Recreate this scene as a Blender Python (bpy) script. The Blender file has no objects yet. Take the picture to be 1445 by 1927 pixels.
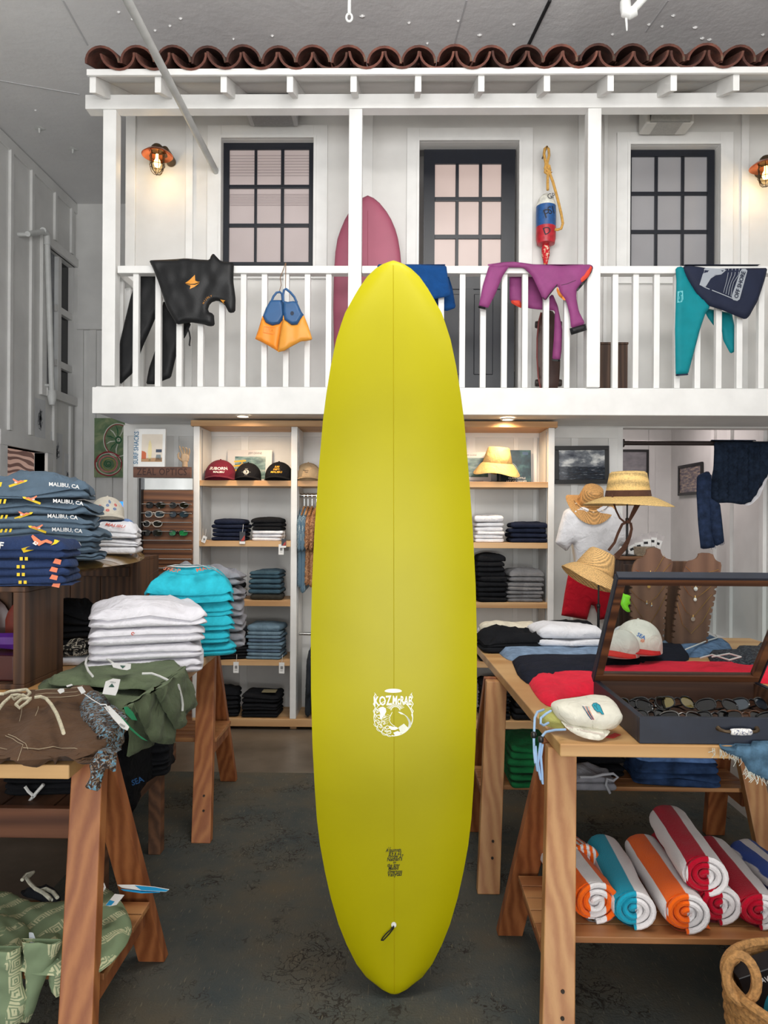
import bpy, bmesh, math, random
from mathutils import Vector, Matrix, Euler, noise, geometry
sc = bpy.context.scene
COL = sc.collection
PI = math.pi
R = math.radians
# ---------------------------------------------------------------- camera
F_PX, CX, CY = 1336.0, 722.5, 975.0            # focal length and principal point for a 1445 x 1927 frame
EYE = Vector((0.0, 0.0, 1.65))
ROT = Matrix.Rotation(R(0.9), 3, 'Z') @ Matrix.Rotation(R(90), 3, 'X') @ Matrix.Rotation(R(0.35), 3, 'Z')
cam = bpy.data.cameras.new('camera')
cam_ob = bpy.data.objects.new('camera', cam)
COL.objects.link(cam_ob)
cam_ob.matrix_world = Matrix.Translation(EYE) @ ROT.to_4x4()
cam.sensor_width = 36.0
cam.lens = F_PX / 1927.0 * 36.0
cam.shift_y = (CY - 963.5) / 1927.0
cam.clip_end = 100
sc.camera = cam_ob
# ---------------------------------------------------------------- world, daylight from the shop front, exposure
w = bpy.data.worlds.new('daylight'); sc.world = w
w.use_nodes = True
bg = w.node_tree.nodes['Background']
bg.inputs['Color'].default_value = (0.86, 0.93, 1.0, 1)
bg.inputs['Strength'].default_value = 1.3
def area_light(name, loc, target, sx, sy, power, color=(1, 1, 1)):
 l = bpy.data.lights.new(name, 'AREA')
 l.shape = 'RECTANGLE'; l.size = sx; l.size_y = sy; l.energy = power; l.color = color
 o = bpy.data.objects.new(name, l); COL.objects.link(o)
 o.location = loc
 o.rotation_euler = (Vector(target) - Vector(loc)).to_track_quat('-Z', 'Y').to_euler()
 return o
# daylight through the glazed shop front behind the camera: the open sky, and the sunlit pavement below it
area_light('shopfront_daylight', (0.3, -3.6, 2.6), (-0.8, 5.0, 2.6), 6.6, 3.6, 430, (0.97, 0.98, 1.0))
area_light('sunlit_pavement_bounce', (-0.8, -3.7, 0.45), (0.2, 5.0, 5.6), 5.5, 1.2, 620, (1.0, 0.97, 0.92))
# sun glinting off a car outside, through the shop window on to the surfboard
gl = bpy.data.lights.new('window_glint', 'SPOT'); gl.energy = 1300; gl.spot_size = math.radians(9.5); gl.spot_blend = .55; gl.shadow_soft_size = .12; gl.color = (1, .98, .9)
glo = bpy.data.objects.new('window_glint', gl); COL.objects.link(glo); glo.location = (-.3, -6.5, 1.0)
glo.rotation_euler = (Vector((-.13, 2.47, 1.28)) - Vector((-.3, -6.5, 1.0))).to_track_quat('-Z', 'Y').to_euler()
area_light('ceiling_fill', (0.3, 1.2, 3.6), (0.3, 4.4, 5.5), 3.0, 1.2, 150, (1.0, 0.98, 0.96))  # added fill light, out of view, only to brighten the ceiling
area_light('ceiling_track_light', (0.6, 1.9, 5.2), (0.1, 3.2, 0.5), 2.2, 0.7, 110, (1.0, 0.97, 0.92))
vs = sc.view_settings
sc.display_settings.display_device = 'sRGB'
vs.view_transform = 'Standard'
vs.look = 'None'
vs.exposure = -0.62
vs.gamma = 1.0
vs.use_curve_mapping = False
# ---------------------------------------------------------------- pixel <-> world helpers (1445 x 1927 frame)
def ray(px, py):
 return ROT @ Vector(((px - CX) / F_PX, -(py - CY) / F_PX, -1.0))
def P(px, py, Y):
 d = ray(px, py); return EYE + d * (Y / d.y)
def PZ(px, py, z):
 d = ray(px, py); return EYE + d * ((z - EYE.z) / d.z)
def PX(px, py, x):
 d = ray(px, py); return EYE + d * (x / d.x)
# ---------------------------------------------------------------- materials
def lin(c):
 c = c / 255.0
 return c / 12.92 if c <= 0.04045 else ((c + 0.055) / 1.055) ** 2.4
def C(rgb):
 return tuple(lin(v) for v in rgb) + (1.0,)
def shade(rgb, k):
 return tuple(max(0, min(255, v * k)) for v in rgb)
_mats = {}
def new_mat(name):
 m = bpy.data.materials.new(name); m.use_nodes = True
 nt = m.node_tree; b = nt.nodes['Principled BSDF']
 return m, nt, b
def coords(nt, scale=(1, 1, 1), rot=(0, 0, 0)):
 t = nt.nodes.new('ShaderNodeTexCoord'); mp = nt.nodes.new('ShaderNodeMapping')
 mp.inputs['Scale'].default_value = scale; mp.inputs['Rotation'].default_value = rot
 nt.links.new(t.outputs['Object'], mp.inputs['Vector'])
 return mp.outputs['Vector']
def ramp(nt, fac, stops):
 r = nt.nodes.new('ShaderNodeValToRGB')
 e = r.color_ramp.elements
 while len(e) < len(stops): e.new(0.5)
 for k, (p, c) in enumerate(stops): e[k].position = p; e[k].color = c
 nt.links.new(fac, r.inputs['Fac']); return r.outputs['Color']
def noise_tex(nt, vec, scale, detail=3, rough=.55, dist=0):
 n = nt.nodes.new('ShaderNodeTexNoise')
 n.inputs['Scale'].default_value = scale; n.inputs['Detail'].default_value = detail
 n.inputs['Roughness'].default_value = rough; n.inputs['Distortion'].default_value = dist
 nt.links.new(vec, n.inputs['Vector']); return n.outputs['Fac']
def bump(nt, b, h, strength=.3, dist=.01):
 bp = nt.nodes.new('ShaderNodeBump'); bp.inputs['Strength'].default_value = strength
 bp.inputs['Distance'].default_value = dist
 nt.links.new(h, bp.inputs['Height']); nt.links.new(bp.outputs['Normal'], b.inputs['Normal'])
def mat(name, rgb, rough=.6, var=.12, scale=8, bmp=0, bscale=60, metal=0, coat=0, spec=.5, sheen=0, bstretch=(1, 1, 1)):
 if name in _mats: return _mats[name]
 m, nt, b = new_mat(name)
 b.inputs['Roughness'].default_value = rough; b.inputs['Metallic'].default_value = metal
 b.inputs['Coat Weight'].default_value = coat; b.inputs['Coat Roughness'].default_value = .06
 b.inputs['Specular IOR Level'].default_value = spec
 if sheen: b.inputs['Sheen Weight'].default_value = sheen
 v = coords(nt)
 if var:
  f = noise_tex(nt, v, scale)
  nt.links.new(ramp(nt, f, [(.3, C(shade(rgb, 1 - var))), (.7, C(shade(rgb, 1 + var * .6)))]), b.inputs['Base Color'])
 else: b.inputs['Base Color'].default_value = C(rgb)
 if bmp:
  v2 = coords(nt, bstretch)
  bump(nt, b, noise_tex(nt, v2, bscale, 4), bmp, .004)
 _mats[name] = m; return m
def cloth(name, rgb, var=.1, bmp=.3, crease=.55):
 if name in _mats: return _mats[name]
 m = mat(name, rgb, .92, var, 14, 0, spec=.12, sheen=.04 if sum(rgb) > 150 else 0)
 nt = m.node_tree; b = nt.nodes['Principled BSDF']; v = coords(nt)
 a = noise_tex(nt, v, 11, 3, .5, 1.6); f = noise_tex(nt, v, 170, 2)
 mm = nt.nodes.new('ShaderNodeMath'); mm.operation = 'MULTIPLY_ADD'; mm.inputs[1].default_value = .06; nt.links.new(f, mm.inputs[0]); nt.links.new(a, mm.inputs[2])
 bump(nt, b, mm.outputs[0], crease, .022); return m
def wood(name, light, dark, axis='Z', rings=9, rough=.5, fine=1.0):
 if name in _mats: return _mats[name]
 m, nt, b = new_mat(name)
 s = {'X': (.07, 1, 1), 'Y': (1, .07, 1), 'Z': (1, 1, .07)}[axis]
 v = coords(nt, s)
 wv = nt.nodes.new('ShaderNodeTexWave'); wv.wave_type = 'RINGS'; wv.rings_direction = axis
 wv.inputs['Scale'].default_value = rings; wv.inputs['Distortion'].default_value = 6.0
 wv.inputs['Detail'].default_value = 2.5; wv.inputs['Detail Scale'].default_value = 1.6
 nt.links.new(v, wv.inputs['Vector'])
 s2 = {'X': (.03, 1, 1), 'Y': (1, .03, 1), 'Z': (1, 1, .03)}[axis]
 n = noise_tex(nt, coords(nt, s2), 160 * fine, 4, .6)
 mx = nt.nodes.new('ShaderNodeMath'); mx.operation = 'MULTIPLY_ADD'
 nt.links.new(n, mx.inputs[0]); mx.inputs[1].default_value = .35;
 mul = nt.nodes.new('ShaderNodeMath'); mul.operation = 'MULTIPLY'; mul.inputs[1].default_value = .65
 nt.links.new(wv.outputs['Fac'], mul.inputs[0]); nt.links.new(mul.outputs[0], mx.inputs[2])
 nt.links.new(ramp(nt, mx.outputs[0], [(.15, C(light)), (.55, C(tuple((a + c) / 2 for a, c in zip(light, dark)))), (.9, C(dark))]), b.inputs['Base Color'])
 b.inputs['Roughness'].default_value = rough
 bump(nt, b, mx.outputs[0], .12, .003)
 _mats[name] = m; return m
def emit(name, rgb, strength):
 if name in _mats: return _mats[name]
 m, nt, b = new_mat(name)
 b.inputs['Emission Color'].default_value = C(rgb); b.inputs['Emission Strength'].default_value = strength
 b.inputs['Base Color'].default_value = C(rgb)
 _mats[name] = m; return m
def glass(name, tint=(255, 255, 255), rough=.02, frosted=0):
 if name in _mats: return _mats[name]
 m, nt, b = new_mat(name)
 if frosted:
  b.inputs['Base Color'].default_value = C(tint); b.inputs['Roughness'].default_value = .17
  b.inputs['Transmission Weight'].default_value = frosted
 else:
  tr = nt.nodes.new('ShaderNodeBsdfTransparent'); tr.inputs['Color'].default_value = C(tint)
  gl = nt.nodes.new('ShaderNodeBsdfGlossy'); gl.inputs['Roughness'].default_value = rough
  fr = nt.nodes.new('ShaderNodeLayerWeight'); fr.inputs['Blend'].default_value = .12
  mix = nt.nodes.new('ShaderNodeMixShader')
  nt.links.new(fr.outputs['Fresnel'], mix.inputs['Fac']); nt.links.new(tr.outputs[0], mix.inputs[1]); nt.links.new(gl.outputs[0], mix.inputs[2])
  nt.links.new(mix.outputs[0], nt.nodes['Material Output'].inputs['Surface'])
 _mats[name] = m; return m
# ---------------------------------------------------------------- mesh builder
class MB:
 def __init__(s): s.v = []; s.f = []
 def add(s, vs, fs):
  o = len(s.v); s.v += [Vector(q) for q in vs]; s.f += [tuple(i + o for i in f) for f in fs]; return s
 def box(s, a, b):                                  # from corner to corner
  x0, y0, z0 = a; x1, y1, z1 = b
  x0, x1 = min(x0, x1), max(x0, x1); y0, y1 = min(y0, y1), max(y0, y1); z0, z1 = min(z0, z1), max(z0, z1)
  return s.add([(x0, y0, z0), (x1, y0, z0), (x1, y1, z0), (x0, y1, z0), (x0, y0, z1), (x1, y0, z1), (x1, y1, z1), (x0, y1, z1)],
      [(0, 3, 2, 1), (4, 5, 6, 7), (0, 1, 5, 4), (1, 2, 6, 5), (2, 3, 7, 6), (3, 0, 4, 7)])
 def hexa(s, low, high):                            # four low corners, four high corners
  return s.add(list(low) + list(high), [(0, 3, 2, 1), (4, 5, 6, 7), (0, 1, 5, 4), (1, 2, 6, 5), (2, 3, 7, 6), (3, 0, 4, 7)])
 def beam(s, p, q, ax, wx, wy):                     # a board from p to q; ax: direction of the width wx
  p, q = Vector(p), Vector(q); d = (q - p).normalized(); ax = Vector(ax)
  ux = (ax - d * ax.dot(d)).normalized() * wx / 2; uy = d.cross(ux).normalized() * wy / 2
  c = lambda o: [o - ux - uy, o + ux - uy, o + ux + uy, o - ux + uy]
  return s.hexa(c(p), c(q))
 def tube(s, pts, r, n=8, closed=False):
  pts = [Vector(q) for q in pts]; m = len(pts); rr = r if hasattr(r, '__len__') else [r] * m
  t0 = (pts[1] - pts[0]).normalized(); up = Vector((0, 0, 1)) if abs(t0.z) < .9 else Vector((1, 0, 0))
  nrm = (up - t0 * up.dot(t0)).normalized(); vs = []
  for i, q in enumerate(pts):
   if closed: t = (pts[(i + 1) % m] - pts[i - 1])
   else: t = (pts[min(i + 1, m - 1)] - pts[max(i - 1, 0)])
   t.normalize(); nrm = (nrm - t * nrm.dot(t)).normalized(); bn = t.cross(nrm)
   for k in range(n):
    a = 2 * PI * k / n; vs.append(q + (nrm * math.cos(a) + bn * math.sin(a)) * rr[i])
  fs = []
  for i in range(m if closed else m - 1):
   j = (i + 1) % m
   for k in range(n): l = (k + 1) % n; fs.append((i * n + k, i * n + l, j * n + l, j * n + k))
  if not closed: fs += [tuple(range(n - 1, -1, -1)), tuple((m - 1) * n + k for k in range(n))]
  return s.add(vs, fs)
 def lathe(s, prof, n=32, c=(0, 0, 0), fn=None):    # prof: (radius, z)
  vs = []; fs = []; c = Vector(c)
  for (r, z) in prof:
   for k in range(n):
    a = 2 * PI * k / n; q = Vector((r * math.cos(a), r * math.sin(a), z))
    vs.append(c + (fn(q, a) if fn else q))
  for i in range(len(prof) - 1):
   for k in range(n): l = (k + 1) % n; fs.append((i * n + k, i * n + l, (i + 1) * n + l, (i + 1) * n + k))
  return s.add(vs, fs)
 def disc(s, c, r, n=16, axis='Y', t=.004):
  c = Vector(c); o = {'X': Vector((t, 0, 0)), 'Y': Vector((0, t, 0)), 'Z': Vector((0, 0, t))}[axis]
  ring = []
  for k in range(n):
   a = 2 * PI * k / n; ca, sa = r * math.cos(a), r * math.sin(a)
   ring.append(c + {'X': Vector((0, ca, sa)), 'Y': Vector((ca, 0, sa)), 'Z': Vector((ca, sa, 0))}[axis])
  return s.add(ring + [q + o for q in ring], [tuple(range(n)), tuple(range(2 * n - 1, n - 1, -1))] + [(k, k + n, (k + 1) % n + n, (k + 1) % n) for k in range(n)])
 def grid(s, fn, nu, nv, cu=False):
  vs = [fn(i / nu, j / nv) for j in range(nv + 1) for i in range(nu + (0 if cu else 1))]
  w_ = nu if cu else nu + 1; fs = []
  for j in range(nv):
   for i in range(nu):
    a = j * w_ + i; b = j * w_ + (i + 1) % w_
    fs.append((a, b, b + w_, a + w_))
  return s.add(vs, fs)
 def xf(s, M):
  s.v = [M @ q for q in s.v]; return s
 def base(s):
  xs = [q.x for q in s.v]; ys = [q.y for q in s.v]; zs = [q.z for q in s.v]
  return Vector(((min(xs) + max(xs)) / 2, (min(ys) + max(ys)) / 2, min(zs)))
 def build(s, name, m, parent=None, smooth=False, bev=0, angle=35, fix=True):
  me = bpy.data.meshes.new(name)
  off = Vector((0, 0, 0)); p = parent
  while p is not None: off += Vector(p.location); p = p.parent
  loc = Vector((0, 0, 0)) if parent is not None else s.base()
  me.from_pydata([q - off - loc for q in s.v], [], s.f)
  if fix:
   bm = bmesh.new(); bm.from_mesh(me); bmesh.ops.recalc_face_normals(bm, faces=bm.faces); bm.to_mesh(me); bm.free()
  me.update()
  if smooth:
   me.shade_smooth(); me.set_sharp_from_angle(angle=R(angle))
  me.materials.append(m)
  o = bpy.data.objects.new(name, me); COL.objects.link(o); o.location = loc
  if parent is not None: o.parent = parent
  if bev:
   bv = o.modifiers.new('bevel', 'BEVEL'); bv.width = bev; bv.segments = 2; bv.limit_method = 'ANGLE'; bv.harden_normals = False
  return o
def tag(o, label=None, cat=None, group=None, kind=None):
 if label: o['label'] = label
 if cat: o['category'] = cat
 if group: o['group'] = group
 if kind: o['kind'] = kind
 return o
def thing(name, loc, label, cat, group=None):
 o = bpy.data.objects.new(name, None); COL.objects.link(o); o.location = loc; o.empty_display_size = .05
 return tag(o, label, cat, group)
def solo(mb, name, m, label, cat, group=None, **k):
 return tag(mb.build(name, m, None, **k), label, cat, group)
def struct(mb, name, m, parent=None, **k):
 o = mb.build(name, m, parent, **k)
 if parent is None: o['kind'] = 'structure'
 return o
def copy_tree(o, parent=None):
 c = o.copy(); COL.objects.link(c)
 if parent is not None: c.parent = parent
 for ch in list(o.children): copy_tree(ch, c)
 return c
# ---------------------------------------------------------------- soft shapes
def nz(x, y, z=0.0): return noise.noise(Vector((x, y, z)))
def smooth_loop(pts, it=2):
 pts = [Vector(q[:2]) for q in pts]
 for _ in range(it):
  out = []
  for i in range(len(pts)):
   a, b = pts[i], pts[(i + 1) % len(pts)]
   out += [a * .75 + b * .25, a * .25 + b * .75]
  pts = out
 return pts
def resample(pts, step):
 out = []
 for i in range(len(pts)):
  a, b = Vector(pts[i][:2]), Vector(pts[(i + 1) % len(pts)][:2]); L = (b - a).length
  n = max(1, int(round(L / step)))
  out += [a + (b - a) * k / n for k in range(n)]
 return out
def inside(p, poly):
 r = False; n = len(poly); j = n - 1
 for i in range(n):
  a, b = poly[i], poly[j]
  if (a.y > p.y) != (b.y > p.y) and p.x < (b.x - a.x) * (p.y - a.y) / (b.y - a.y + 1e-12) + a.x: r = not r
  j = i
 return r
def bdist(p, poly):
 best = 1e9; n = len(poly)
 for i in range(n):
  a = poly[i]; ab = poly[(i + 1) % n] - a; t = max(0, min(1, (p - a).dot(ab) / (ab.length_squared + 1e-12)))
  d = (a + ab * t - p).length_squared
  if d < best: best = d
 return math.sqrt(best)
class Soft:
 """A soft body filling a flat outline: front and back skins meeting in a rounded edge, with folds."""
 def __init__(s, outline, thick, warp, step=.02, rnd=None, wr=.006, wsc=(9, 9), seed=0, smooth=1, flat_back=True, extra=None):
  poly = smooth_loop(resample([Vector(q[:2]) for q in outline], step * 2.2), smooth) if smooth else [Vector(q[:2]) for q in outline]
  poly = resample(poly, step); s.poly = poly; s.th = thick; s.rnd = rnd or thick; s.wr = wr; s.wsc = wsc; s.seed = seed * 7.31; s.warp = warp; s.fb = flat_back; s.extra = extra
  xs = [q.x for q in poly]; ys = [q.y for q in poly]
  pts = list(poly); y = min(ys) + step * .6; row = 0
  while y < max(ys):
   x = min(xs) + step * (.5 if row % 2 else .95)
   while x < max(xs):
    q = Vector((x, y))
    if inside(q, poly) and bdist(q, poly) > step * .55: pts.append(q)
    x += step
   y += step * .87; row += 1
  n = len(poly)
  vs, es, fs, *_ = geometry.delaunay_2d_cdt(pts, [(i, (i + 1) % n) for i in range(n)], [], 1, 1e-7)
  s.pts = vs; s.tris = [tuple(f) for f in fs]
 def h(s, u, v):
  d = min(1.0, bdist(Vector((u, v)), s.poly) / s.rnd)
  return s.th * (.12 + .88 * math.sqrt(max(0, 1 - (1 - d) ** 2)))
 def wrin(s, u, v):
  d = min(1.0, bdist(Vector((u, v)), s.poly) / (s.rnd * 2.5) + .25)
  w_ = nz(u * s.wsc[0], v * s.wsc[1], s.seed) + .5 * nz(u * s.wsc[0] * 2.3, v * s.wsc[1] * 2.3, s.seed + 5)
  e = s.extra(u, v) if s.extra else 0
  return w_ * s.wr * d + e
 def at(s, u, v, lift=.0015):
  return s.warp(u, v, s.h(u, v) + s.wrin(u, v) + lift)
 def mesh(s):
  mb = MB(); n = len(s.pts); fr = []; bk = []
  for q in s.pts:
   w_ = s.wrin(q.x, q.y); h = s.h(q.x, q.y)
   fr.append(s.warp(q.x, q.y, h + w_)); bk.append(s.warp(q.x, q.y, (0 if s.fb else -h) + w_ * (0 if s.fb else 1)))
  m = {}
  cnt = {}
  for t in s.tris:
   for i in range(3):
    e = (t[i], t[(i + 1) % 3]); cnt[e] = 1
  fs = [t for t in s.tris] + [tuple(reversed([i + n for i in t])) for t in s.tris]
  for (a, b) in cnt:
   if (b, a) not in cnt: fs.append((b, a, a + n, b + n))
  return mb.add(fr + bk, fs)
def wall_warp(Y): return lambda u, v, w_: Vector((u, Y - w_, v))
def flat_warp(z): return lambda u, v, w_: Vector((u, v, z + w_))
def pxl(pts, Y): return [(lambda q: (q.x, q.z))(P(a, b, Y)) for a, b in pts]
def pzl(pts, z): return [(lambda q: (q.x, q.y))(PZ(a, b, z)) for a, b in pts]
def folded(w_, d, h, seed=0, sag=.0, sag0=.0, wr=.35, nlay=2, N=44, flat=False):
 """one folded garment, base at z = 0, front at -y; rounded fold at the front, layers at the side"""
 rng = random.Random(seed * 13 + 5); s0 = seed * 3.17; mb = MB()
 rings = [(.0, 0), (.55, 0), (.93, .02)]
 M_ = 11
 for k in range(M_):
  a = -PI / 2 + PI * (k + .5) / M_
  groove = .6 * math.exp(-((k - (M_ - 1) / 2) / .75) ** 2) if nlay > 1 and h > .05 else 0
  rings.append(('s', (math.cos(a) ** .8) * (1 - groove), .5 + .5 * math.sin(a)))
 rings += [(.94, 1.0), (.84, 1.01), (.7, 1.02), (.52, 1.03), (.34, 1.03), (.17, 1.03), (.0, 1.03)]
 skx = rng.uniform(-.03, .03)
 for rg in rings:
  for k in range(N):
   a = 2 * PI * k / N
   ca, sa = math.cos(a), math.sin(a)
   e = .17
   ux = math.copysign(abs(ca) ** e, ca); uy = math.copysign(abs(sa) ** e, sa)
   ux *= (1 + .07 * nz(uy * 1.7, s0, 1)); uy *= (1 + .07 * nz(ux * 1.7, s0, 2))
   if rg[0] == 's': rad = 1 - (h * .45 / (min(w_, d) * .5)) * (1 - rg[1]); zz = rg[2]
   else: rad = rg[0] * (1 - h * .42 / (min(w_, d) * .5)); zz = rg[1]
   x = ux * rad * w_ / 2 + uy * skx * w_ ; y = uy * rad * d / 2
   up = max(0, zz)
   z = h * zz * (.89 if flat else 1)
   q1 = nz(x * 9 + y * 3, y * 7 - x * 2, s0); n1 = (nz(x * 6, y * 6, s0) * .8 + (.35 - abs(q1)) * .8 + nz(x * 22, y * 22, s0 + 3) * .3) * wr * h * up
   if flat: n1 = min(n1, h * .93 - z)
   edge = rad * max(abs(ux), abs(uy))
   z += n1 - (sag0 + (sag - sag0) * min(1, zz)) * (edge ** 3)
   if rg[0] == 's':
    wob = 1 + .028 * nz(x * 11, y * 11 + z * 60, s0 + 7) + .012 * nz(x * 34, y * 34, s0 + z * 20)
    x *= wob; y *= wob
   mb.v.append(Vector((x, y, z)))
 nr = len(rings)
 for i in range(nr - 1):
  for k in range(N):
   l = (k + 1) % N; mb.f.append((i * N + k, i * N + l, (i + 1) * N + l, (i + 1) * N + k))
 return mb
ORD = ['topmost', 'second from top', 'third from top', 'fourth from top', 'fifth from top', 'sixth from top', 'seventh from top', 'eighth from top', 'ninth from top', 'tenth from top', 'eleventh from top', 'twelfth from top']
def stack(loc, rz, w_, d, items, desc, place, group, cat='shirt', name='folded_shirt', seed=1, sag=.0, jit=.012, wr=.3):
 """items: list of (thickness, material) from the bottom up; every one its own object"""
 rng = random.Random(seed); z = loc[2]; out = []
 n = len(items)
 for i, (h, m) in enumerate(items):
  mb = folded(w_ * rng.uniform(.96, 1.0), d * rng.uniform(.96, 1.0), h, seed * 20 + i, sag * (i + 1) / n, sag * i / n, wr if i == n - 1 else wr * .7, flat=i < n - 1)
  mb.xf(Matrix.Translation((loc[0] + rng.uniform(-jit, jit) * .55, loc[1] + rng.uniform(-jit, jit) * .55, z)) @ Matrix.Rotation(rz + rng.uniform(-.02, .02), 4, 'Z'))
  de = desc if isinstance(desc, str) else desc[i]
  nm = name if isinstance(name, str) else name[i]
  lab = f"{de}, {ORD[n - 1 - i] if n - 1 - i < 12 else 'lowest'} in {place}" if n > 1 else f"{de} {place}"
  if i == 0 and n > 2: lab = f"{de}, bottom one in {place}"
  out.append(solo(mb, nm, m, lab, cat, group, smooth=True, angle=60))
  z += h * .99
 return out, z
# ---------------------------------------------------------------- flat lettering
_tx = {}
def text_mesh(s, size=1.0, sp=1.0, shear=0, off=0):
 k = (s, sp, shear, off)
 if k not in _tx:
  cu = bpy.data.curves.new('t', 'FONT'); cu.body = s; cu.align_x = 'CENTER'; cu.align_y = 'CENTER'; cu.space_character = sp; cu.shear = shear; cu.offset = off; cu.resolution_u = 2
  o = bpy.data.objects.new('t', cu); COL.objects.link(o)
  dg = bpy.context.evaluated_depsgraph_get(); dg.update()
  me = o.evaluated_get(dg).to_mesh()
  _tx[k] = ([(q.co.x, q.co.y) for q in me.vertices], [tuple(p.vertices) for p in me.polygons])
  o.evaluated_get(dg).to_mesh_clear(); bpy.data.objects.remove(o); bpy.data.curves.remove(cu)
 vs, fs = _tx[k]
 return [(x * size, y * size) for x, y in vs], fs
def letter(mb, s, size, fn, c=(0, 0), rot=0, sx=1.0, **k):
 """fn(u, v) -> world point"""
 vs, fs = text_mesh(s, size, **k); ca, sa = math.cos(rot), math.sin(rot)
 return mb.add([fn(c[0] + x * sx * ca - y * sa, c[1] + x * sx * sa + y * ca) for x, y in vs], fs)
def ribbon(mb, pts, wd, fn, closed=False):
 """a flat drawn stroke through 2D points, laid on fn(u, v)"""
 pts = [Vector(q) for q in pts]; n = len(pts); vs = []
 ww = wd if hasattr(wd, '__len__') else [wd] * n
 for i in range(n):
  t = (pts[(i + 1) % n] - pts[i - 1]) if closed else (pts[min(i + 1, n - 1)] - pts[max(i - 1, 0)])
  if t.length < 1e-9: t = Vector((1, 0))
  t.normalize(); nn = Vector((-t.y, t.x)) * ww[i] / 2
  for q in (pts[i] + nn, pts[i] - nn): vs.append(fn(q.x, q.y))
 fs = [(2 * i, 2 * i + 1, 2 * ((i + 1) % n) + 1, 2 * ((i + 1) % n)) for i in range(n if closed else n - 1)]
 return mb.add(vs, fs)
def patch(mb, pts, fn):
 pts = [Vector(q) for q in pts]; n = len(pts)
 vs, es, fs, *_ = geometry.delaunay_2d_cdt(pts, [(i, (i + 1) % n) for i in range(n)], [], 1, 1e-7)
 return mb.add([fn(q.x, q.y) for q in vs], [tuple(f) for f in fs])
def arc(cx, cy, r, a0, a1, n=14, ry=None):
 return [(cx + r * math.cos(R(a0 + (a1 - a0) * i / n)), cy + (ry or r) * math.sin(R(a0 + (a1 - a0) * i / n))) for i in range(n + 1)]
# ---------------------------------------------------------------- the setting
ZC = 5.5                                             # ceiling
YF, YB = 5.17, 5.87                                  # balcony front, wall behind the balcony
ZU = 2.405                                           # underside of the balcony
ZF = 2.61                                            # balcony floor
FAR = 8.69
XL = P(143, 383, FAR).x
YR = 8.2                                             # back of the recess on the right
XR = P(1262, 1000, YR).x
FRONT = -3.2
white = mat('white_paint', (216, 215, 212), .55, .035, 3, .05, 30)
white_trim = mat('white_trim_paint', (226, 226, 224), .5, .03, 5, .06, 40)
white_old = mat('white_wall_paint', (224, 224, 222), .6, .05, 2, .08, 25)
grey_ceiling = None
def ceiling_mat():
 m, nt, b = new_mat('grey_ceiling_paint')
 v = coords(nt)
 n1 = noise_tex(nt, v, 1.3, 3)
 n2 = noise_tex(nt, v, 9, 6, .7, .6)
 col = ramp(nt, n1, [(.3, C((216, 216, 217))), (.7, C((228, 228, 228)))])
 chips = ramp(nt, n2, [(.735, (0, 0, 0, 1)), (.75, (1, 1, 1, 1))])
 mx = nt.nodes.new('ShaderNodeMixRGB'); nt.links.new(chips, mx.inputs[0]); nt.links.new(col, mx.inputs[1]); mx.inputs[2].default_value = C((246, 246, 244))
 nt.links.new(mx.outputs[0], b.inputs['Base Color']); b.inputs['Roughness'].default_value = .38
 bump(nt, b, noise_tex(nt, v, 14, 5), .35, .012)
 return m
def concrete_mat():
 m, nt, b = new_mat('brown_concrete')
 v = coords(nt)
 nt.links.new(ramp(nt, noise_tex(nt, v, 2.5, 6, .65), [(.3, C((84, 76, 66))), (.7, C((118, 108, 96)))]), b.inputs['Base Color'])
 b.inputs['Roughness'].default_value = .35
 bump(nt, b, noise_tex(nt, v, 30, 4), .08, .004)
 return m
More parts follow.
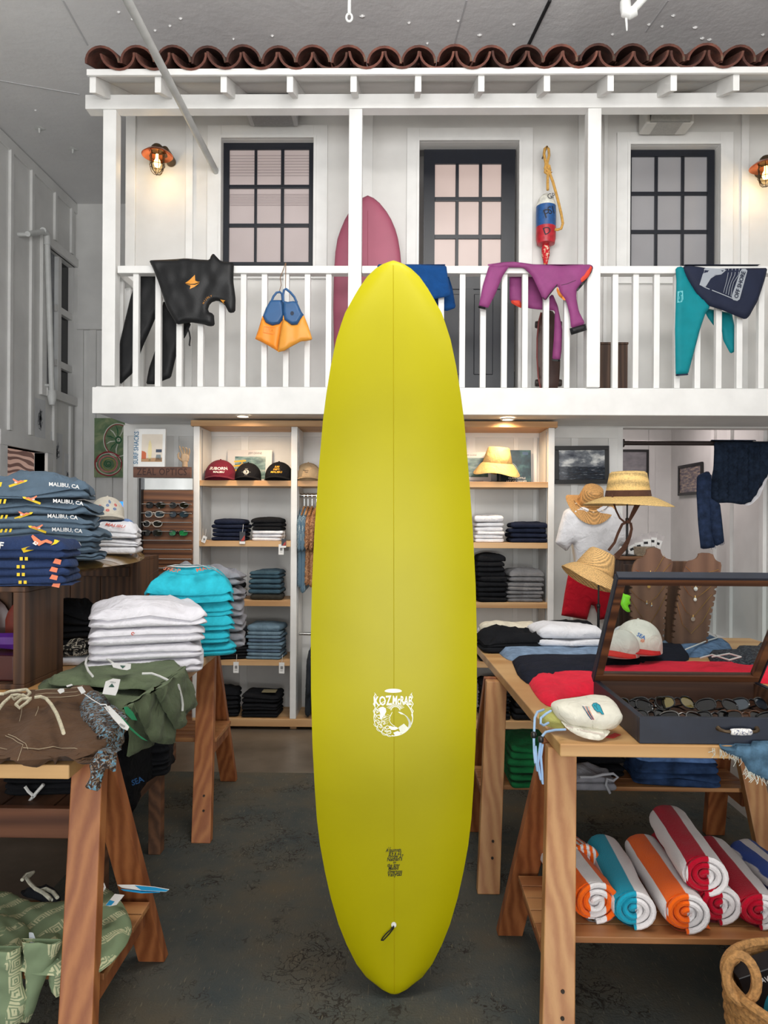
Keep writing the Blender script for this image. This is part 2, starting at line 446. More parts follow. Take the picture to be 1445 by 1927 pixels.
def rug_mat():
 m, nt, b = new_mat('worn_teal_rug')
 v = coords(nt)
 base = ramp(nt, noise_tex(nt, v, 2.2, 5, .6), [(.32, C((60, 68, 70))), (.5, C((80, 80, 74))), (.7, C((92, 84, 70)))])
 nw = nt.nodes.new('ShaderNodeTexNoise'); nw.inputs['Scale'].default_value = 9; nw.inputs['Detail'].default_value = 4; nt.links.new(v, nw.inputs['Vector'])
 add = nt.nodes.new('ShaderNodeVectorMath'); add.operation = 'MULTIPLY_ADD'; nt.links.new(nw.outputs['Color'], add.inputs[0]); add.inputs[1].default_value = (.35, .35, 0); nt.links.new(v, add.inputs[2])
 vo = nt.nodes.new('ShaderNodeTexVoronoi'); vo.feature = 'DISTANCE_TO_EDGE'; vo.inputs['Scale'].default_value = 20; nt.links.new(add.outputs[0], vo.inputs['Vector'])
 line = ramp(nt, vo.outputs['Distance'], [(.02, (1, 1, 1, 1)), (.06, (0, 0, 0, 1))])
 patchy = ramp(nt, noise_tex(nt, v, 3.1, 3), [(.5, (0, 0, 0, 1)), (.58, (1, 1, 1, 1))])
 mul = nt.nodes.new('ShaderNodeMixRGB'); mul.blend_type = 'MULTIPLY'; mul.inputs[0].default_value = 1; nt.links.new(line, mul.inputs[1]); nt.links.new(patchy, mul.inputs[2])
 mx = nt.nodes.new('ShaderNodeMixRGB'); nt.links.new(mul.outputs[0], mx.inputs[0]); nt.links.new(base, mx.inputs[1]); mx.inputs[2].default_value = C((52, 48, 43))
 fl = ramp(nt, noise_tex(nt, coords(nt, (1, .12, 1)), 190, 2), [(.64, (0, 0, 0, 1)), (.74, (1, 1, 1, 1))])
 fk = nt.nodes.new('ShaderNodeMixRGB'); fm = nt.nodes.new('ShaderNodeMath'); fm.operation = 'MULTIPLY'; fm.inputs[1].default_value = .35
 nt.links.new(fl, fm.inputs[0]); nt.links.new(fm.outputs[0], fk.inputs[0]); nt.links.new(mx.outputs[0], fk.inputs[1]); fk.inputs[2].default_value = C((150, 140, 112))
 nt.links.new(fk.outputs[0], b.inputs['Base Color']); b.inputs['Roughness'].default_value = .95; b.inputs['Specular IOR Level'].default_value = .1
 bump(nt, b, noise_tex(nt, v, 120, 3), .5, .006)
 return m
def wall_xz(x0, x1, z0, z1, y0, y1, holes):
 """a wall facing -y with rectangular openings (hx0, hx1, hz0, hz1)"""
 xs = sorted({x0, x1} | {h[k] for h in holes for k in (0, 1)}); zs = sorted({z0, z1} | {h[k] for h in holes for k in (2, 3)})
 xs = [x for x in xs if x0 <= x <= x1]; zs = [z for z in zs if z0 <= z <= z1]; mb = MB()
 for i in range(len(xs) - 1):
  for j in range(len(zs) - 1):
   cx, cz = (xs[i] + xs[i + 1]) / 2, (zs[j] + zs[j + 1]) / 2
   if any(h[0] < cx < h[1] and h[2] < cz < h[3] for h in holes): continue
   mb.box((xs[i], y0, zs[j]), (xs[i + 1], y1, zs[j + 1]))
 return mb
struct(MB().box((XL - .1, FRONT - .1, -.08), (XR + 1.6, FAR + .1, 0)), 'floor', concrete_mat())
cl = struct(MB().box((XL - .1, FRONT - .1, ZC), (XR + 1.6, FAR + .1, ZC + .1)), 'ceiling', ceiling_mat())
# ceiling sheet joints and paint blisters
seam_m = mat('dark_seam', (188, 188, 190), .8, 0)
for a, b_ in (((1035, 0), (985, 104)),):
 p, q = PZ(*a, ZC - .012), PZ(*b_, ZC - .012)
 solo(MB().tube([p, q + (q - p) * .8], .013, 6), 'ceiling_cable', mat('black_cable', (38, 38, 40), .6, 0), 'thin black cable running along the grey ceiling', 'cable')
for a, b_ in (((0, 152), (150, 178)), ((118, 0), (165, 85)), ((878, 0), (852, 95)), ((1258, 0), (1215, 60))):
 p, q = PZ(*a, ZC - .002), PZ(*b_, ZC - .002)
 struct(MB().beam(p, q, (1, 1, 0), .012, .006), 'seam', seam_m, cl)
rng = random.Random(4)
bl = MB()
for k in range(22):
 px, py = rng.uniform(0, 1440), rng.uniform(0, 330)
 if py > 90 and px > 150: py *= .27
 c = PZ(px, py, ZC); r = rng.uniform(.008, .02)
 bl.lathe([(r, 0.001), (r * .8, -.006), (r * .35, -.012), (.0005, -.014)], 9, c, lambda q, a: Vector((q.x * (1 + .4 * math.sin(3 * a)), q.y * .6, q.z)))
o = struct(bl, 'paint_blister', mat('ceiling_blister', (232, 232, 231), .4, .1), cl, smooth=True); o['kind'] = 'stuff'
far = struct(MB().box((XL - .1, FAR, 0), (XR + 1.6, FAR + .1, ZC)), 'wall_far', white_old)
q0, q1 = P(148, 610, FAR), P(246, 622, FAR)
struct(MB().box((q0.x, FAR - .06, q1.z), (q1.x + .6, FAR, q0.z)), 'rail_trim', white_trim, far)
for px in (152, 176, 208):
 x = P(px, 700, FAR).x
 struct(MB().box((x - .04, FAR - .03, 0), (x + .04, FAR, q1.z)), 'batten', white_trim, far)
# left wall: runs into the depth, an upper window and a pass-through below
def yl(px): return PX(px, 900, XL).y
wy0, wy1 = yl(81), yl(142); wz0, wz1 = P(81, 728, wy0).z, P(81, 458, wy0).z
dy0, dy1 = yl(8), yl(84); dz0, dz1 = .95, P(8, 838, dy0).z
mb = wall_xz(FRONT - .1, FAR, 0, ZC, 0, .12, [(wy0, wy1, wz0, wz1), (dy0, dy1, dz0, dz1)])
M_left = Matrix(((0, -1, 0, XL), (1, 0, 0, 0), (0, 0, 1, 0), (0, 0, 0, 1)))      # local (x along wall, y into the wall, z)
left = struct(mb.xf(M_left), 'wall_left', white_old)
def lbox(y0, y1, z0, z1, t0, t1, name, m, par=None):
 return struct(MB().box((XL - t1, y0, z0), (XL - t0, y1, z1)), name, m, par, bev=.003)
y = yl(15); k = 0
bys = [yl(15), yl(55), yl(99), yl(130)]
bys = [bys[0] - .43 * n for n in (4, 3, 2, 1)] + bys
for y in bys:
 spans = [(0.02, ZC - .12)]
 for (a, b_, z0, z1) in ((wy0 - .12, wy1 + .12, wz0 - .12, wz1 + .12), (dy0 - .14, dy1 + .16, dz0 - .1, dz1 + .16)):
  if a < y < b_:
   n2 = []
   for s0, s1 in spans: n2 += [(s0, min(s1, z0)), (max(s0, z1), s1)]
   spans = [s for s in n2 if s[1] - s[0] > .05]
 for s0, s1 in spans: lbox(y - .028, y + .028, s0, s1, -.03, 0, 'batten', white_trim, left)
lbox(4.5, FAR, ZC - .13, ZC - .01, -.02, 0, 'top_board', white_old, left)
w3 = struct(MB().box((XL - .02, wy0 - .1, wz0 - .1), (XL + .035, wy0, wz1 + .1)), 'window_3', white_trim)
lbox(wy1, FAR - .005, wz0 - .1, wz1 + .1, -.035, .02, 'casing', white_trim, w3)
lbox(wy0, wy1, wz1, wz1 + .1, -.035, .02, 'casing', white_trim, w3)
lbox(wy0, wy1, wz0 - .1, wz0, -.05, .02, 'sill', white_trim, w3)
lbox(wy0 + .0, wy0 + .36, wz0, wz1, .06, .08, 'shutter', mat('grey_shutter', (150, 152, 156), .6), w3)
dark_glass = mat('dark_window_glass', (22, 25, 30), .1, 0)
lbox(wy0 + .36, wy1, wz0, wz1, .09, .10, 'pane', dark_glass, w3)
lbox(wy0 + .40, wy0 + .48, wz0, wz1, .03, .09, 'mullion', white_trim, w3)
for f in (.22, .62):
 z = wz0 + (wz1 - wz0) * f; lbox(wy0 + .36, wy1, z - .04, z + .04, .035, .09, 'mullion', white_trim, w3)
w4 = struct(MB().box((XL - .12, dy0 - .14, dz1), (XL + .04, dy1 + .12, dz1 + .15)), 'window_4', white_trim)
lbox(dy1, dy1 + .13, dz0, dz1, -.035, .12, 'casing', white_trim, w4)
lbox(dy0 - .14, dy0, dz0, dz1, -.035, .12, 'casing', white_trim, w4)
lbox(dy0 - .16, dy1 + .16, dz0 - .08, dz0, -.06, .12, 'sill', white_trim, w4)
lbox(dy0 + .1, dy0 + .14, dz0, dz1, .5, .55, 'mullion', mat('black_metal', (24, 24, 26), .4, 0), w4)
for k in range(3): lbox(dy1 - .25, dy1 - .22, dz0, dz1, .45 + k * .001, .48, 'mullion', mat('black_metal', (24, 24, 26), .4, 0), w4) if k == 0 else None
# the room beyond the pass-through, papered with pink waves
def wave_mat():
 m, nt, b = new_mat('pink_wave_wallpaper')
 v = coords(nt, (1, 1, 1))
 n = nt.nodes.new('ShaderNodeTexWave'); n.wave_type = 'RINGS'; n.rings_direction = 'Y'; n.inputs['Scale'].default_value = 4; n.inputs['Distortion'].default_value = 14; n.inputs['Detail'].default_value = 1; n.inputs['Detail Scale'].default_value = .8
 nt.links.new(v, n.inputs['Vector'])
 nt.links.new(ramp(nt, n.outputs['Fac'], [(.42, C((120, 92, 88))), (.5, C((226, 196, 186)))]), b.inputs['Base Color'])
 return m
mb = MB().box((XL - 2.6, FAR + .55, .3), (XL - .12, FAR + .6, 2.9))
struct(mb, 'wall_wallpaper', wave_mat())
mb = MB().box((XL - 1.5, dy0 - .95, .3), (XL - .12, dy0 - .9, 2.9)).box((XL - 2.6, dy0 - .9, .3), (XL - 2.5, FAR + .55, 2.9)).box((XL - 2.6, dy0 - .9, 2.9), (XL - .12, FAR + .6, 2.95)).box((XL - 2.6, dy0 - .9, .25), (XL - .12, FAR + .6, .3))
struct(mb, 'wall_side_room', white_old)
l = bpy.data.lights.new('side_room_lamp', 'POINT'); l.energy = 22; l.color = (1, .78, .62); l.shadow_soft_size = .12
lo = bpy.data.objects.new('side_room_lamp', l); COL.objects.link(lo); lo.location = (XL - .8, dy0 + .5, 2.5)
# right wall of the recess, its back wall and ceiling
rw = struct(MB().box((XR, 5.0, 0), (XR + .1, YR + .1, ZU)).box((XR, YB + .12, ZU), (XR + .1, YR + .1, 3.05)), 'wall_right', white_old)
struct(MB().box((XR + 1.5, FRONT - .1, 0), (XR + 1.6, FAR, ZC)), 'wall_side', white_old)
for px in (1345, 1376, 1438):
 y = PX(px, 1000, XR).y
 struct(MB().box((XR - .03, y - .035, .5), (XR, y + .035, 2.9)), 'batten', white_trim, rw)
struct(MB().box((XR - .16, 5.0, .46), (XR, YR, .53)), 'trim_1', white_trim, bev=.005)
struct(MB().box((XR - .12, 5.0, 0), (XR - .003, YR, .459)), 'trim_2', white_old)
xa = P(1166, 900, YB).x
rec = struct(MB().box((xa - .6, YR, 0), (XR, YR + .1, 3.0)), 'wall_recess', white_old)
for px in (1176, 1225, 1285, 1315):
 x = P(px, 900, YR).x
 if x < XR - .03: struct(MB().box((x - .035, YR - .025, .1), (x + .035, YR, 2.95)), 'batten', white_trim, rec)
struct(MB().box((xa - .6, YB + .12, 2.95), (XR, YR + .1, 3.05)), 'ceiling_recess', white_old)
l = bpy.data.lights.new('recess_lamp', 'AREA'); l.energy = 24; l.size = .5; l.color = (1, .86, .84)
lo = bpy.data.objects.new('recess_lamp', l); COL.objects.link(lo); lo.location = (2.35, 6.9, 2.9)
# upper wall with windows and a door; lower wall behind the shelves
def hole(px0, px1, py0, z_low):
 a, b_ = P(px0, py0, YB), P(px1, py0, YB); return (a.x, b_.x, z_low, a.z)
ZW = P(500, 503, YB).z
H1, HD, H2 = hole(418, 591, 263, ZW), hole(789, 976, 268, ZF), hole(1184, 1353, 275, P(1260, 512, YB).z)
xw0 = P(237, 500, YB).x
XW1 = XR + 1.2
up = struct(wall_xz(xw0, XW1, ZU, 5.12, YB, YB + .12, [H1, HD, H2]), 'wall_back', white)
def onwall(px0, px1, z0, z1, name, m, par, t=.022, Y=YB):
 a, b_ = P(px0, 500, Y).x, P(px1, 500, Y).x
 return struct(MB().box((a, Y - t, z0), (b_, Y, z1)), name, m, par, bev=.002)
for px0, px1 in ((237, 255), (350, 363), (672, 700), (1086, 1104), (1134, 1141), (1392, 1406)):
 onwall(px0, px1, ZF, 5.1, 'batten', white_trim, up)
for (x0, x1, z0, z1), (o0, o1, ot) in ((H1, (391, 616, 238)), (HD, (765, 1001, 243)), (H2, (1159, 1377, 251))):
 oz = P((o0 + o1) / 2, ot, YB).z; ox0, ox1 = P(o0, 400, YB).x, P(o1, 400, YB).x
 zb = z0 if z0 == ZF else z0 - .1
 for a, b_, c, d in ((ox0, x0, zb, oz), (x1, ox1, zb, oz), (x0, x1, z1, oz)) + (((x0, x1, zb, z0),) if z0 != ZF else ()):
  struct(MB().box((a, YB - .025, c), (b_, YB, d)), 'casing', white_trim, up, bev=.002)
 e = .022
 for a, b_, c, d in ((x0 - e, x0, z0, z1 + e), (x1, x1 + e, z0, z1 + e), (x0, x1, z1, z1 + e)):
  struct(MB().box((a, YB - .036, c), (b_, YB - .02, d)), 'stop_bead', white_trim, up)
navy = mat('navy_window_paint', (24, 28, 37), .35, .08, 12, .05, 50)
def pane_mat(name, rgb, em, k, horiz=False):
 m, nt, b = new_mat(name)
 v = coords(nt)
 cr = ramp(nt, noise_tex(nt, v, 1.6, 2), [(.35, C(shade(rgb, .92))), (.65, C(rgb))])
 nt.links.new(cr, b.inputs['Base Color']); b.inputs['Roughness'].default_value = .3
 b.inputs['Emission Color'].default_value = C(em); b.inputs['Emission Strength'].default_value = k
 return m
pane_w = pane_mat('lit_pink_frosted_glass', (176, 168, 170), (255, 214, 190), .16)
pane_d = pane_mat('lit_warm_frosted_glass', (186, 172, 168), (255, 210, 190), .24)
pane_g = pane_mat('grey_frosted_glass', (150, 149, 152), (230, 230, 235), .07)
def sash(name, h, outer, cols, rows, pm, low=None, panel=None):
 """outer: px frame (l, r, t); cols, rows: px spans of the glass"""
 Y = YB + .05
 fx0, fx1 = P(outer[0], 400, Y).x, P(outer[1], 400, Y).x; fz1 = P((outer[0] + outer[1]) / 2, outer[2], Y).z; fz0 = h[2]
 cx = [(P(a, 400, Y).x, P(b_, 400, Y).x) for a, b_ in cols]; cz = [(P(500 if outer[0] < 700 else (880 if outer[0] < 1000 else 1260), b_, Y).z, P(500 if outer[0] < 700 else (880 if outer[0] < 1000 else 1260), a, Y).z) for a, b_ in rows]
 fr = MB()
 fr.box((fx0, Y, fz0), (cx[0][0], Y + .04, fz1)).box((cx[-1][1], Y, fz0), (fx1, Y + .04, fz1)).box((cx[0][0], Y, cz[0][1]), (cx[-1][1], Y + .04, fz1))
 fr.box((cx[0][0], Y, fz0 if not panel else cz[-1][0] - .14), (cx[-1][1], Y + .04, cz[-1][0]))
 f = struct(fr, name, navy, None)
 for i in range(len(cols) - 1): struct(MB().box((cx[i][1], Y + .004, cz[-1][0]), (cx[i + 1][0], Y + .036, cz[0][1])), 'muntin', navy, f, bev=.003)
 for j in range(len(rows) - 1): struct(MB().box((cx[0][0], Y + .003, cz[j + 1][1]), (cx[-1][1], Y + .037, cz[j][0])), 'muntin', navy, f, bev=.003)
 for i, (a, b_) in enumerate(cx):
  for j, (c, d) in enumerate(cz): struct(MB().box((a, Y + .018, c), (b_, Y + .024, d)), 'pane', pm, f)
 return f, cx, cz, Y
f1, cx, cz, Y = sash('window_1', H1, (420, 590, 268), ((431, 478), (483, 528), (534, 581)), ((281, 347), (354, 420), (427, 493)), pane_w)
bl_m = mat('blind_slat', (162, 150, 150), .6, 0)
for j in (0, 1):
 for k in range(8):
  z = cz[j][1] - .045 - k * .024 * (1 if j == 0 else .55)
  for (a, b_) in cx: struct(MB().box((a + .003, Y + .013, z - .002), (b_ - .003, Y + .0175, z + .002)), 'blind_slat', bl_m, f1)
fd, cx, cz, Y = sash('door_1', HD, (797, 969, 281), ((818, 857), (863, 901), (907, 943)), ((308, 370), (378, 441), (449, 512)), pane_d, panel=True)
x0, x1 = cx[0][0], cx[-1][1]; zt = cz[-1][0] - .14
struct(MB().box((x0, Y + .012, ZF + .2), (x1, Y + .03, zt)), 'door_panel', navy, fd)
struct(MB().box((x0, Y, ZF), (x1, Y + .04, ZF + .2)), 'door_rail', navy, fd)
struct(MB().box(((x0 + x1) / 2 - .05, Y + .001, ZF + .2), ((x0 + x1) / 2 + .05, Y + .039, zt)), 'door_stile', navy, fd)
for s in (x0 + .14, x1 - .14): struct(MB().box((s - .08, Y + .006, ZF + .24), (s + .08, Y + .02, zt - .04)), 'raised_panel', navy, fd, bev=.006)
sash('window_2', H2, (1184, 1344, 282), ((1188, 1232), (1238, 1282), (1288, 1331)), ((294, 360), (367, 432), (439, 503)), pane_g)
# dim rooms behind the upper windows
struct(MB().box((xw0, YB + .9, 3.06), (XW1, YB + .95, 5.1)), 'wall_upper_rooms', white_old)
# lower wall
lo_w = struct(MB().box((P(235, 900, YB).x, YB, 0), (xa, YB + .12, ZU)), 'wall_lower', white)
zt = P(500, 822, YB).z
onwall(235, 1166, zt, ZU, 'top_rail', white_trim, lo_w, .012)
for px0, px1 in ((235, 243), (254, 262), (330, 339), (375, 398), (456, 470), (548, 560), (640, 654), (700, 716), (780, 796), (880, 896), (968, 977), (1005, 1012), (1076, 1089), (1146, 1166)):
 onwall(px0, px1, .02, zt, 'batten', white_trim, lo_w, .012)
struct(MB().box((xa - .02, YB - .014, 0), (xa + .02, YB + .14, ZU)), 'trim_3', white_trim)
# shop front behind the camera: wall with window openings
ys_ = [(-3.4, -1.55, .7, 3.4), (-1.4, .35, .7, 3.4), (.5, 1.9, 0.1, 3.4)]
fw = struct(wall_xz(XL - .1, XR + 1.6, 0, ZC, FRONT - .1, FRONT, ys_), 'wall_front', white_old)
# unseen stepped blocks added at the middle opening to shape the glint's lower edge
sx_ = lambda x: .632 * -.3 + .368 * x
sz_ = lambda z: .632 * 1.0 + .368 * z
sill = MB().box((-1.4, FRONT - .08, .69), (sx_(-.26), FRONT - .02, sz_(.80)))
for a, b_, z in ((-.26, -.13, .755), (-.13, .03, .885), (.03, .16, .84), (.16, .35, .92)): sill.box((sx_(a), FRONT - .08, .69), (sx_(b_), FRONT - .02, sz_(z)))
struct(sill.box((sx_(.35), FRONT - .08, .69), (.35, FRONT - .02, sz_(.8))), 'glint_blocker', white_old)
# ---------------------------------------------------------------- balcony
xl = P(173, 750, YF).x; XEND = XR + 1.1
bal = thing('balcony', (0.5, YF, ZU), 'white timber balcony with square posts, balusters and deep fascia across the shop', 'balcony')
MB().box((xl, YF, ZU + .0), (XEND, YF + .045, P(700, 730, YF).z)).build('fascia', white_trim, bal, bev=.004)
MB().box((xl + .01, YF + .045, ZU + .012), (XEND, YB, ZF)).build('floor_slab', white_old, bal)
pm = white_trim
zb0 = P(700, 203, YF).z; zb1 = P(700, 176, YF).z
def post(px0, px1):
 a = P(px0, 500, YF + .01).x
 MB().box((a, YF + .01, ZF), (a + .097, YF + .107, zb0)).build('post', pm, bal, bev=.004)
for px in (192, 655, 1105): post(px, px + 25)
post(1570, 1595)
MB().box((P(160, 180, YF).x, YF, zb0), (XEND, YF + .1, zb1)).build('beam', pm, bal, bev=.005)
zr1 = P(700, 498, YF).z; zr0 = zr1 - .055
xs = [P(p, 600, YF).x for p in (218, 655, 680, 1105, 1130)]
for a, b_ in ((xs[0], xs[1]), (xs[2], xs[3]), (xs[4], XEND)):
 MB().box((a, YF + .02, zr0), (b_, YF + .1, zr1)).build('handrail', pm, bal, bev=.005)
for px in (255, 297, 337, 377, 417, 457.5, 497, 538, 578, 618, 711, 751, 790, 830, 870, 909, 949, 988, 1028, 1067, 1158, 1196.6, 1236, 1274.6, 1313, 1353, 1392, 1433, 1473, 1513):
 x = P(px, 610, YF + .04).x
 MB().box((x - .021, YF + .04, ZF), (x + .021, YF + .082, zr0)).build('baluster', pm, bal, bev=.003)
xsr = P(226, 500, YF + .1).x
MB().box((xsr - .07, YF + .107, zr0), (xsr, YB, zr1)).build('side_handrail', pm, bal, bev=.004)
for k in range(4):
 y = YF + .2 + k * .15
 MB().box((xsr - .055, y, ZF), (xsr - .015, y + .04, zr0)).build('baluster', pm, bal, bev=.003)
# recessed downlights in the underside
for px, py, lab in ((457, 783, 'round recessed downlight above the caps, left one under the balcony'), (955, 789, 'round recessed downlight above the bucket hat, right one under the balcony')):
 c = PZ(px, py, ZU); c.y = max(c.y, YF + .1)
 t = thing('recessed_downlight', c, lab, 'light')
 MB().lathe([(.055, .006), (.055, -.004), (.042, -.006), (.040, .004)], 24, c).build('trim_ring', white_trim, t, smooth=True)
 MB().lathe([(.0005, -.001), (.041, -.001), (.041, .006)], 24, c).build('lens', emit('downlight_lens', (255, 232, 200), 14), t)
 l = bpy.data.lights.new('downlight', 'SPOT'); l.energy = 40; l.color = (1, .72, .44); l.spot_size = R(150); l.spot_blend = .8; l.shadow_soft_size = .04
 o = bpy.data.objects.new('downlight', l); COL.objects.link(o); o.location = c + Vector((0, 0, -.012)); o.rotation_euler = (R(18), 0, 0); o.parent = t; o.location = (0, 0, -.012)
# ---------------------------------------------------------------- tiled roof above it
YE = 4.9; SL = .42
ze = P(700, 141, YE).z
xr0 = P(165, 140, YE).x
roof = thing('tiled_roof', (0.5, YE, ze), 'terracotta barrel tile roof with white rafters above the balcony', 'roof')
def slope(x, y, dz=0): return Vector((x, y, ze + (y - YE) * SL + dz))
L = YB - YE
MB().hexa([slope(xr0, YE, .0), slope(XEND, YE, .0), slope(XEND, YB, .0), slope(xr0, YB, .0)], [slope(xr0, YE, .03), slope(XEND, YE, .03), slope(XEND, YB, .03), slope(xr0, YB, .03)]).build('sheathing', white, roof)
MB().box((xr0, YE - .02, ze - .006), (XEND, YE, ze + .036)).build('eave_board', white_trim, roof, bev=.002)
for px in (173, 296, 420, 545, 665, 787, 906, 1030, 1150, 1269, 1387, 1510):
 x = P(px, 150, YE).x; h = .115
 MB().hexa([slope(x - .022, YE + .01, -h), slope(x + .022, YE + .01, -h), slope(x + .022, YB, -h), slope(x - .022, YB, -h)],
    [slope(x - .022, YE + .01), slope(x + .022, YE + .01), slope(x + .022, YB), slope(x - .022, YB)]).build('rafter', white_trim, roof, bev=.003)
# gentle joints of the soffit boards
def terracotta():
 m, nt, b = new_mat('terracotta')
 v = coords(nt)
 oi = nt.nodes.new('ShaderNodeObjectInfo')
 c1 = ramp(nt, noise_tex(nt, v, 14, 5, .6), [(.3, C((66, 40, 34))), (.55, C((104, 60, 48))), (.75, C((98, 88, 72)))])
 hs = nt.nodes.new('ShaderNodeHueSaturation'); hs.inputs['Saturation'].default_value = 1.0
 mp = nt.nodes.new('ShaderNodeMapRange'); mp.inputs[3].default_value = .5; mp.inputs[4].default_value = 1.2
 nt.links.new(oi.outputs['Random'], mp.inputs[0]); nt.links.new(mp.outputs[0], hs.inputs['Value']); nt.links.new(c1, hs.inputs['Color'])
 nt.links.new(hs.outputs[0], b.inputs['Base Color']); b.inputs['Roughness'].default_value = .85
 bump(nt, b, noise_tex(nt, v, 60, 4), .3, .004)
 return m
tc = terracotta()
def half_tile(up, r0, r1, length, t=.015, n=12):
 mb = MB()
 prof = []
 for (y, r) in ((0, r0), (length, r1)):
  out = []; inn = []
  for k in range(n + 1):
   a = PI * k / n
   s = 1 if up else -1
   out.append((r * math.cos(a), y, s * r * .86 * math.sin(a))); inn.append(((r - t) * math.cos(a), y, s * (r * .86 - t) * math.sin(a)))
  prof.append(out + inn[::-1])
 m_ = len(prof[0]); mb.v = [Vector(q) for q in prof[0] + prof[1]]
 for k in range(m_): l = (k + 1) % m_; mb.f.append((k, l, l + m_, k + m_))
 for k in range(n): mb.f += [(k, k + 1, m_ - 2 - k, m_ - 1 - k), (m_ + k, m_ + k + 1, m_ + m_ - 2 - k, m_ + m_ - 1 - k)]
 return mb
pan_me = half_tile(False, .122, .108, .46); cov_me = half_tile(True, .122, .102, .46)
first = {}
def put_tile(kind, loc, rx, rz):
 if kind not in first:
  o = (pan_me if kind == 'pan' else cov_me).xf(Matrix.Translation(roof.location)).build('tile', tc, roof, smooth=True, angle=40); first[kind] = o
 else:
  o = first[kind].copy(); COL.objects.link(o)
 o.parent = roof; o.location = Vector(loc) - Vector(roof.location); o.rotation_euler = (rx, rng.uniform(-.03, .03), rz)
half_w = .1215
xc = P(196, 110, YE).x; ang = math.atan(SL)
k = 0
while xc + k * 2 * half_w < XEND - .1:
 x = xc + k * 2 * half_w + rng.uniform(-.006, .006)
 for row in range(3):
  y = YE - .06 + row * .38
  put_tile('cover', slope(x, y + .05 + rng.uniform(-.012, .012), .078 + .012 * row + rng.uniform(-.004, .012)), ang - .03, rng.uniform(-.02, .02))
  put_tile('pan', slope(x + half_w, y + rng.uniform(-.012, .012), .146 + .012 * row + rng.uniform(-.003, .003)), ang - .03, rng.uniform(-.015, .015))
 k += 1
# ---------------------------------------------------------------- yellow surfboard
def resin_mat(name, rgb, rough=.16, var=.05, coat=1):
 m, nt, b = new_mat(name)
 v = coords(nt)
 nt.links.new(ramp(nt, noise_tex(nt, v, 2.2, 2), [(.3, C(shade(rgb, 1 - var))), (.7, C(rgb))]), b.inputs['Base Color'])
 b.inputs['Roughness'].default_value = rough; b.inputs['Coat Weight'].default_value = coat; b.inputs['Coat Roughness'].default_value = .05
 return m
yellow = resin_mat('yellow_resin', (172, 163, 0), .42, .05, .0)
yellow.node_tree.nodes['Principled BSDF'].inputs['Specular IOR Level'].default_value = .22
HW = [(492, 0), (494, 10), (498, 22), (505, 33), (520, 49), (543, 65), (560, 75), (589, 91), (609, 98), (639, 107.5), (689, 118), (742, 126.5), (792, 133), (898, 142), (1000, 149), (1100, 154), (1200, 156.3), (1300, 156), (1400, 153.5), (1480, 149.5), (1540, 145.5), (1590, 139.5), (1640, 130.5), (1689, 119.5), (1739, 105), (1777, 90), (1814, 71.5), (1839, 53), (1856, 31), (1863, 17), (1867.5, 0)]
Y0 = F_PX * (1.65 - .0085) / (1867.5 - CY) - .032                      # tail on the floor
LEAN = .12
def board_y(py):
 t = (1867.5 - py) / 1375.5
 return Y0 + .012 + LEAN * t + .05 * (t * 2 - 1) ** 2 * .4
tail = P(742, 1867.5, Y0)
board = thing('surfboard', (tail.x, Y0 + .03, 0), 'long glossy yellow surfboard standing on its tail in the middle of the shop', 'surfboard')
def deck(px, py, lift=0.0):
 """point on the deck under a pixel of the unrolled outline"""
 hw = 1e-3
 for (a, b_) in zip(HW[:-1], HW[1:]):
  if a[0] <= py <= b_[0]: hw = a[1] + (b_[1] - a[1]) * (py - a[0]) / (b_[0] - a[0])
 hw = max(hw, .5); cxp = 740 + 2 * (py - 492) / 1375; s = max(-1, min(1, (px - cxp) / hw))
 y = board_y(py); p = P(px, py, y)
 return Vector((p.x, y - crown(s, hw) - lift, max(p.z, .0074)))
def crown(s, hw): return min(.034, .010 + hw * .0007) * (1 - abs(s) ** 2.6)
mb = MB(); NS = 28; rows = []
ys_px = []
for a, b_ in zip(HW[:-1], HW[1:]):
 n = max(1, int((b_[0] - a[0]) / 22))
 for k in range(n): t = k / n; ys_px.append((a[0] + (b_[0] - a[0]) * t, a[1] + (b_[1] - a[1]) * t))
ys_px.append(HW[-1])
def cat(x):  # smooth the half width with a little averaging
 return x
for (py, hw) in ys_px:
 cxp = 740 + 2 * (py - 492) / 1375; y = board_y(py); row = []
 hw = max(hw, .6)
 for k in range(NS + 1):
  s = -1 + 2 * k / NS; s = math.copysign(1 - (1 - abs(s)) ** 1.5, s) if s else 0
  p = P(cxp + s * hw, py, y); row.append(Vector((p.x, y - crown(s, hw), max(p.z, .0074))))
 for k in range(NS, -1, -1):
  s = -1 + 2 * k / NS; s = math.copysign(1 - (1 - abs(s)) ** 1.5, s) if s else 0
  th = min(.05, .008 + hw * .0008)
  p = P(cxp + s * hw * .985, py, y); row.append(Vector((p.x, y + th * (1 - abs(s) ** 4) + .002, max(p.z, .0074))))
 rows.append(row)
m_ = len(rows[0])
for r_ in rows: mb.v += r_
for i in range(len(rows) - 1):
 for k in range(m_): l = (k + 1) % m_; mb.f.append((i * m_ + k, i * m_ + l, (i + 1) * m_ + l, (i + 1) * m_ + k))
mb.f += [tuple(range(m_)), tuple((len(rows) - 1) * m_ + k for k in range(m_ - 1, -1, -1))]
mb.build('blank', yellow, board, smooth=True, angle=75)
st = MB(); ribbon(st, [(740 + 2 * (p - 492) / 1375, p) for p in range(496, 1866, 10)], 1.2, lambda a, b_: deck(a, b_, .0006))
st.build('stringer', mat('stringer_wood', (160, 146, 4), .7, .05, spec=.1), board)
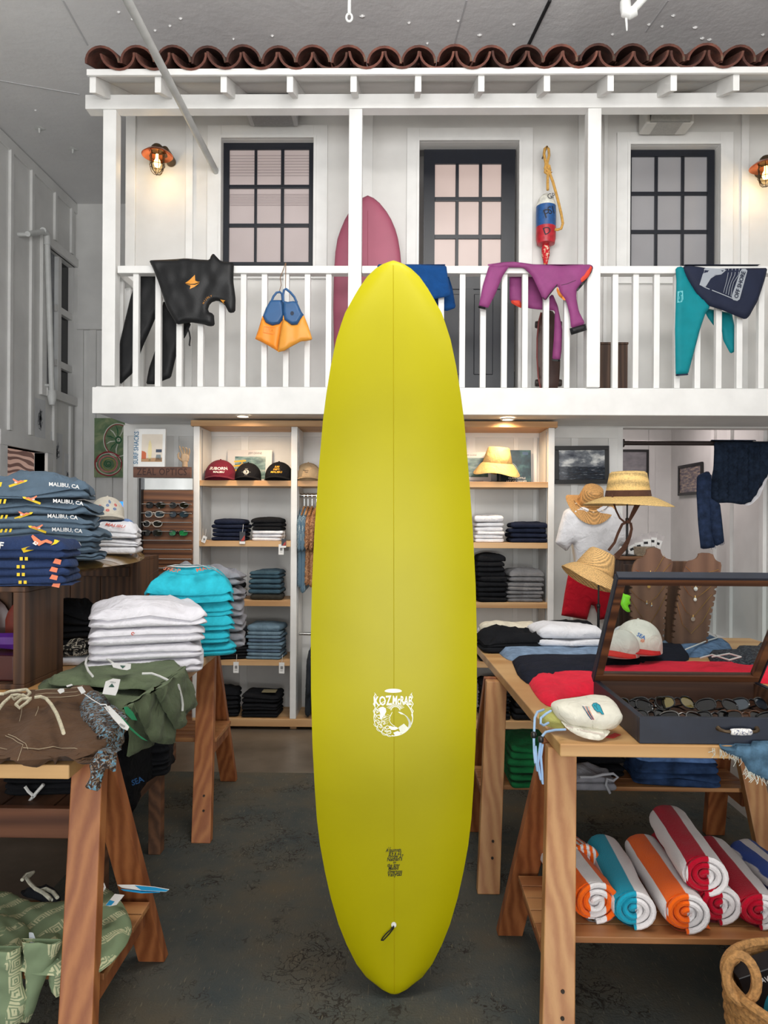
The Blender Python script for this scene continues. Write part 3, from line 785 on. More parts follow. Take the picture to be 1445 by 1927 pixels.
# white emblem on the deck: lettering over a sunrise, breaking waves and a head with streaming hair
em = MB(); ed = lambda a, b_: deck(a, b_, .0012); flip = lambda u, v: ed(740 + u, 1337 - v)
letter(em, 'KOZ', 24, flip, (-20, 22), .08, .66, off=.025); letter(em, 'McRAE', 22, flip, (16, 23), -.05, .54, off=.025)
for sx in (-1, 1):
 ribbon(em, [(sx * x, z) for x, z in ((33, 36), (36, 30), (33, 24), (37, 17), (33, 10), (37, 4), (34, -3), (36, -9))], 1.4, flip)
 ribbon(em, [(sx * x, z) for x, z in ((35, 38), (31, 33), (34, 28), (31, 22), (35, 14), (32, 6))], .7, flip)
patch(em, arc(0, 41, 16, 0, 180, 12, 4.5) + arc(0, 41, 16, 180, 360, 12, 3)[1:-1], flip)
for k in range(15):
 a = R(25 + 130 * k / 14); ribbon(em, [(4 + 10 * math.cos(a), 4 + 10 * math.sin(a)), (4 + 18 * math.cos(a), 4 + 17 * math.sin(a))], [1.2, .5], flip)
ribbon(em, arc(4, 4, 8.5, 10, 170), 1.4, flip)
ribbon(em, arc(0, -8, 36, 112, 262, 30, 34), 1.0, flip); ribbon(em, arc(0, -8, 36, 60, -95, 30, 34), 1.6, flip)
for cxw, cyw, r0 in ((-22, 3, 9), (-27, -8, 6), (-18, -6, 5), (-29, -17, 6), (-24, -25, 6), (-15, -32, 6), (-18, -19, 5), (-7, -36, 5), (-10, -27, 5), (-30, 3, 5)):
 pts = [(cxw + r0 * (1 - .012 * t) * math.cos(R(200 - t * 5)), cyw + r0 * (1 - .012 * t) * math.sin(R(200 - t * 5))) for t in range(0, 76, 4)]
 ribbon(em, pts, 1.2, flip)
 ribbon(em, arc(cxw, cyw - r0 * .2, r0 * 1.25, 190, 330, 8), .8, flip)
patch(em, [(-27, 6), (-24, 11), (-19, 12), (-14, 9), (-13, 3), (-16, -3), (-20, -8), (-23, -13), (-25, -7), (-24, -1)], flip)
for k in range(13):                                   # hair
 t = k / 12
 pts = [(3 + 2 * t, 1 - 3 * t), (13 + 6 * t, 3 - 4 * t), (24 + 6 * t * .6, -5 - 3 * t), (30 + 3 * t, -18), (27 + 6 * t, -30 + 6 * t), (14 + 14 * t, -42 + 12 * t)]
 ribbon(em, [tuple(q) for q in smooth_loop(pts, 2)[1:-3]], [.7 + .5 * math.sin(j) ** 2 for j in range(len(smooth_loop(pts, 2)) - 4)], flip)
ribbon(em, [(-2, 2), (-4, -2), (-7, -8), (-6, -11), (-7, -14), (-5, -18), (-1, -22), (3, -24)], 1.0, flip)   # face line
patch(em, [(-7, -23), (-1, -25), (5, -25), (10, -28), (4, -31), (-3, -31), (-7, -28)], flip)
patch(em, [(0, -36), (8, -33), (16, -36), (11, -40), (3, -41)], flip)
for k in range(6): ribbon(em, [(-12 - k * 1.5, -2 - k * 3.2), (-5 - k, -5 - k * 3)], .5, flip)
em.build('emblem', mat('white_print', (238, 240, 226), .4, 0), board, fix=False)
# handwritten order notes in black marker
hn = MB()
for k, (s, sz) in enumerate((('A custom', 9), ('8\'6 x 23', 9), ('model 27', 9), ('Nathan\'s', 10), ('on', 7), ('the tray', 9), ('Malibu', 9), ('cheersssss', 8), ('Vallytas', 11))):
 letter(hn, s, sz, lambda u, v: deck(742 + u, 1612 - v, .0012), ((-2, 1, 2, 0, 0, -2, -2, 1, 0)[k], 21 - k * 5.6), (.05, .08, -.03, .06, 0, .04, .05, .0, .06)[k], .8, shear=.25, off=.02)
ribbon(hn, [(-11, 30 - 3), (-9, 16), (-7, 27), (-10, 21), (-5, 20)], .6, lambda u, v: deck(742 + u, 1612 - v, .0012))
hn.build('handwriting', mat('black_marker', (20, 24, 10), .5, 0), board, fix=False)
c = deck(741, 1729, .001)
MB().lathe([(.0004, .004), (.0085, .004), (.009, 0)], 20, (0, 0, 0)).xf(Matrix.Translation(c) @ Matrix.Rotation(R(90), 4, 'X')).build('leash_plug', mat('white_plastic', (232, 232, 228), .3, 0), board, smooth=True)
lp = [deck(a, b_, .006 + .004 * math.sin(i * .8)) for i, (a, b_) in enumerate(((741, 1730), (734, 1737), (726, 1744), (720, 1752), (718, 1757), (721, 1758), (727, 1752), (733, 1745), (739, 1736), (741, 1731)))]
MB().tube(lp, .0022, 7).build('leash_loop', mat('black_cord', (20, 20, 18), .6, 0), board, smooth=True)
# rug
r0 = PZ(300, 1445, .012).y
rugm = MB().box((-1.5, -1.6, .0005), (1.95, min(r0, 4.56), .007))
solo(rugm, 'rug', rug_mat(), 'worn dark teal patterned rug covering the floor under the tables', 'rug')
# ---------------------------------------------------------------- trestle tables
fir = wood('fir_wood', (188, 140, 90), (160, 106, 62), 'Z', 7)
fir_r = wood('red_fir_wood', (160, 98, 56), (122, 66, 34), 'Z', 8)
fir_l = wood('left_fir_wood', (168, 108, 62), (136, 78, 42), 'Z', 7)
top_w = wood('maple_top', (208, 166, 112), (184, 136, 84), 'X', 2.5, .42)
old_w = wood('weathered_plank', (116, 78, 52), (74, 48, 32), 'Y', 7, .7)
drk_w = wood('dark_crate_wood', (92, 62, 40), (52, 33, 21), 'Z', 8, .6)
scr_m = mat('screw_head', (70, 64, 58), .45, 0, metal=.8)
ZT = .92
def quad_top(c4, z0, z1): return MB().hexa([(x, y, z0) for x, y in c4], [(x, y, z1) for x, y in c4])
# right table
cA, cB = PZ(1054, 1400, ZT), PZ(880, 1196, ZT)
tb = thing('display_table', (1.2, 3.0, 0), 'right wooden display table covered with hats, jeans and the blue sunglasses case', 'table')
ex = 1.75
c4 = [(cA.x, cA.y), (cA.x + ex, cA.y - .005), (cB.x + ex, cB.y), (cB.x, cB.y)]
quad_top(c4, ZT - .042, ZT).build('tabletop', top_w, tb, bev=.004)
def leg_foot(px, py): return PZ(px, py, 0.0075)
fl, rl = Vector((.515, 2.12, .012)), leg_foot(958, 1755)
def hleg(a, b_, wx, wy):                              # a leg whose ends are cut level
 c = lambda o: [o + Vector((-wx / 2, -wy / 2, 0)), o + Vector((wx / 2, -wy / 2, 0)), o + Vector((wx / 2, wy / 2, 0)), o + Vector((-wx / 2, wy / 2, 0))]
 return MB().hexa(c(a), c(b_))
def trest(name, label, f, r_, apx, length, zt, planks, zs, wm=fir, wr=fir_r):
 """one A-frame at each end with a slatted shelf between them; apx: x of the apex; length: signed distance to the other end"""
 t = thing(name, (f.x + length / 2, (f.y + r_.y) / 2, 0), label, 'trestle')
 ym = (f.y + r_.y) / 2; sg = 1 if length > 0 else -1
 for e in (0, length):
  for a, m_, sgn in ((f, wm, -1), (r_, wr, 1)):
   dx = (a.x - apx) * (1 if e == 0 else -1)
   a2 = Vector((apx + e + dx, a.y, a.z)); tp = Vector((apx + e, ym + sgn * .032, zt))
   lg = hleg(a2, tp, .098, .05).build('leg', m_, t, bev=.004)
   if sgn < 0:
    for zf in (.16, .235):
     q = a2 + (tp - a2) * zf
     MB().lathe([(.0003, .004), (.0055, .004), (.0065, 0)], 10).xf(Matrix.Translation(q + Vector((.01, -.0245, 0))) @ Matrix.Rotation(R(84), 4, 'X')).build('screw', scr_m, lg, smooth=True)
 k = zs / zt; ya = f.y + (ym - f.y) * k + .03; yb = r_.y - (r_.y - ym) * k - .03
 xa_ = f.x + (apx - f.x) * k
 for e in (0, length):
  x = xa_ + e if e == 0 else apx + e - (f.x - apx) * (1 - k)
  MB().box((x - .035, ya, zs - .085), (x + .035, yb, zs - .0215)).build('bearer', wr, t, bev=.003)
 xs_ = sorted((xa_ - sg * .05, apx + length + sg * .05))
 wdt = (yb - ya) / planks
 for i in range(planks):
  y0 = ya + i * wdt + .003
  MB().box((xs_[0], y0, zs - .02), (xs_[1], y0 + wdt - .006, zs - .001 * (i % 2))).build('plank', shelf_w, t, bev=.002)
 xs_ = sorted((apx + sg * .05, apx + length - sg * .05))
 MB().box((xs_[0], ym - .02, zt - .04), (xs_[1], ym + .02, zt - .002)).build('top_rail', wm, t, bev=.003)
 return t
shelf_w = wood('shelf_plank', (178, 128, 80), (140, 88, 50), 'X', 5, .5)
fl.x = P(1046, 1900, 2.13).x
ztr = ZT - .044
ZL = .0075
fl.z = rl.z = ZL
trest('trestle', 'near right trestle holding rolled striped towels under the right table', fl, rl, .572, 1.12, ztr, 5, .315)
f2 = leg_foot(918, 1678); f2.z = ZL; r2 = Vector((f2.x, 3.75, ZL))
trest('trestle', 'far right trestle behind the surfboard with folded jeans on its shelf', f2, r2, f2.x + .07, 1.12, ztr, 5, .41)
# left table
cA, cB = PZ(130, 1440, ZT), PZ(425, 1212, ZT)
tl = thing('display_table', (-1.7, 3.1, 0), 'left wooden display table covered with boardshorts and sweatshirt stacks', 'table')
c4 = [(cA.x - 1.2, cA.y), (cA.x, cA.y), (cA.x - .04, 4.15), (cA.x - 1.2, 4.15)]
quad_top(c4, ZT - .042, ZT).build('tabletop', top_w, tl, bev=.004)
lf = Vector((P(147, 1900, 1.95).x, 1.93, ZL)); lr = leg_foot(289, 1803); lr.z = ZL
trest('trestle', 'near left trestle with sage boardshorts on its shelf', lf, lr, -.966, -1.05, ztr, 5, .30, fir_l)
l2, lr2 = leg_foot(380, 1583), leg_foot(431, 1468); l2.z = lr2.z = ZL
trest('trestle', 'far left trestle under the white and turquoise sweatshirt stacks', l2, lr2, -1.05, -1.0, ztr, 5, .45, fir_l)
# low old bench under the left table
bx = -1.10; zb = .52
be = thing('low_bench', (bx - .4, 3.1, 0), 'low weathered wooden bench under the left table holding dark clothes', 'bench')
y0b, y1b = 2.72, 3.55
MB().box((bx - 1.1, y0b, zb - .115), (bx, y0b + .035, zb)).build('front_board', wood('bench_front', (116, 74, 50), (78, 46, 30), 'X', 5, .6), be, bev=.004)
MB().box((bx - .03, y0b + .037, zb - .09), (bx + .008, y1b, zb - .005)).build('side_board', old_w, be, bev=.004)
MB().box((bx - 1.1, y1b - .035, zb - .1), (bx - .03, y1b, zb - .005)).build('rear_board', old_w, be, bev=.004)
for k in range(5):
 x0 = bx - 1.06 + k * .206
 MB().box((x0, y0b + .04, zb - .035), (x0 + .198, y1b - .04, zb - .012)).build('plank', old_w, be, bev=.003)
for (x, y) in ((bx - .06, y1b - .09), (bx - .06, y0b + .06), (bx - 1.05, y1b - .09), (bx - 1.05, y0b + .06)):
 MB().box((x - .03, y - .03, .0075), (x + .03, y + .03, zb - .037)).build('leg', old_w, be, bev=.003)
# tall wooden crates along the left wall
def crate(name, label, x0, x1, y0, y1, z0, z1, front=False, board=.022, end_planks=3):
 t = thing(name, ((x0 + x1) / 2, (y0 + y1) / 2, z0), label, 'crate')
 MB().box((x0, y0, z1 - board), (x1, y1, z1)).build('top_panel', drk_w, t, bev=.003)
 MB().box((x0, y0, z0), (x1, y1, z0 + board)).build('bottom_panel', drk_w, t, bev=.003)
 MB().box((x1 - board * 2.2, y0, z0 + board), (x1, y1, z1 - board)).build('side_panel', drk_w, t, bev=.003)
 MB().box((x0, y0, z0 + board), (x0 + board, y1, z1 - board)).build('side_panel', drk_w, t, bev=.003)
 yb = y0 + .012 if front else y1 - .02
 n = 6; wd = (x1 - x0 - board * 3.2) / n
 for k in range(n):
  a = x0 + board + k * wd
  MB().box((a + .002, yb, z0 + board), (a + wd - .002, yb + .015, z1 - board)).build('plank', drk_w, t, bev=.002)
 if front:
  for z in (z0 + .10, z0 + .30, z1 - .09):
   MB().box((x0 + board, y0 - .006, z - .03), (x1 - board * 2.2, y0 + .011, z + .03)).build('rail', drk_w, t, bev=.002)
 return t
xc1 = P(46, 1200, 2.95).x; zc1 = P(60, 1105, 2.95).z
crate('wooden_crate', 'open dark wooden crate holding skateboard decks, left of the sweatshirts', xc1 - .62, xc1, 2.95, 3.30, ZT + .001, zc1)
xc2 = P(258, 1100, 4.58).x; zc2 = P(250, 1050, 4.58).z
crate('wooden_crate', 'large dark planked wooden crate under the brown mini surfboard', xc2 - 1.25, xc2, 4.58, 5.0, .0, zc2, True)
# ---------------------------------------------------------------- shelf unit on the lower wall
YS = 5.5
shelf_wd = wood('shelf_oak', (206, 168, 122), (178, 134, 88), 'X', 3, .5)
upr_m = mat('upright_white', (226, 226, 224), .5, .03)
unit = thing('shelf_unit', (P(700, 1360, YS).x, (YS + YB) / 2, 0), 'tall built in shelf unit with white uprights and oak shelves', 'shelf')
U = [363, 547, 846, 1031]                            # left px edge of each upright
ux = [P(p, 1000, YS).x for p in U]; UW = .048
zst = ZU - .05
zbot = P(450, 1352, YS).z
for x in ux:
 MB().box((x, YS, zbot + .001), (x + UW, YB - .014, zst)).build('upright', upr_m, unit, bev=.003)
 for s in (0, 1):
  xx = x - .004 if s == 0 else x + UW
  st = MB().box((xx, YS + .06, zbot + .05), (xx + .004, YS + .075, zst - .02))
  st.build('shelf_pin_strip', mat('grey_steel', (150, 150, 150), .4, 0, metal=.7), unit)
MB().box((ux[0] - .02, YS - .01, zst + .001), (ux[3] + UW + .02, YB - .014, ZU - .002)).build('top_board', shelf_wd, unit, bev=.003)
MB().box((ux[0] - .01, YS - .005, zbot - .06), (ux[3] + UW + .01, YB - .014, zbot)).build('base_board', shelf_wd, unit, bev=.003)
for x in [u + UW / 2 for u in ux]:
 for y in (YS + .03, YB - .09): MB().box((x - .025, y, 0), (x + .025, y + .05, zbot - .061)).build('foot', shelf_wd, unit, bev=.002)
bay = [(ux[0] + UW, ux[1]), (ux[1] + UW, ux[2]), (ux[2] + UW, ux[3])]
def zshelf(px, py): return P(px, py, YS).z
SHL = [zshelf(460, y) for y in (904, 1018, 1130, 1242)]
for b_, (x0, x1) in enumerate(bay):
 for k, z in enumerate(SHL):
  if b_ == 1 and k > 0: continue
  MB().box((x0 + .001, YS + .004, z - .044), (x1 - .001, YB - .016, z)).build('shelf_board', shelf_wd, unit, bev=.002)
def col(name, rgb, **k): return cloth(name, rgb, **k)
c_black = col('black_cotton', (26, 27, 30)); c_navy = col('navy_cotton', (30, 36, 54)); c_white = col('white_cotton', (226, 226, 230), var=.04)
c_teal = col('dark_teal_cotton', (58, 82, 96)); c_teal2 = col('petrol_cotton', (66, 92, 106)); c_olive = col('dark_olive_cotton', (56, 54, 48)); c_denimsoft = col('faded_denim', (108, 132, 148)); c_grey = col('grey_fleece', (118, 118, 120)); c_cream = col('cream_cotton', (216, 208, 188))
c_slate = col('slate_blue_fleece', (84, 100, 118)); c_turq = col('turquoise_fleece', (48, 182, 202)); c_hgrey = col('heather_grey_fleece', (140, 140, 146))
def at_shelf(px, py, k_row, dy=.14):
 z = (SHL[k_row] if k_row < 4 else zbot)
 p = P(px, 1000, YS + dy); return (p.x, YS + dy, z + .001)
W1 = .25; D1 = .25
# left bay
stack(at_shelf(437, 0, 1), 0, .26, D1, [(.034, c_navy)] * 5, 'folded navy shirt', 'left stack on second shelf of left bay', 'navy shirts on the second shelf', seed=2, sag=.012)
stack(at_shelf(506, 0, 1), 0, .245, D1, [(.03, c_white)] * 3 + [(.032, c_black)] * 3, ['folded white shirt'] * 3 + ['folded black shirt'] * 3, 'right stack on second shelf of left bay', 'black and white shirts on the second shelf', seed=3, sag=.02)
stack(at_shelf(435, 0, 2), 0, .22, D1, [(.06, c_black), (.028, c_cream), (.05, c_black)], ['folded black sweater', 'folded cream shirt', 'folded black sweater'], 'left stack on third shelf of left bay', 'sweaters on the third shelf', 'sweater', ['folded_sweater', 'folded_shirt', 'folded_sweater'], seed=4, sag=.02)
stack(at_shelf(504, 0, 2), 0, .255, D1, [(.05, c_olive), (.042, c_teal2), (.042, c_teal), (.042, c_teal2), (.055, c_teal)], ['folded dark olive sweater', 'folded petrol blue sweater', 'folded dark teal sweater', 'folded petrol blue sweater', 'folded dark teal sweater'], 'right stack on third shelf of left bay', 'teal sweaters on the third shelf', 'sweater', 'folded_sweater', seed=5, sag=.012)
stack(at_shelf(440, 0, 3, .13), .2, .24, D1, [(.055, c_black), (.055, c_black), (.06, c_black), (.10, c_black)], 'folded black hoodie', 'left stack on fourth shelf of left bay', 'black hoodies on the fourth shelf', 'hoodie', 'folded_hoodie', seed=6, sag=.03)
stack(at_shelf(503, 0, 3), -.05, .285, D1, [(.026, c_denimsoft), (.03, c_denimsoft), (.026, col('blue_grey_cotton', (92, 112, 132))), (.03, c_denimsoft), (.03, c_denimsoft), (.028, col('blue_grey_cotton', (92, 112, 132))), (.03, c_denimsoft), (.028, c_denimsoft), (.045, c_denimsoft)], 'folded pale denim shirt', 'right stack on fourth shelf of left bay', 'pale denim shirts on the fourth shelf', seed=7, sag=.014)
stack(at_shelf(425, 0, 4), .1, .26, D1, [(.07, c_black), (.07, c_black), (.08, c_black)], 'folded black sweatpants', 'left stack on the base shelf', 'black sweatpants on the base shelf', 'pants', 'folded_pants', seed=8, sag=.03)
blk, zt_ = stack(at_shelf(497, 0, 4, .13), 0, .31, D1, [(.06, c_black), (.06, c_black), (.065, c_black)], 'folded black jeans', 'right stack on the base shelf', 'black jeans on the base shelf', 'jeans', 'folded_jeans', seed=9, sag=.01)
p = P(505, 1312, YS + .02)
MB().box((p.x - .055, YS + .03, zt_ + .012), (p.x + .055, YS + .12, zt_ + .016)).build('paper_label', mat('tan_paper', (136, 126, 96), .8, .06), blk[-1])['label'] = 'tan paper waist label'
# right bay
stack(at_shelf(918, 0, 1, .15), .02, .23, D1, [(.03, c_white)] * 3 + [(.036, c_white), (.036, c_white), (.05, c_white)], 'folded white shirt', 'stack on second shelf of right bay', 'white shirts in the right bay', seed=10, sag=.006)
stack(at_shelf(990, 0, 1), .0, .30, D1, [(.04, c_navy)] * 4, 'folded black navy shirt', 'stack on second shelf of right bay', 'navy shirts in the right bay', seed=11, sag=.01)
stack(at_shelf(921, 0, 2, .13), .1, .23, D1, [(.042, c_black)] * 9, 'folded black shirt', 'tall stack on third shelf of right bay', 'black shirts in the right bay', seed=12, sag=.03, jit=.02)
stack(at_shelf(984, 0, 2), .0, .29, D1, [(.034, c_grey)] * 5 + [(.085, c_grey)], 'folded grey sweatshirt', 'stack on third shelf of right bay', 'grey sweatshirts in the right bay', 'sweatshirt', 'folded_sweatshirt', seed=13, sag=.03)
stack(at_shelf(925, 0, 3), .0, .22, D1, [(.03, c_black), (.03, c_grey), (.03, c_black), (.03, c_cream)], ['folded black shirt', 'folded grey shirt', 'folded black shirt', 'folded cream shirt'], 'stack on fourth shelf of right bay', 'shirts low in the right bay', seed=14, sag=.01)
stack(at_shelf(930, 0, 4), .0, .24, D1, [(.06, c_black)] * 5, 'folded black pants', 'stack on base shelf of right bay', 'black pants low in the right bay', 'pants', 'folded_pants', seed=15, sag=.01)
stack(at_shelf(992, 0, 4), .0, .24, D1, [(.05, c_black)] * 4, 'folded black trousers', 'right stack on base shelf of right bay', 'black trousers low in the right bay', 'pants', 'folded_pants', seed=16, sag=.01)
# price tags hanging over the shelf edges
tag_w = mat('white_card', (230, 230, 228), .6, .02); tag_k = mat('charcoal_card', (54, 58, 66), .6, .04); ink = mat('black_ink', (28, 28, 30), .6, 0); red_ink = mat('red_ink', (200, 60, 46), .6, 0)
def price_tag(px, py, w_, h, label, two=True, rot=0, Y=YS - .012, style=0, string=.06):
 c = P(px, py, Y); M = Matrix.Translation(c) @ Matrix.Rotation(rot, 4, 'Y')
 t = thing('price_tag', c, label, 'tag', 'price tags on the shelf edges')
 MB().box((-w_ / 2, 0, -h / 2), (w_ / 2, .0012, h / 2)).xf(M).build('card', tag_w if style != 1 else tag_k, t)
 mb = MB()
 fn = lambda u, v: M @ Vector((u, -.0008, v))
 if style == 1:
  for k in range(3): patch(mb, [(-w_ * .1 + k * w_ * .2, -h * .3), (w_ * .0 + k * w_ * .2, -h * .3), (w_ * .42, -h * (.02 - .12 * k) ), (w_ * .42, h * (.06 + .11 * k))][:4], fn) if False else ribbon(mb, [(-w_ * .25 + k * w_ * .22, -h * .28), (w_ * .40, -h * .0 + h * (.16 - .12 * k))], w_ * .1, fn)
  mb.build('stripes', red_ink, t, fix=False)
  m2 = MB().box((-w_ / 2, -.0006, -h / 2), (w_ / 2, -.0001, -h * .30)).xf(M); m2.build('white_band', tag_w, t)
 else:
  for k in range(9): x = -w_ * .22 + k * w_ * .055; ribbon(mb, [(x, -h * .12), (x, h * .16)], w_ * (.02 + .015 * (k % 3)), fn)
  ribbon(mb, [(-w_ * .25, -h * .25), (w_ * .25, -h * .25)], h * .03, fn)
  mb.build('barcode', ink, t, fix=False)
 q = M @ Vector((0, 0, h / 2 - .004))
 MB().tube([q, q + Vector((.004, .002, string * .5)), q + Vector((.002, .02, string))], .0012, 5).build('string', tag_w, t)
 return t
price_tag(384, 1015, .032, .052, 'white barcode tag by the left upright beside navy shirts', rot=.35)
price_tag(456, 1012, .044, .095, 'charcoal tag with red stripes hanging below navy shirts', style=1)
price_tag(529, 1034, .04, .08, 'grey tag behind the barcode tag below white shirts', Y=YS - .012)
price_tag(534, 1022, .036, .07, 'striped tag hanging in front below the white shirts', style=1, Y=YS - .02)
price_tag(444, 1256, .042, .085, 'white tag hanging below the black hoodies')
price_tag(530, 1257, .042, .085, 'white barcode tag hanging below the pale denim shirts')
# caps on the top shelf
def cap(px, Y, rgb, label, rz=0, size=.17, name='baseball_cap', brim_rgb=None, lines=None, emb=None):
 base = Vector(px) if Y is None else Vector((P(px, 905, Y).x, Y, SHL[0] + .001))
 t = thing(name, base, label, 'cap')
 M = Matrix.Translation(base) @ Matrix.Rotation(rz, 4, 'Z')
 r = size / 2; m = cloth('cap_' + label.split()[0] + '_' + label.split()[1], rgb, .06)
 def dome(th, ph, k=1.0):
  x = r * math.cos(th) * math.cos(ph) * k; y = r * 1.12 * math.sin(th) * math.cos(ph) * k; z = .032 + r * 1.12 * (math.sin(ph) ** .9 if ph > 0 else 0) * k
  if y < 0: z -= 0.25 * -y * (math.sin(ph));
  return Vector((x, y, z))
 mb = MB().grid(lambda u, v: M @ dome(2 * PI * u, (PI / 2) * v * .999), 36, 12, cu=True)
 for k in range(36): pass
 mb.grid(lambda u, v: M @ (dome(2 * PI * u, 0) * (1) - Vector((0, 0, .032 * (1 - v)))), 36, 2, cu=True)
 mb.build('crown', m, t, smooth=True)
 MB().lathe([(.0003, .008), (.006, .006), (.007, 0)], 10, M @ Vector((0, 0, .03 + r * 1.12))).build('button', m, t, smooth=True)
 def bill(u, v):
  a = PI * (1.08 + .84 * u); k = 1 + v * .62
  x = r * 1.0 * math.cos(a) * (1 + v * .04); y = r * 1.12 * math.sin(a) - v * .058 * max(0, math.sin(PI * u)) ** .6
  return M @ Vector((x, y, .034 - v * .012 - (x / r) ** 2 * .019 + .003))
 bm_ = MB().grid(bill, 20, 6); n0 = len(bm_.v)
 bm_.add([q - Vector((0, 0, .004)) for q in bm_.v], [tuple(reversed(f)) for f in bm_.f])
 w_ = 21
 for j in range(6): bm_.f += [(j * w_, (j + 1) * w_, (j + 1) * w_ + n0, j * w_ + n0), (j * w_ + 20, j * w_ + 20 + n0, (j + 1) * w_ + 20 + n0, (j + 1) * w_ + 20)]
 for i in range(20): bm_.f += [(6 * w_ + i, 6 * w_ + i + 1, 6 * w_ + i + 1 + n0, 6 * w_ + i + n0)]
 bm_.build('bill', cloth('cap_bill_' + label.split()[0], brim_rgb, .05) if brim_rgb else m, t, smooth=True)
 def front(u, v, lift=.0015):                         # u, v in metres over the front of the crown
  th = -PI / 2 + u / r; ph = max(.05, math.asin(max(0, min(.98, v / (r * 1.2)))))
  q = dome(th, ph); n = Vector((q.x, q.y, q.z * .4)).normalized(); return M @ (q + n * lift)
 if lines:
  for s, sz, uv, mm in lines:
   l = MB(); letter(l, s, sz, front, uv, off=.012); l.build('lettering', mm, t, fix=False)
 if emb: emb(t, front)
 return t
thr_w = mat('white_thread', (228, 222, 214), .7, 0); thr_y = mat('yellow_thread', (226, 172, 40), .7, 0)
yc = YS + .13
cap(415, yc, (98, 28, 44), 'burgundy trucker cap with white lettering, leftmost on the shelf', .08, .245, lines=(('BUBORN', .042, (0, .072), thr_w), ('MALIBU', .026, (.006, .036), thr_w)))
def round_badge(t, fr):
 mb = MB(); f2_ = lambda u, v: fr(u, v)
 ribbon(mb, arc(0, .042, .021, 0, 360, 24)[:-1], .0028, f2_, True); ribbon(mb, arc(0, .042, .016, 0, 360, 24)[:-1], .0016, f2_, True)
 patch(mb, arc(-.003, .042, .009, 100, 300, 10), f2_); ribbon(mb, arc(.003, .042, .008, -70, 80, 8), .002, f2_)
 letter(mb, 'NOTE', .008, f2_, (0, .074), sp=1.3); letter(mb, 'SURF', .008, f2_, (0, .012), sp=1.3)
 ribbon(mb, [(-.036, .04), (-.028, .04)], .002, f2_); ribbon(mb, [(.028, .04), (.036, .04)], .002, f2_)
 mb.build('badge', thr_w, t, fix=False)
cap(467, yc, (24, 24, 27), 'black cap with round white badge, between burgundy cap and yellow lettered cap', .05, .205, emb=round_badge)
cap(525, yc, (22, 22, 24), 'black cap with yellow block lettering beside the upright', -.05, .22, lines=(('SURF', .024, (.004, .094), thr_y), ('DEPT.', .025, (.004, .068), thr_y), ('MALIBU', .028, (.002, .04), thr_y)))
cap(580, yc, (176, 150, 116), 'tan cap with dark script beside the yellow surfboard', .1, .21, lines=(('Retro', .02, (-.02, .06), ink), ('Club', .016, (-.016, .042), ink)))
# bucket hat on its stand and the books
def book(px0, px1, py0, Y, label, cover, draw=None, name='book', lean=.10, thick=.022):
 a, b_ = P(px0, py0, Y), P(px1, py0, Y); zb = SHL[0] + .001; h = a.z - zb
 cx = (a.x + b_.x) / 2; w_ = b_.x - a.x
 M = Matrix.Translation((cx, Y, zb)) @ Matrix.Rotation(-lean, 4, 'X')
 t = thing(name, (cx, Y, zb), label, 'book')
 MB().box((-w_ / 2, 0, 0), (w_ / 2, .003, h)).xf(M).build('cover', cover, t)
 MB().box((-w_ / 2 + .004, .0032, .003), (w_ / 2 - .004, thick, h - .003)).xf(M).build('pages', tag_w, t)
 MB().box((-w_ / 2, thick + .0002, 0), (w_ / 2, thick + .003, h)).xf(M).build('back_cover', cover, t)
 if draw: draw(t, lambda u, v: M @ Vector((u, -.0006, v)), w_, h)
 return t
def sea_mat(name, stops, sc_=(1, 1, 7), det=5):
 m, nt, b = new_mat(name)
 nt.links.new(ramp(nt, noise_tex(nt, coords(nt, sc_), 9, det, .6), [(p_, C(c_)) for p_, c_ in stops]), b.inputs['Base Color']); b.inputs['Roughness'].default_value = .25
 return m
teal_photo = sea_mat('teal_wave_photo', [(.35, (70, 96, 100)), (.5, (112, 142, 140)), (.68, (168, 180, 176))], (1, 1, 3))
grey_cov = mat('pale_grey_cover', (204, 200, 198), .35, .02)
def draw_a(t, fn, w_, h):
 patch(m_ := MB(), [(-w_ * .33, h * .1), (w_ * .36, h * .1), (w_ * .36, h * .8), (-w_ * .33, h * .8)], fn); m_.build('photo', teal_photo, t, fix=False)
 l = MB(); letter(l, 'JEFF DIVINE', .022, lambda u, v: fn(u, v), (w_ * .12, h * .9)); l.build('title', ink, t, fix=False)
 y_ = MB(); fn2 = lambda u, v: fn(u, v) - Vector((0, .0004, 0))
 for k in range(4): ribbon(y_, [(-w_ * .38 + .004 * k, h * (.22 + .14 * k)), (-w_ * .18 + .012 * k, h * (.25 + .14 * k))], .013, fn2)
 ribbon(y_, [(-w_ * .2, h * .5), (-w_ * .17, h * .62), (-w_ * .12, h * .5)], .008, fn2)
 y_.build('yellow_script', thr_y, t, fix=False)
book(427, 511, 846, YB - .075, 'pale grey surf photo book behind the caps', grey_cov, draw_a)
def draw_b(t, fn, w_, h):
 patch(m_ := MB(), [(-w_ * .46, h * .2), (w_ * .42, h * .2), (w_ * .42, h * .82), (-w_ * .46, h * .82)], fn); m_.build('photo', sea_mat('green_wave_photo', [(.35, (50, 70, 66)), (.5, (86, 112, 104)), (.7, (150, 160, 152))], (1, 1, 3)), t, fix=False)
 l = MB(); letter(l, 'JEFF DIVINE', .018, fn, (-w_ * .1, h * .9)); letter(l, 'SURF PHOTOGRAPHS', .015, fn, (0, h * .08)); l.build('title', ink, t, fix=False)
book(862, 924, 850, YB - .08, 'pale surf photographs book left of the bucket hat stand', grey_cov, draw_b)
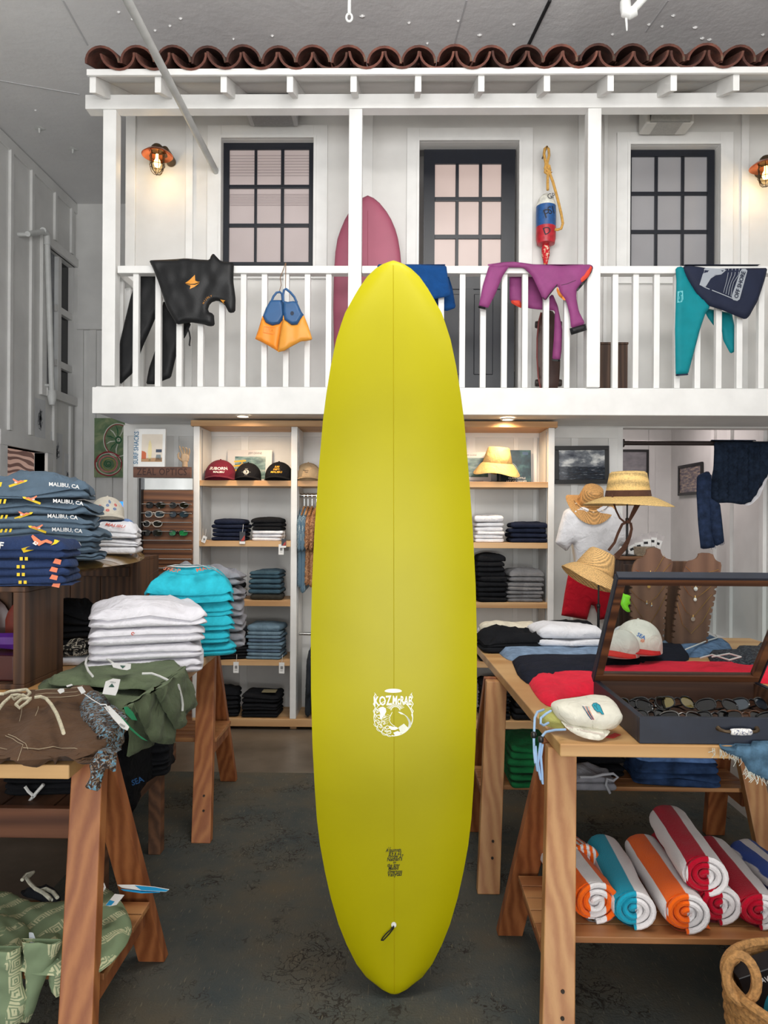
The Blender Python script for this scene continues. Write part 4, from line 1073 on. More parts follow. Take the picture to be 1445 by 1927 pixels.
def draw_c(t, fn, w_, h):
 l = MB(); letter(l, 'CLARK LITTLE', .022, fn, (w_ * .08, h * .155), off=.01); letter(l, 'ART OF WAVES', .024, fn, (w_ * .06, h * .06), off=.014); l.build('title', tag_w, t, fix=False)
 b2 = MB()
 for k in range(7): ribbon(b2, arc(-w_ * .16, h * .36, w_ * (.10 + .028 * k), -30, 200 - 8 * k, 16), [.001 + .0016 * math.sin(PI * j / 16) for j in range(17)], fn)
 b2.build('foam', mat('foam_print', (176, 192, 186), .3, 0), t, fix=False)
 b3 = MB(); patch(b3, [(w_ * .25, h * .86), (w_ * .42, h * .86), (w_ * .42, h * .95), (w_ * .25, h * .95)], fn); b3.build('sticker', mat('blue_sticker', (60, 86, 120), .4, 0), t, fix=False)
book(936, 1000, 846, YB - .09, 'dark wave photo book with white title right of the bucket hat stand', sea_mat('dark_wave_cover', [(.3, (14, 26, 32)), (.5, (32, 58, 70)), (.68, (70, 110, 112))], (1, 1, 1), 3), draw_c)
def hat_stand(base, h, label, m=None):
 t = thing('hat_stand', base, label, 'hat stand')
 mm = m or mat('black_metal', (24, 24, 26), .4, 0)
 MB().lathe([(.0003, .012), (.02, .012), (.055, .006), (.06, 0), (.0003, 0)], 28, base).build('base', mm, t, smooth=True)
 MB().tube([base + Vector((0, 0, .01)), base + Vector((0, 0, h * .55)), base + Vector((0, 0, h * .55 + .001)), base + Vector((0, 0, h))], [.008, .008, .0055, .0055], 12).build('pole', mm, t, smooth=True)
 MB().lathe([(.0085, -.012), (.011, -.008), (.011, .008), (.0085, .012)], 14, base + Vector((0, 0, h * .55))).build('collar', mm, t, smooth=True)
 MB().lathe([(.006, -.012), (.03, 0), (.03, .01), (.0003, .014)], 16, base + Vector((0, 0, h))).build('cap_rest', mm, t, smooth=True)
 return t
def hat(c, label, m, crown, brim, tilt=(0, 0, 0), wav=None, band=None, name='sun_hat', cat='hat', group=None, band_m=None, taper=1.0):
 """crown: (r_top, r_base, height); brim: (r_out, drop); c: centre at the bottom of the crown"""
 rt, rb, hc = crown; ro, drop = brim
 M = Matrix.Translation(c) @ Euler(tilt).to_matrix().to_4x4()
 t = thing(name, c, label, cat, group)
 pr = [(.0004, hc), (rt * .5, hc * .995), (rt * .88, hc * .97), (rt, hc * .9), (rt + (rb - rt) * .5, hc * .5), (rb, .0)]
 prof = pr + [(r_ - .003, z - .003) for r_, z in pr[::-1]]
 MB().lathe(prof, 40).xf(M).build('crown', m, t, smooth=True, angle=70)
 wv = wav or (lambda a, v: 0)
 def br(u, v):
  a = 2 * PI * u; r_ = rb - .001 + (ro - rb) * v
  return M @ Vector((r_ * math.cos(a), r_ * math.sin(a), -drop * v ** 1.3 + wv(a, v) + .001))
 b = MB().grid(br, 64, 7, cu=True); n0 = len(b.v)
 b.add([q - Vector((0, 0, .003)) for q in b.v], [tuple(reversed(f)) for f in b.f])
 for i in range(64): b.f.append((7 * 64 + i, 7 * 64 + (i + 1) % 64, 7 * 64 + (i + 1) % 64 + n0, 7 * 64 + i + n0))
 b.build('brim', m, t, smooth=True, angle=70)
 if band: MB().lathe([(rb + .0008, .003), (rb + .002, .004), (rb - (rb - rt) * band / hc + .002, band), (rb - (rb - rt) * band / hc, band + .001)], 40).xf(M).build('ribbon_band', band_m, t, smooth=True)
 return t, M
khaki = cloth('khaki_twill', (222, 188, 124), .05)
b0 = Vector((P(940, 905, YS + .16).x, YS + .16, SHL[0] + .001))
hat_stand(b0, .175, 'small black hat stand on the top right shelf under bucket hat')
t, M = hat(b0 + Vector((-.018, -.002, .155)), 'golden khaki bucket hat with drooping brim on the top right shelf', khaki, (.086, .118, .13), (.185, .085), (R(6), R(4), 0), lambda a, v: .012 * v * math.sin(3 * a + .6), name='bucket_hat')
price_tag(928, 880, .034, .056, 'white tag hanging from the bucket hat brim', Y=YS + .06, string=.03)
# hanging rod, hangers and shirts of the middle bay
zr = P(575, 932, YS + .1).z
rod = thing('hanging_rod', ((bay[1][0] + bay[1][1]) / 2, YS + .16, zr), 'chrome hanging rod in the middle bay beside the surfboard', 'rod')
chrome = mat('chrome', (200, 200, 196), .18, 0, metal=1)
MB().tube([(bay[1][0] + .002, YS + .16, zr), (bay[1][1] - .002, YS + .16, zr)], .013, 14).build('bar', chrome, rod, smooth=True)
for x in (bay[1][0] + .004, bay[1][1] - .004): MB().lathe([(.02, -.004), (.02, .004)], 16).xf(Matrix.Translation((x, YS + .16, zr)) @ Matrix.Rotation(R(90), 4, 'Y')).build('socket', chrome, rod)
def print_mat(name, base, a, b_, sc_=60):
 m, nt, b = new_mat(name); v = coords(nt)
 n = noise_tex(nt, v, sc_, 3, .6, 1.5)
 nt.links.new(ramp(nt, n, [(.38, C(a)), (.5, C(base)), (.62, C(b_))]), b.inputs['Base Color']); b.inputs['Roughness'].default_value = .9; b.inputs['Specular IOR Level'].default_value = .15
 return m
paisley = print_mat('brown_paisley', (150, 104, 74), (92, 62, 44), (190, 148, 110), 70)
def stripe_mat(name, base, line, axis='X', n=60, w_=.86):
 m, nt, b = new_mat(name); v = coords(nt)
 wv = nt.nodes.new('ShaderNodeTexWave'); wv.bands_direction = axis; wv.inputs['Scale'].default_value = n; wv.inputs['Distortion'].default_value = .4
 nt.links.new(v, wv.inputs['Vector']); dsh = noise_tex(nt, coords(nt, (1, 1, 1)), 160, 1)
 mul = nt.nodes.new('ShaderNodeMath'); mul.operation = 'MULTIPLY'; nt.links.new(wv.outputs['Fac'], mul.inputs[0]); nt.links.new(ramp(nt, dsh, [(.4, (.6, .6, .6, 1)), (.5, (1, 1, 1, 1))]), mul.inputs[1])
 nt.links.new(ramp(nt, mul.outputs[0], [(w_, C(base)), (w_ + .06, C(line))]), b.inputs['Base Color']); b.inputs['Roughness'].default_value = .9
 return m
blue_str = stripe_mat('blue_dash_stripe', (86, 112, 130), (176, 188, 190), 'Y', 16)
hgw = wood('hanger_wood', (186, 136, 84), (150, 100, 56), 'Y', 4)
def hung(x, m, label, group, zlen, tilt=.0, lean=0, seed=1, name='hanging_shirt', cat='shirt'):
 """a garment on its wooden hanger, seen edge on; it hangs in the y-z plane from the rod"""
 y0 = YS + .16
 def wp(u, v, w_):                              # u runs along y, v up, w_ across
  return Vector((x + w_ + tilt * (zr - v) - .01, y0 + u, v))
 zs = zr - .10
 ol = [(-.05, zs), (-.15, zs - .05), (-.20, zs - .10), (-.225, zs - .33), (-.19, zs - .34), (-.165, zs - .26), (-.16, zs - zlen), (.15, zs - zlen), (.16, zs - .3), (.17, zs - .1), (.05, zs)]
 ol = [(a, b_ + .012 * nz(a * 9, b_ * 5, seed)) for a, b_ in ol]
 g = Soft(ol, .022, wp, .022, .03, .010, (14, 3), seed, 1, False)
 t = thing(name, (x, y0, zs - zlen), label, cat, group)
 g.mesh().build('cloth', m, t, smooth=True, angle=80)
 MB().tube([(x, y0 - .17, zs - .055), (x, y0 - .06, zs - .005), (x, y0, zs + .008), (x, y0 + .06, zs - .005), (x, y0 + .14, zs - .05)], [.006, .009, .01, .009, .006], 8).build('hanger', hgw, t, smooth=True)
 MB().tube([(x, y0, zs + .01), (x, y0, zr - .025), (x, y0 - .016, zr - .012), (x, y0 - .017, zr + .006), (x, y0, zr + .018), (x, y0 + .014, zr + .012)], .0022, 6).build('hook', chrome, t, smooth=True)
 return t
xb = bay[1][0]
hung(xb + .036, blue_str, 'blue dash striped shirt on wooden hanger, leftmost on the middle rod', 'shirts on the middle rod', .62, 0, seed=1)
hung(xb + .066, blue_str, 'second blue dash striped shirt on the middle rod', 'shirts on the middle rod', .66, -.015, seed=2)
for k, nm in enumerate(('first', 'second', 'third', 'fourth')):
 hung(xb + .098 + .036 * k, paisley, f'brown paisley shirt on wooden hanger, {nm} brown one from the left', 'shirts on the middle rod', .60 + .02 * (k % 2), -.02, seed=4 + k)
# lower row: long dark dresses on a second rod
zr2 = P(583, 1195, YS + .1).z
rod2 = thing('hanging_rod', ((bay[1][0] + bay[1][1]) / 2, YS + .16, zr2), 'lower chrome hanging rod of the middle bay, mostly behind the surfboard', 'rod')
MB().tube([(bay[1][0] + .002, YS + .16, zr2), (bay[1][1] - .002, YS + .16, zr2)], .013, 14).build('bar', chrome, rod2, smooth=True)
zr_keep = zr; zr = zr2
for k, nm in enumerate(('leftmost', 'second', 'third')):
 hung(xb + .12 + .07 * k, c_black if k else cloth('charcoal_wool', (46, 50, 56)), f'dark pants on hanger, {nm} on the lower middle rod', 'pants on the lower middle rod', .52, -.03, seed=9 + k, name='hanging_pants', cat='pants')
zr = zr_keep
# ---------------------------------------------------------------- fixtures
copper = mat('copper', (214, 122, 78), .22, .08, 20, metal=1); bronze = mat('dark_bronze', (92, 76, 58), .45, .15, 20, metal=.7)
wire_m = mat('bronze_wire', (70, 58, 44), .4, 0, metal=.8)
def wall_lamp(px, py, label):
 c = P(px, py, 5.66)                                # centre of the shade
 t = thing('cage_wall_lamp', (c.x, c.y, c.z - .2), label, 'lamp', 'copper cage lamps on the upper wall')
 MB().lathe([(.0005, .062), (.03, .06), (.045, .045), (.05, .02), (.052, .012), (.0005, .012)], 24, c).build('cap', bronze, t, smooth=True)
 MB().tube([c + Vector((.05, .02, .03)), c + Vector((.05, .10, .03)), c + Vector((.05, YB - c.y - .012, .02))], [.034, .036, .04], 16).build('wall_arm', bronze, t, smooth=True)
 MB().lathe([(.05, .014), (.09, .004), (.12, -.022), (.122, -.024), (.118, -.027), (.088, -.002), (.05, .006)], 40, c).build('shade', copper, t, smooth=True)
 MB().lathe([(.048, .005), (.05, -.03), (.05, -.10), (.042, -.135), (.025, -.155), (.0005, -.16)], 24, c).build('glass_jar', glass('lamp_glass', (255, 246, 226)), t, smooth=True)
 cg = MB()
 for k in range(6):
  a = PI * k / 3
  cg.tube([c + Vector((r_ * math.cos(a), r_ * math.sin(a), z)) for r_, z in ((.056, .0), (.058, -.06), (.058, -.11), (.046, -.15), (.026, -.172), (.002, -.178))], .0028, 6)
 for z, r_ in ((-.035, .058), (-.105, .0585)): cg.tube([c + Vector((r_ * math.cos(2 * PI * k / 24), r_ * math.sin(2 * PI * k / 24), z)) for k in range(24)], .0028, 6, True)
 cg.build('cage', wire_m, t, smooth=True)
 MB().lathe([(.012, -.015), (.014, -.05), (.024, -.07), (.028, -.09), (.02, -.112), (.0005, -.12)], 16, c).build('bulb', emit('warm_bulb', (255, 214, 140), 9), t, smooth=True)
 l = bpy.data.lights.new('lamp_glow', 'POINT'); l.energy = 3.2; l.color = (1, .76, .42); l.shadow_soft_size = .03
 o = bpy.data.objects.new('lamp_glow', l); COL.objects.link(o); o.parent = t; o.location = (0, 0, .065)
wall_lamp(296, 287, 'copper cage wall lamp lit beside the left upper window')
wall_lamp(1441, 309, 'copper cage wall lamp lit at the right edge of the photo')
def speaker(px0, px1, py0, py1, rgb, label, round_=False):
 a, b_ = P(px0, py1, 5.78), P(px1, py0, 5.78)
 t = thing('wall_speaker', ((a.x + b_.x) / 2, 5.7, a.z), label, 'speaker')
 x0, x1, z0, z1 = a.x, b_.x, a.z, a.z + .19
 m = mat('speaker_' + str(rgb[0]), rgb, .5, .03)
 MB().box((x0, 5.62, z0), (x0 + .04 if not round_ else x0 + .09, 5.80, z1)).build('end_cap', m, t, bev=.012)
 MB().box((x1 - .04 if not round_ else x1 - .09, 5.62, z0), (x1, 5.80, z1)).build('end_cap', m, t, bev=.012)
 g = MB().grid(lambda u, v: Vector((x0 + .03 + (x1 - x0 - .06) * u, 5.612 - .02 * math.sin(PI * v), z0 + .008 + (z1 - z0 - .016) * v)), 6, 8)
 g.box((x0 + .03, 5.62, z0 + .004), (x1 - .03, 5.80, z1 - .004)).build('grille', mat('speaker_grille_' + str(rgb[0]), shade(rgb, .82), .7, .05, 60), t, smooth=True)
 MB().box(((x0 + x1) / 2 - .05, 5.80, z0 + .05), ((x0 + x1) / 2 + .05, YB - .001, z1 - .05)).build('bracket', m, t)
speaker(470, 561, 210, 236, (176, 177, 178), 'pale grey wall speaker above the left upper window')
speaker(1203, 1291, 222, 252, (206, 205, 200), 'off white wall speaker above the right upper window', True)
pipe_m = mat('painted_pipe', (176, 178, 176), .4, .06)
e = P(406, 322, 5.84)
solo(MB().tube([(e.x, 1.5, e.z), (e.x, 5.84, e.z)], .026, 14), 'conduit_pipe', pipe_m, 'pale grey pipe running from overhead to beside the left upper window', 'pipe', smooth=True)
wp = mat('white_pipe', (214, 216, 214), .4, .04)
c = P(1178, 24, 4.5); t = thing('sprinkler_pipe', (c.x, 4.5, c.z), 'white ceiling pipe with elbow above the tiled roof on the right', 'pipe')
MB().tube([(c.x - .015, 4.5, ZC - .002), c + Vector((-.004, 0, .02))], .026, 14).build('drop_pipe', wp, t, smooth=True)
MB().tube([c + Vector((-.006, 0, .07)), c + Vector((-.004, 0, .03)), c + Vector((0, -.005, .0)), c + Vector((.02, -.01, -.012)), c + Vector((.055, -.02, .0))], [.033, .035, .037, .036, .034], 14).build('elbow', wp, t, smooth=True)
MB().tube([c + Vector((.03, -.01, -.004)), c + Vector((.33, -.12, .30)), c + Vector((.6, -.2, .55))], .024, 14).build('branch_pipe', wp, t, smooth=True)
MB().tube([c + Vector((0, 0, -.03)), c + Vector((.004, 0, -.08)), c + Vector((.006, 0, -.115))], [.008, .007, .004], 8).build('drip', wp, t, smooth=True)
c = P(657, 33, 4.4); t = thing('eye_hook', (c.x, 4.4, c.z), 'white eye hook hanging from the ceiling above the roof', 'hook')
MB().tube([(c.x, 4.4, ZC - .002), (c.x, 4.4, c.z + .02)], .011, 8).build('rod', wp, t, smooth=True)
MB().tube([c + Vector((.018 * math.sin(a), 0, .024 * math.cos(a))) for a in [2 * PI * k / 16 for k in range(16)]], .007, 7, True).build('eye', wp, t, smooth=True)
for px, py, lab in ((1412, 100, 'small ceiling stub with peeling paint at the upper right'), (137, 280, 'small white ceiling screw left of the roof, over the left wall'), (74, 241, 'small white ceiling stub nearest the left wall')):
 c = PZ(px, py, ZC); solo(MB().tube([c + Vector((0, 0, -.002)), c + Vector((.0, 0, -.05))], [.012, .008], 8).lathe([(.0004, -.006), (.04, -.004), (.05, -.001)], 10, c, lambda q, a: Vector((q.x * (1 + .4 * math.sin(3 * a)), q.y, q.z))), 'ceiling_stub', wp, lab, 'hook', smooth=True)
# pipe on the left wall
xp = XL + .11; a = PX(52, 440, xp); b_ = PX(88, 440, xp); d_ = PX(98, 742, xp); d2 = PX(98, 762, xp)
t = thing('wall_pipe', (xp, b_.y, d2.z), 'white bent pipe running down the left wall beside the window', 'pipe')
MB().tube([a, b_ + Vector((0, -.06, 0))], .028, 12).build('upper_run', wp, t, smooth=True)
MB().tube([b_ + Vector((0, -.09, .0)), b_ + Vector((0, -.03, 0)), b_ + Vector((0, 0, -.01)), b_ + Vector((0, .01, -.05)), b_ + Vector((0, .012, -.12))], .037, 12).build('elbow', wp, t, smooth=True)
MB().tube([b_ + Vector((0, .01, -.05)), d_], .03, 12).build('drop_pipe', wp, t, smooth=True)
MB().tube([d_ + Vector((0, 0, .04)), d_, d_ + Vector((0, 0, -.03)), d2], [.042, .046, .05, .03], 12).build('valve', wp, t, smooth=True)
MB().tube([Vector((XL, a.y + .02, a.z)), a + Vector((0, .02, 0))], .02, 8).build('bracket', wp, t)
MB().tube([Vector((XL, d_.y, d_.z + .1)), d_ + Vector((0, 0, .1))], .016, 8).build('bracket', wp, t)
# ---------------------------------------------------------------- things hung over the balcony rail
def z4(pts): return [(x / 3.01, 420 + y / 3.01) for x, y in pts]           # from an enlarged view: left, middle, right
def z5(pts): return [(480 + x / 3.01, 420 + y / 3.01) for x, y in pts]
def z6(pts): return [(965 + x / 3.01, 420 + y / 3.01) for x, y in pts]
neo = mat('black_neoprene', (21, 22, 24), .5, .12, 10, .2, 120, spec=.35); neo2 = mat('black_neoprene_back', (19, 20, 22), .6, .1, 10, .15, 120, spec=.3)
YH = YF - .006                                        # just in front of the handrail
zrt = zr1
def drape(pts, Y=YH, thick=.014, step=.02, wr=.008, seed=1, wsc=(8, 5), smooth=1, extra=None, fb=True):
 return Soft(pxl(pts, Y), thick, wall_warp(Y), step, .03, wr, wsc, seed, smooth, fb, extra)
def over_rail(px0, px1, t, m):
 """the strip of cloth lying over the handrail that joins the front and rear panels"""
 a, b_ = P(px0, 500, YH).x, P(px1, 500, YH).x
 def f(u, v):
  ang = PI * v; return Vector((a + (b_ - a) * u, YF + .06 - math.cos(ang) * .058, zrt + .001 + math.sin(ang) ** .35 * .006 + .001 * nz(u * 5, v * 3, a)))
 g = MB().grid(f, 14, 8)
 g.build('rail_fold', m, t, smooth=True)
def px_fn(s, Y, lift=.002):                          # pixel -> point lying on a Soft sheet
 def f(px, py):
  q = P(px, py, Y); return s.at(q.x, q.z, lift)
 return f
# black wetsuit
t = thing('wetsuit', (P(360, 600, YH).x, YF + .06, zrt - .5), 'black wetsuit with orange emblem draped over the left balcony rail', 'wetsuit')
torso = drape(z4([(845, 212), (950, 206), (1050, 200), (1130, 207), (1188, 210), (1196, 185), (1210, 172), (1228, 192), (1250, 215), (1325, 224), (1322, 330), (1335, 430), (1333, 505), (1298, 510), (1272, 460), (1235, 437), (1190, 452), (1175, 500), (1212, 515), (1217, 580), (1188, 586), (1150, 572), (1080, 562), (1000, 575), (945, 480), (900, 340), (870, 262)]), thick=.03, wr=.02, seed=2)
torso.mesh().build('torso', neo, t, smooth=True, angle=80)
lg2 = drape(z4([(925, 440), (1080, 560), (1035, 640), (1000, 740), (968, 875), (940, 885), (880, 912), (828, 912), (845, 820), (880, 720), (905, 600)]), YF + .115 + .04, .03, wr=.015, seed=3, fb=False); lg2.mesh().build('leg', neo2, t, smooth=True, angle=80)
lg1 = drape(z4([(795, 262), (872, 262), (925, 430), (870, 560), (800, 720), (750, 850), (680, 915), (678, 680), (740, 420)]), YF + .115 + .04, .03, wr=.015, seed=4, fb=False); lg1.mesh().build('leg', neo2, t, smooth=True, angle=80)
over_rail(282, 432, t, neo)
lg3 = drape(z4([(1040, 562), (1084, 566), (1060, 625), (1041, 660)]), YF + .15, .008, seed=5); lg3.mesh().build('sleeve_tip', neo2, t, smooth=True)
MB().tube([P(*q, YF + .13) for q in z4([(1062, 590), (1072, 620), (1077, 650), (1072, 690), (1076, 694)])], .006, 6).build('zip_cord', neo, t, smooth=True)
og = mat('orange_print', (216, 144, 46), .5, .03)
mb = MB(); fn = px_fn(torso, YH, .003)
patch(mb, z4([(1059, 351), (1082, 332), (1111, 301), (1113, 334), (1127, 341), (1141, 342), (1112, 352), (1088, 356)]), fn)
patch(mb, z4([(1061, 356), (1087, 361), (1112, 359), (1138, 348), (1112, 370), (1086, 386), (1090, 366)]), fn)
mb.build('emblem', og, t, fix=False)
mb = MB()
for ch, (x, y), ro in zip('HIJOLY', ((1160, 460), (1166, 448), (1173, 439), (1182, 431), (1192, 426), (1203, 422)), (1.1, .9, .7, .5, .35, .2)):
 q = z4([(x, y)])[0]; letter(mb, ch, 5, lambda u, v, q=q: fn(q[0] + u, q[1] - v), (0, 0), ro)
patch(mb, z4([(1252, 438), (1282, 446), (1270, 452), (1276, 462), (1262, 452)]), fn)
mb.build('lettering', og, t, fix=False)
# swim fins
f_blue = mat('fin_blue', (36, 84, 132), .45, .08); f_or = mat('fin_orange', (238, 142, 34), .5, .05); f_or2 = mat('fin_amber', (226, 154, 56), .5, .05); twine = mat('twine', (132, 100, 74), .8, .1)
def fin(Y, blade, pocket, strap, om, label, hole, hang, mark):
 allp = blade + pocket; q0 = P(sum(p_[0] for p_ in allp) / len(allp), max(p_[1] for p_ in allp), Y)
 t = thing('swim_fin', q0, label, 'swim fin')
 b = drape(blade, Y, .022, .014, .002, 1, smooth=0, fb=False, extra=lambda u, v: .004 * math.sin(u * 70)); b.mesh().build('blade', om, t, smooth=True, angle=60)
 p_ = Soft(pxl(pocket, Y), .028, wall_warp(Y), .012, .016, .001, (8, 8), 3, 0, False); p_.mesh().build('foot_pocket', f_blue, t, smooth=True, angle=60)
 MB().tube([P(a, b_, Y) for a, b_ in strap], .0085, 8).build('strap', f_blue, t, smooth=True)
 c_ = P(*hole, Y); fn_ = px_fn(p_, Y, .002)
 if mark is None: mb = MB(); patch(mb, [(hole[0] + 3.4 * math.cos(a), hole[1] + 4 * math.sin(a)) for a in [2 * PI * k / 14 for k in range(14)]], fn_); mb.build('drain_hole', mat('fin_hole', (16, 34, 58), .6, 0), t, fix=False)
 MB().tube([P(a, b_, YH - .006) for a, b_ in hang], .0028, 5).build('twine', twine, t, smooth=True)
 if mark:
  mb = MB(); fb_ = px_fn(b, Y, .0015); cx_, cy_ = mark
  ribbon(mb, [(cx_ - 11, cy_ - 7), (cx_ + 10, cy_ - 5), (cx_ + 8, cy_ + 7), (cx_ - 13, cy_ + 4)], .9, fb_, True); letter(mb, 'USA', 8, lambda u, v: fb_(cx_ + u - 1, cy_ - v), rot=-.1)
  mb.build('relief_mark', mat('fin_orange_dark', (214, 118, 26), .5, 0), t, fix=False)
fin(YH - .012, z5([(42, 525), (60, 562), (100, 580), (135, 572), (160, 540), (150, 620), (135, 690), (132, 728), (70, 690), (0, 655), (22, 590)]), z5([(85, 440), (108, 436), (150, 436), (165, 470), (168, 530), (137, 574), (100, 582), (60, 566), (44, 528), (62, 480)]), z5([(92, 445), (104, 415), (122, 393), (140, 390), (152, 400), (156, 440)]), f_or, 'left blue and orange swim fin hanging from the rail', z5([(104, 518)])[0], z5([(136, 392), (148, 350), (142, 310), (160, 262), (172, 225)]), z5([(88, 612)])[0])
fin(YH - .055, z5([(160, 520), (168, 548), (205, 575), (240, 574), (274, 516), (300, 580), (324, 655), (318, 662), (262, 670), (215, 692), (168, 722), (128, 730), (140, 640)]), z5([(158, 440), (185, 446), (215, 442), (238, 446), (262, 500), (276, 520), (242, 577), (205, 578), (166, 550), (158, 500)]), z5([(160, 450), (158, 410), (164, 378), (174, 372), (200, 392), (222, 418), (236, 450)]), f_or2, 'right blue and amber swim fin in front of the other', z5([(213, 517)])[0], z5([(172, 374), (172, 330), (173, 280), (174, 225)]), None)
sm = drape(z5([(140, 700), (182, 690), (184, 756), (166, 762)]), YH + .002, .01, .012, .001, 1)
# blue rash top
t = thing('lycra_shirt', (P(830, 540, YH).x, YF + .06, zrt - .3), 'royal blue lycra shirt over the rail behind the surfboard nose', 'shirt')
nb = cloth('royal_blue_lycra', (22, 66, 120), .06)
s_ = drape(z5([(690, 235), (860, 233), (1083, 240), (1090, 300), (1112, 412), (1000, 432), (800, 420), (705, 300)]), thick=.012, seed=7); s_.mesh().build('front_panel', nb, t, smooth=True, angle=80)
s_ = drape(z5([(1000, 262), (1085, 262), (1118, 370), (1137, 480), (1080, 500), (1020, 470)]), YF + .14, .012, seed=8); s_.mesh().build('rear_panel', nb, t, smooth=True, angle=80)
over_rail(712, 838, t, nb)
# purple springsuit
pur = mat('purple_neoprene', (134, 62, 114), .62, .06, 10, .2, 140, spec=.25); redl = mat('red_lining', (208, 62, 40), .7, .05); orl = mat('orange_lining', (206, 120, 40), .7, .05)
t = thing('springsuit', (P(1030, 560, YH).x, YF + .06, zrt - .5), 'purple wetsuit with red lining draped over the balcony rail', 'wetsuit')
body = drape(z6([(-150, 235), (-60, 222), (5, 218), (120, 234), (270, 242), (440, 233), (457, 250), (432, 300), (395, 335), (362, 375), (358, 420), (374, 500), (410, 570), (330, 598), (322, 520), (302, 440), (272, 405), (255, 355), (222, 385), (182, 440), (166, 422), (112, 305), (62, 252), (-60, 250), (-90, 265)]), thick=.02, wr=.01, seed=9); body.mesh().build('torso', pur, t, smooth=True, angle=80)
arm = drape(z5([(1325, 240), (1440, 243), (1402, 300), (1362, 400), (1318, 484), (1266, 470), (1290, 350)]), YH - .004, .018, wr=.006, seed=10); arm.mesh().build('sleeve', pur, t, smooth=True, angle=80)
s_ = drape(z5([(1266, 466), (1318, 480), (1316, 492), (1262, 480)]), YH - .006, .02, .01, 0, 1); s_.mesh().build('cuff', neo, t, smooth=True)
s_ = drape(z6([(320, 597), (412, 570), (419, 606), (330, 634)]), YH - .004, .024, .012, 0, 1, smooth=0); s_.mesh().build('cuff', neo, t, smooth=True)
rear = drape(z6([(-20, 300), (120, 300), (180, 440), (225, 400), (255, 470), (280, 600), (276, 720), (268, 776), (222, 772), (232, 650), (238, 495), (150, 490), (90, 482), (-20, 440)]), YF + .15, .018, wr=.01, seed=11); rear.mesh().build('rear_panel', pur, t, smooth=True, angle=80)
s_ = drape(z6([(222, 770), (269, 774), (267, 784), (221, 780)]), YF + .146, .02, .01, 0, 1); s_.mesh().build('cuff', neo, t, smooth=True)
s_ = drape(z6([(360, 378), (392, 336), (425, 300), (455, 256), (440, 238), (452, 250), (448, 275), (402, 345), (364, 388)]), YH - .014, .012, .01, 0, 1); s_.mesh().build('edge_binding', neo, t, smooth=True)
s_ = drape(z6([(368, 318), (400, 290), (438, 240), (450, 252), (432, 300), (398, 335), (372, 330)]), YH - .012, .014, .012, 0, 1); s_.mesh().build('collar_lining', redl, t, smooth=True)
s_ = drape(z6([(-10, 436), (48, 432), (50, 482), (20, 470), (-10, 452)]), YF + .146, .02, .012, 0, 1); s_.mesh().build('hem_lining', redl, t, smooth=True)
s_ = drape(z6([(250, 360), (272, 400), (300, 436), (288, 438), (258, 410), (246, 380)]), YH - .002, .024, .012, 0, 1); s_.mesh().build('leg_lining', orl, t, smooth=True)
fnb = px_fn(body, YH, .002); mb = MB(); ribbon(mb, z6([(270, 356), (300, 350), (352, 330)]), .7, fnb); ribbon(mb, z6([(248, 352), (226, 382), (184, 436), (168, 424)]), 1.6, fnb); mb.build('seam', neo, t, fix=False)
over_rail(930, 1098, t, pur)
# teal and navy offshore rash guard
teal = mat('teal_neoprene', (10, 126, 136), .65, .05, 10, .2, 140, spec=.2); nvy = mat('navy_neoprene', (32, 38, 58), .7, .06, 10, .2, 140, spec=.2); lgp = mat('pale_grey_print', (150, 156, 164), .6, .02)
t = thing('rash_guard', (P(1350, 600, YH).x, YF + .06, zrt - .6), 'teal and navy rash guard with wave print over the right rail', 'rash guard')
tb_ = drape(z6([(958, 246), (1000, 240), (1120, 258), (1300, 256), (1441, 254), (1426, 320), (1386, 440), (1338, 528), (1316, 546), (1250, 520), (1180, 490), (1105, 468), (1040, 400), (990, 322)]), YH - .004, .022, wr=.008, seed=13); tb_.mesh().build('torso', nvy, t, smooth=True, angle=80)
ta_ = drape(z6([(920, 252), (962, 243), (990, 315), (1040, 395), (1120, 470), (1090, 512), (1060, 600), (1012, 780), (992, 856), (922, 860), (918, 600), (926, 330)]), YH, .02, wr=.007, seed=14); ta_.mesh().build('sleeve', teal, t, smooth=True, angle=80)
s_ = drape(z6([(921, 856), (993, 851), (992, 861), (922, 866)]), YH - .002, .022, .01, 0, 1); s_.mesh().build('cuff_seam', nvy, t, smooth=True)
s_ = drape(z6([(1080, 480), (1240, 510), (1258, 600), (1256, 728), (1232, 740), (1190, 662), (1184, 610), (1138, 582), (1100, 530)]), YF + .14, .016, wr=.006, seed=15); s_.mesh().build('rear_sleeve', teal, t, smooth=True, angle=80)
over_rail(1290, 1432, t, nvy)
fn = px_fn(tb_, YH - .004, .003); mb = MB()
patch(mb, z6([(1084, 258), (1196, 264), (1190, 280), (1165, 296), (1138, 298), (1108, 320), (1090, 352), (1082, 368), (1048, 358), (1062, 310)]), fn)
ribbon(mb, z6([(1080, 262), (1050, 356), (1080, 372), (1160, 402), (1240, 434)]), 1.6, fn)
ribbon(mb, z6([(1085, 360), (1110, 320), (1140, 300), (1170, 296), (1200, 270)]), 1.0, fn)
for k in range(4): ribbon(mb, z6([(1216 + 20 * k, 262), (1208 + 20 * k, 300), (1200 + 14 * k, 340), (1190 + 14 * k, 375), (1184 + 14 * k, 400 + 6 * k)]), .9, fn)
patch(mb, [(lambda a: z6([(1270 + 32 * a[0] * 1 + a[1] * 0, 355)])[0])((0, 0))] and z6([(1238, 440), (1262, 446), (1276, 436), (1318, 276), (1310, 264), (1290, 264), (1278, 280), (1230, 420)]), fn)
mb.build('print', lgp, t, fix=False)
mb = MB(); fn2 = px_fn(tb_, YH - .004, .010)
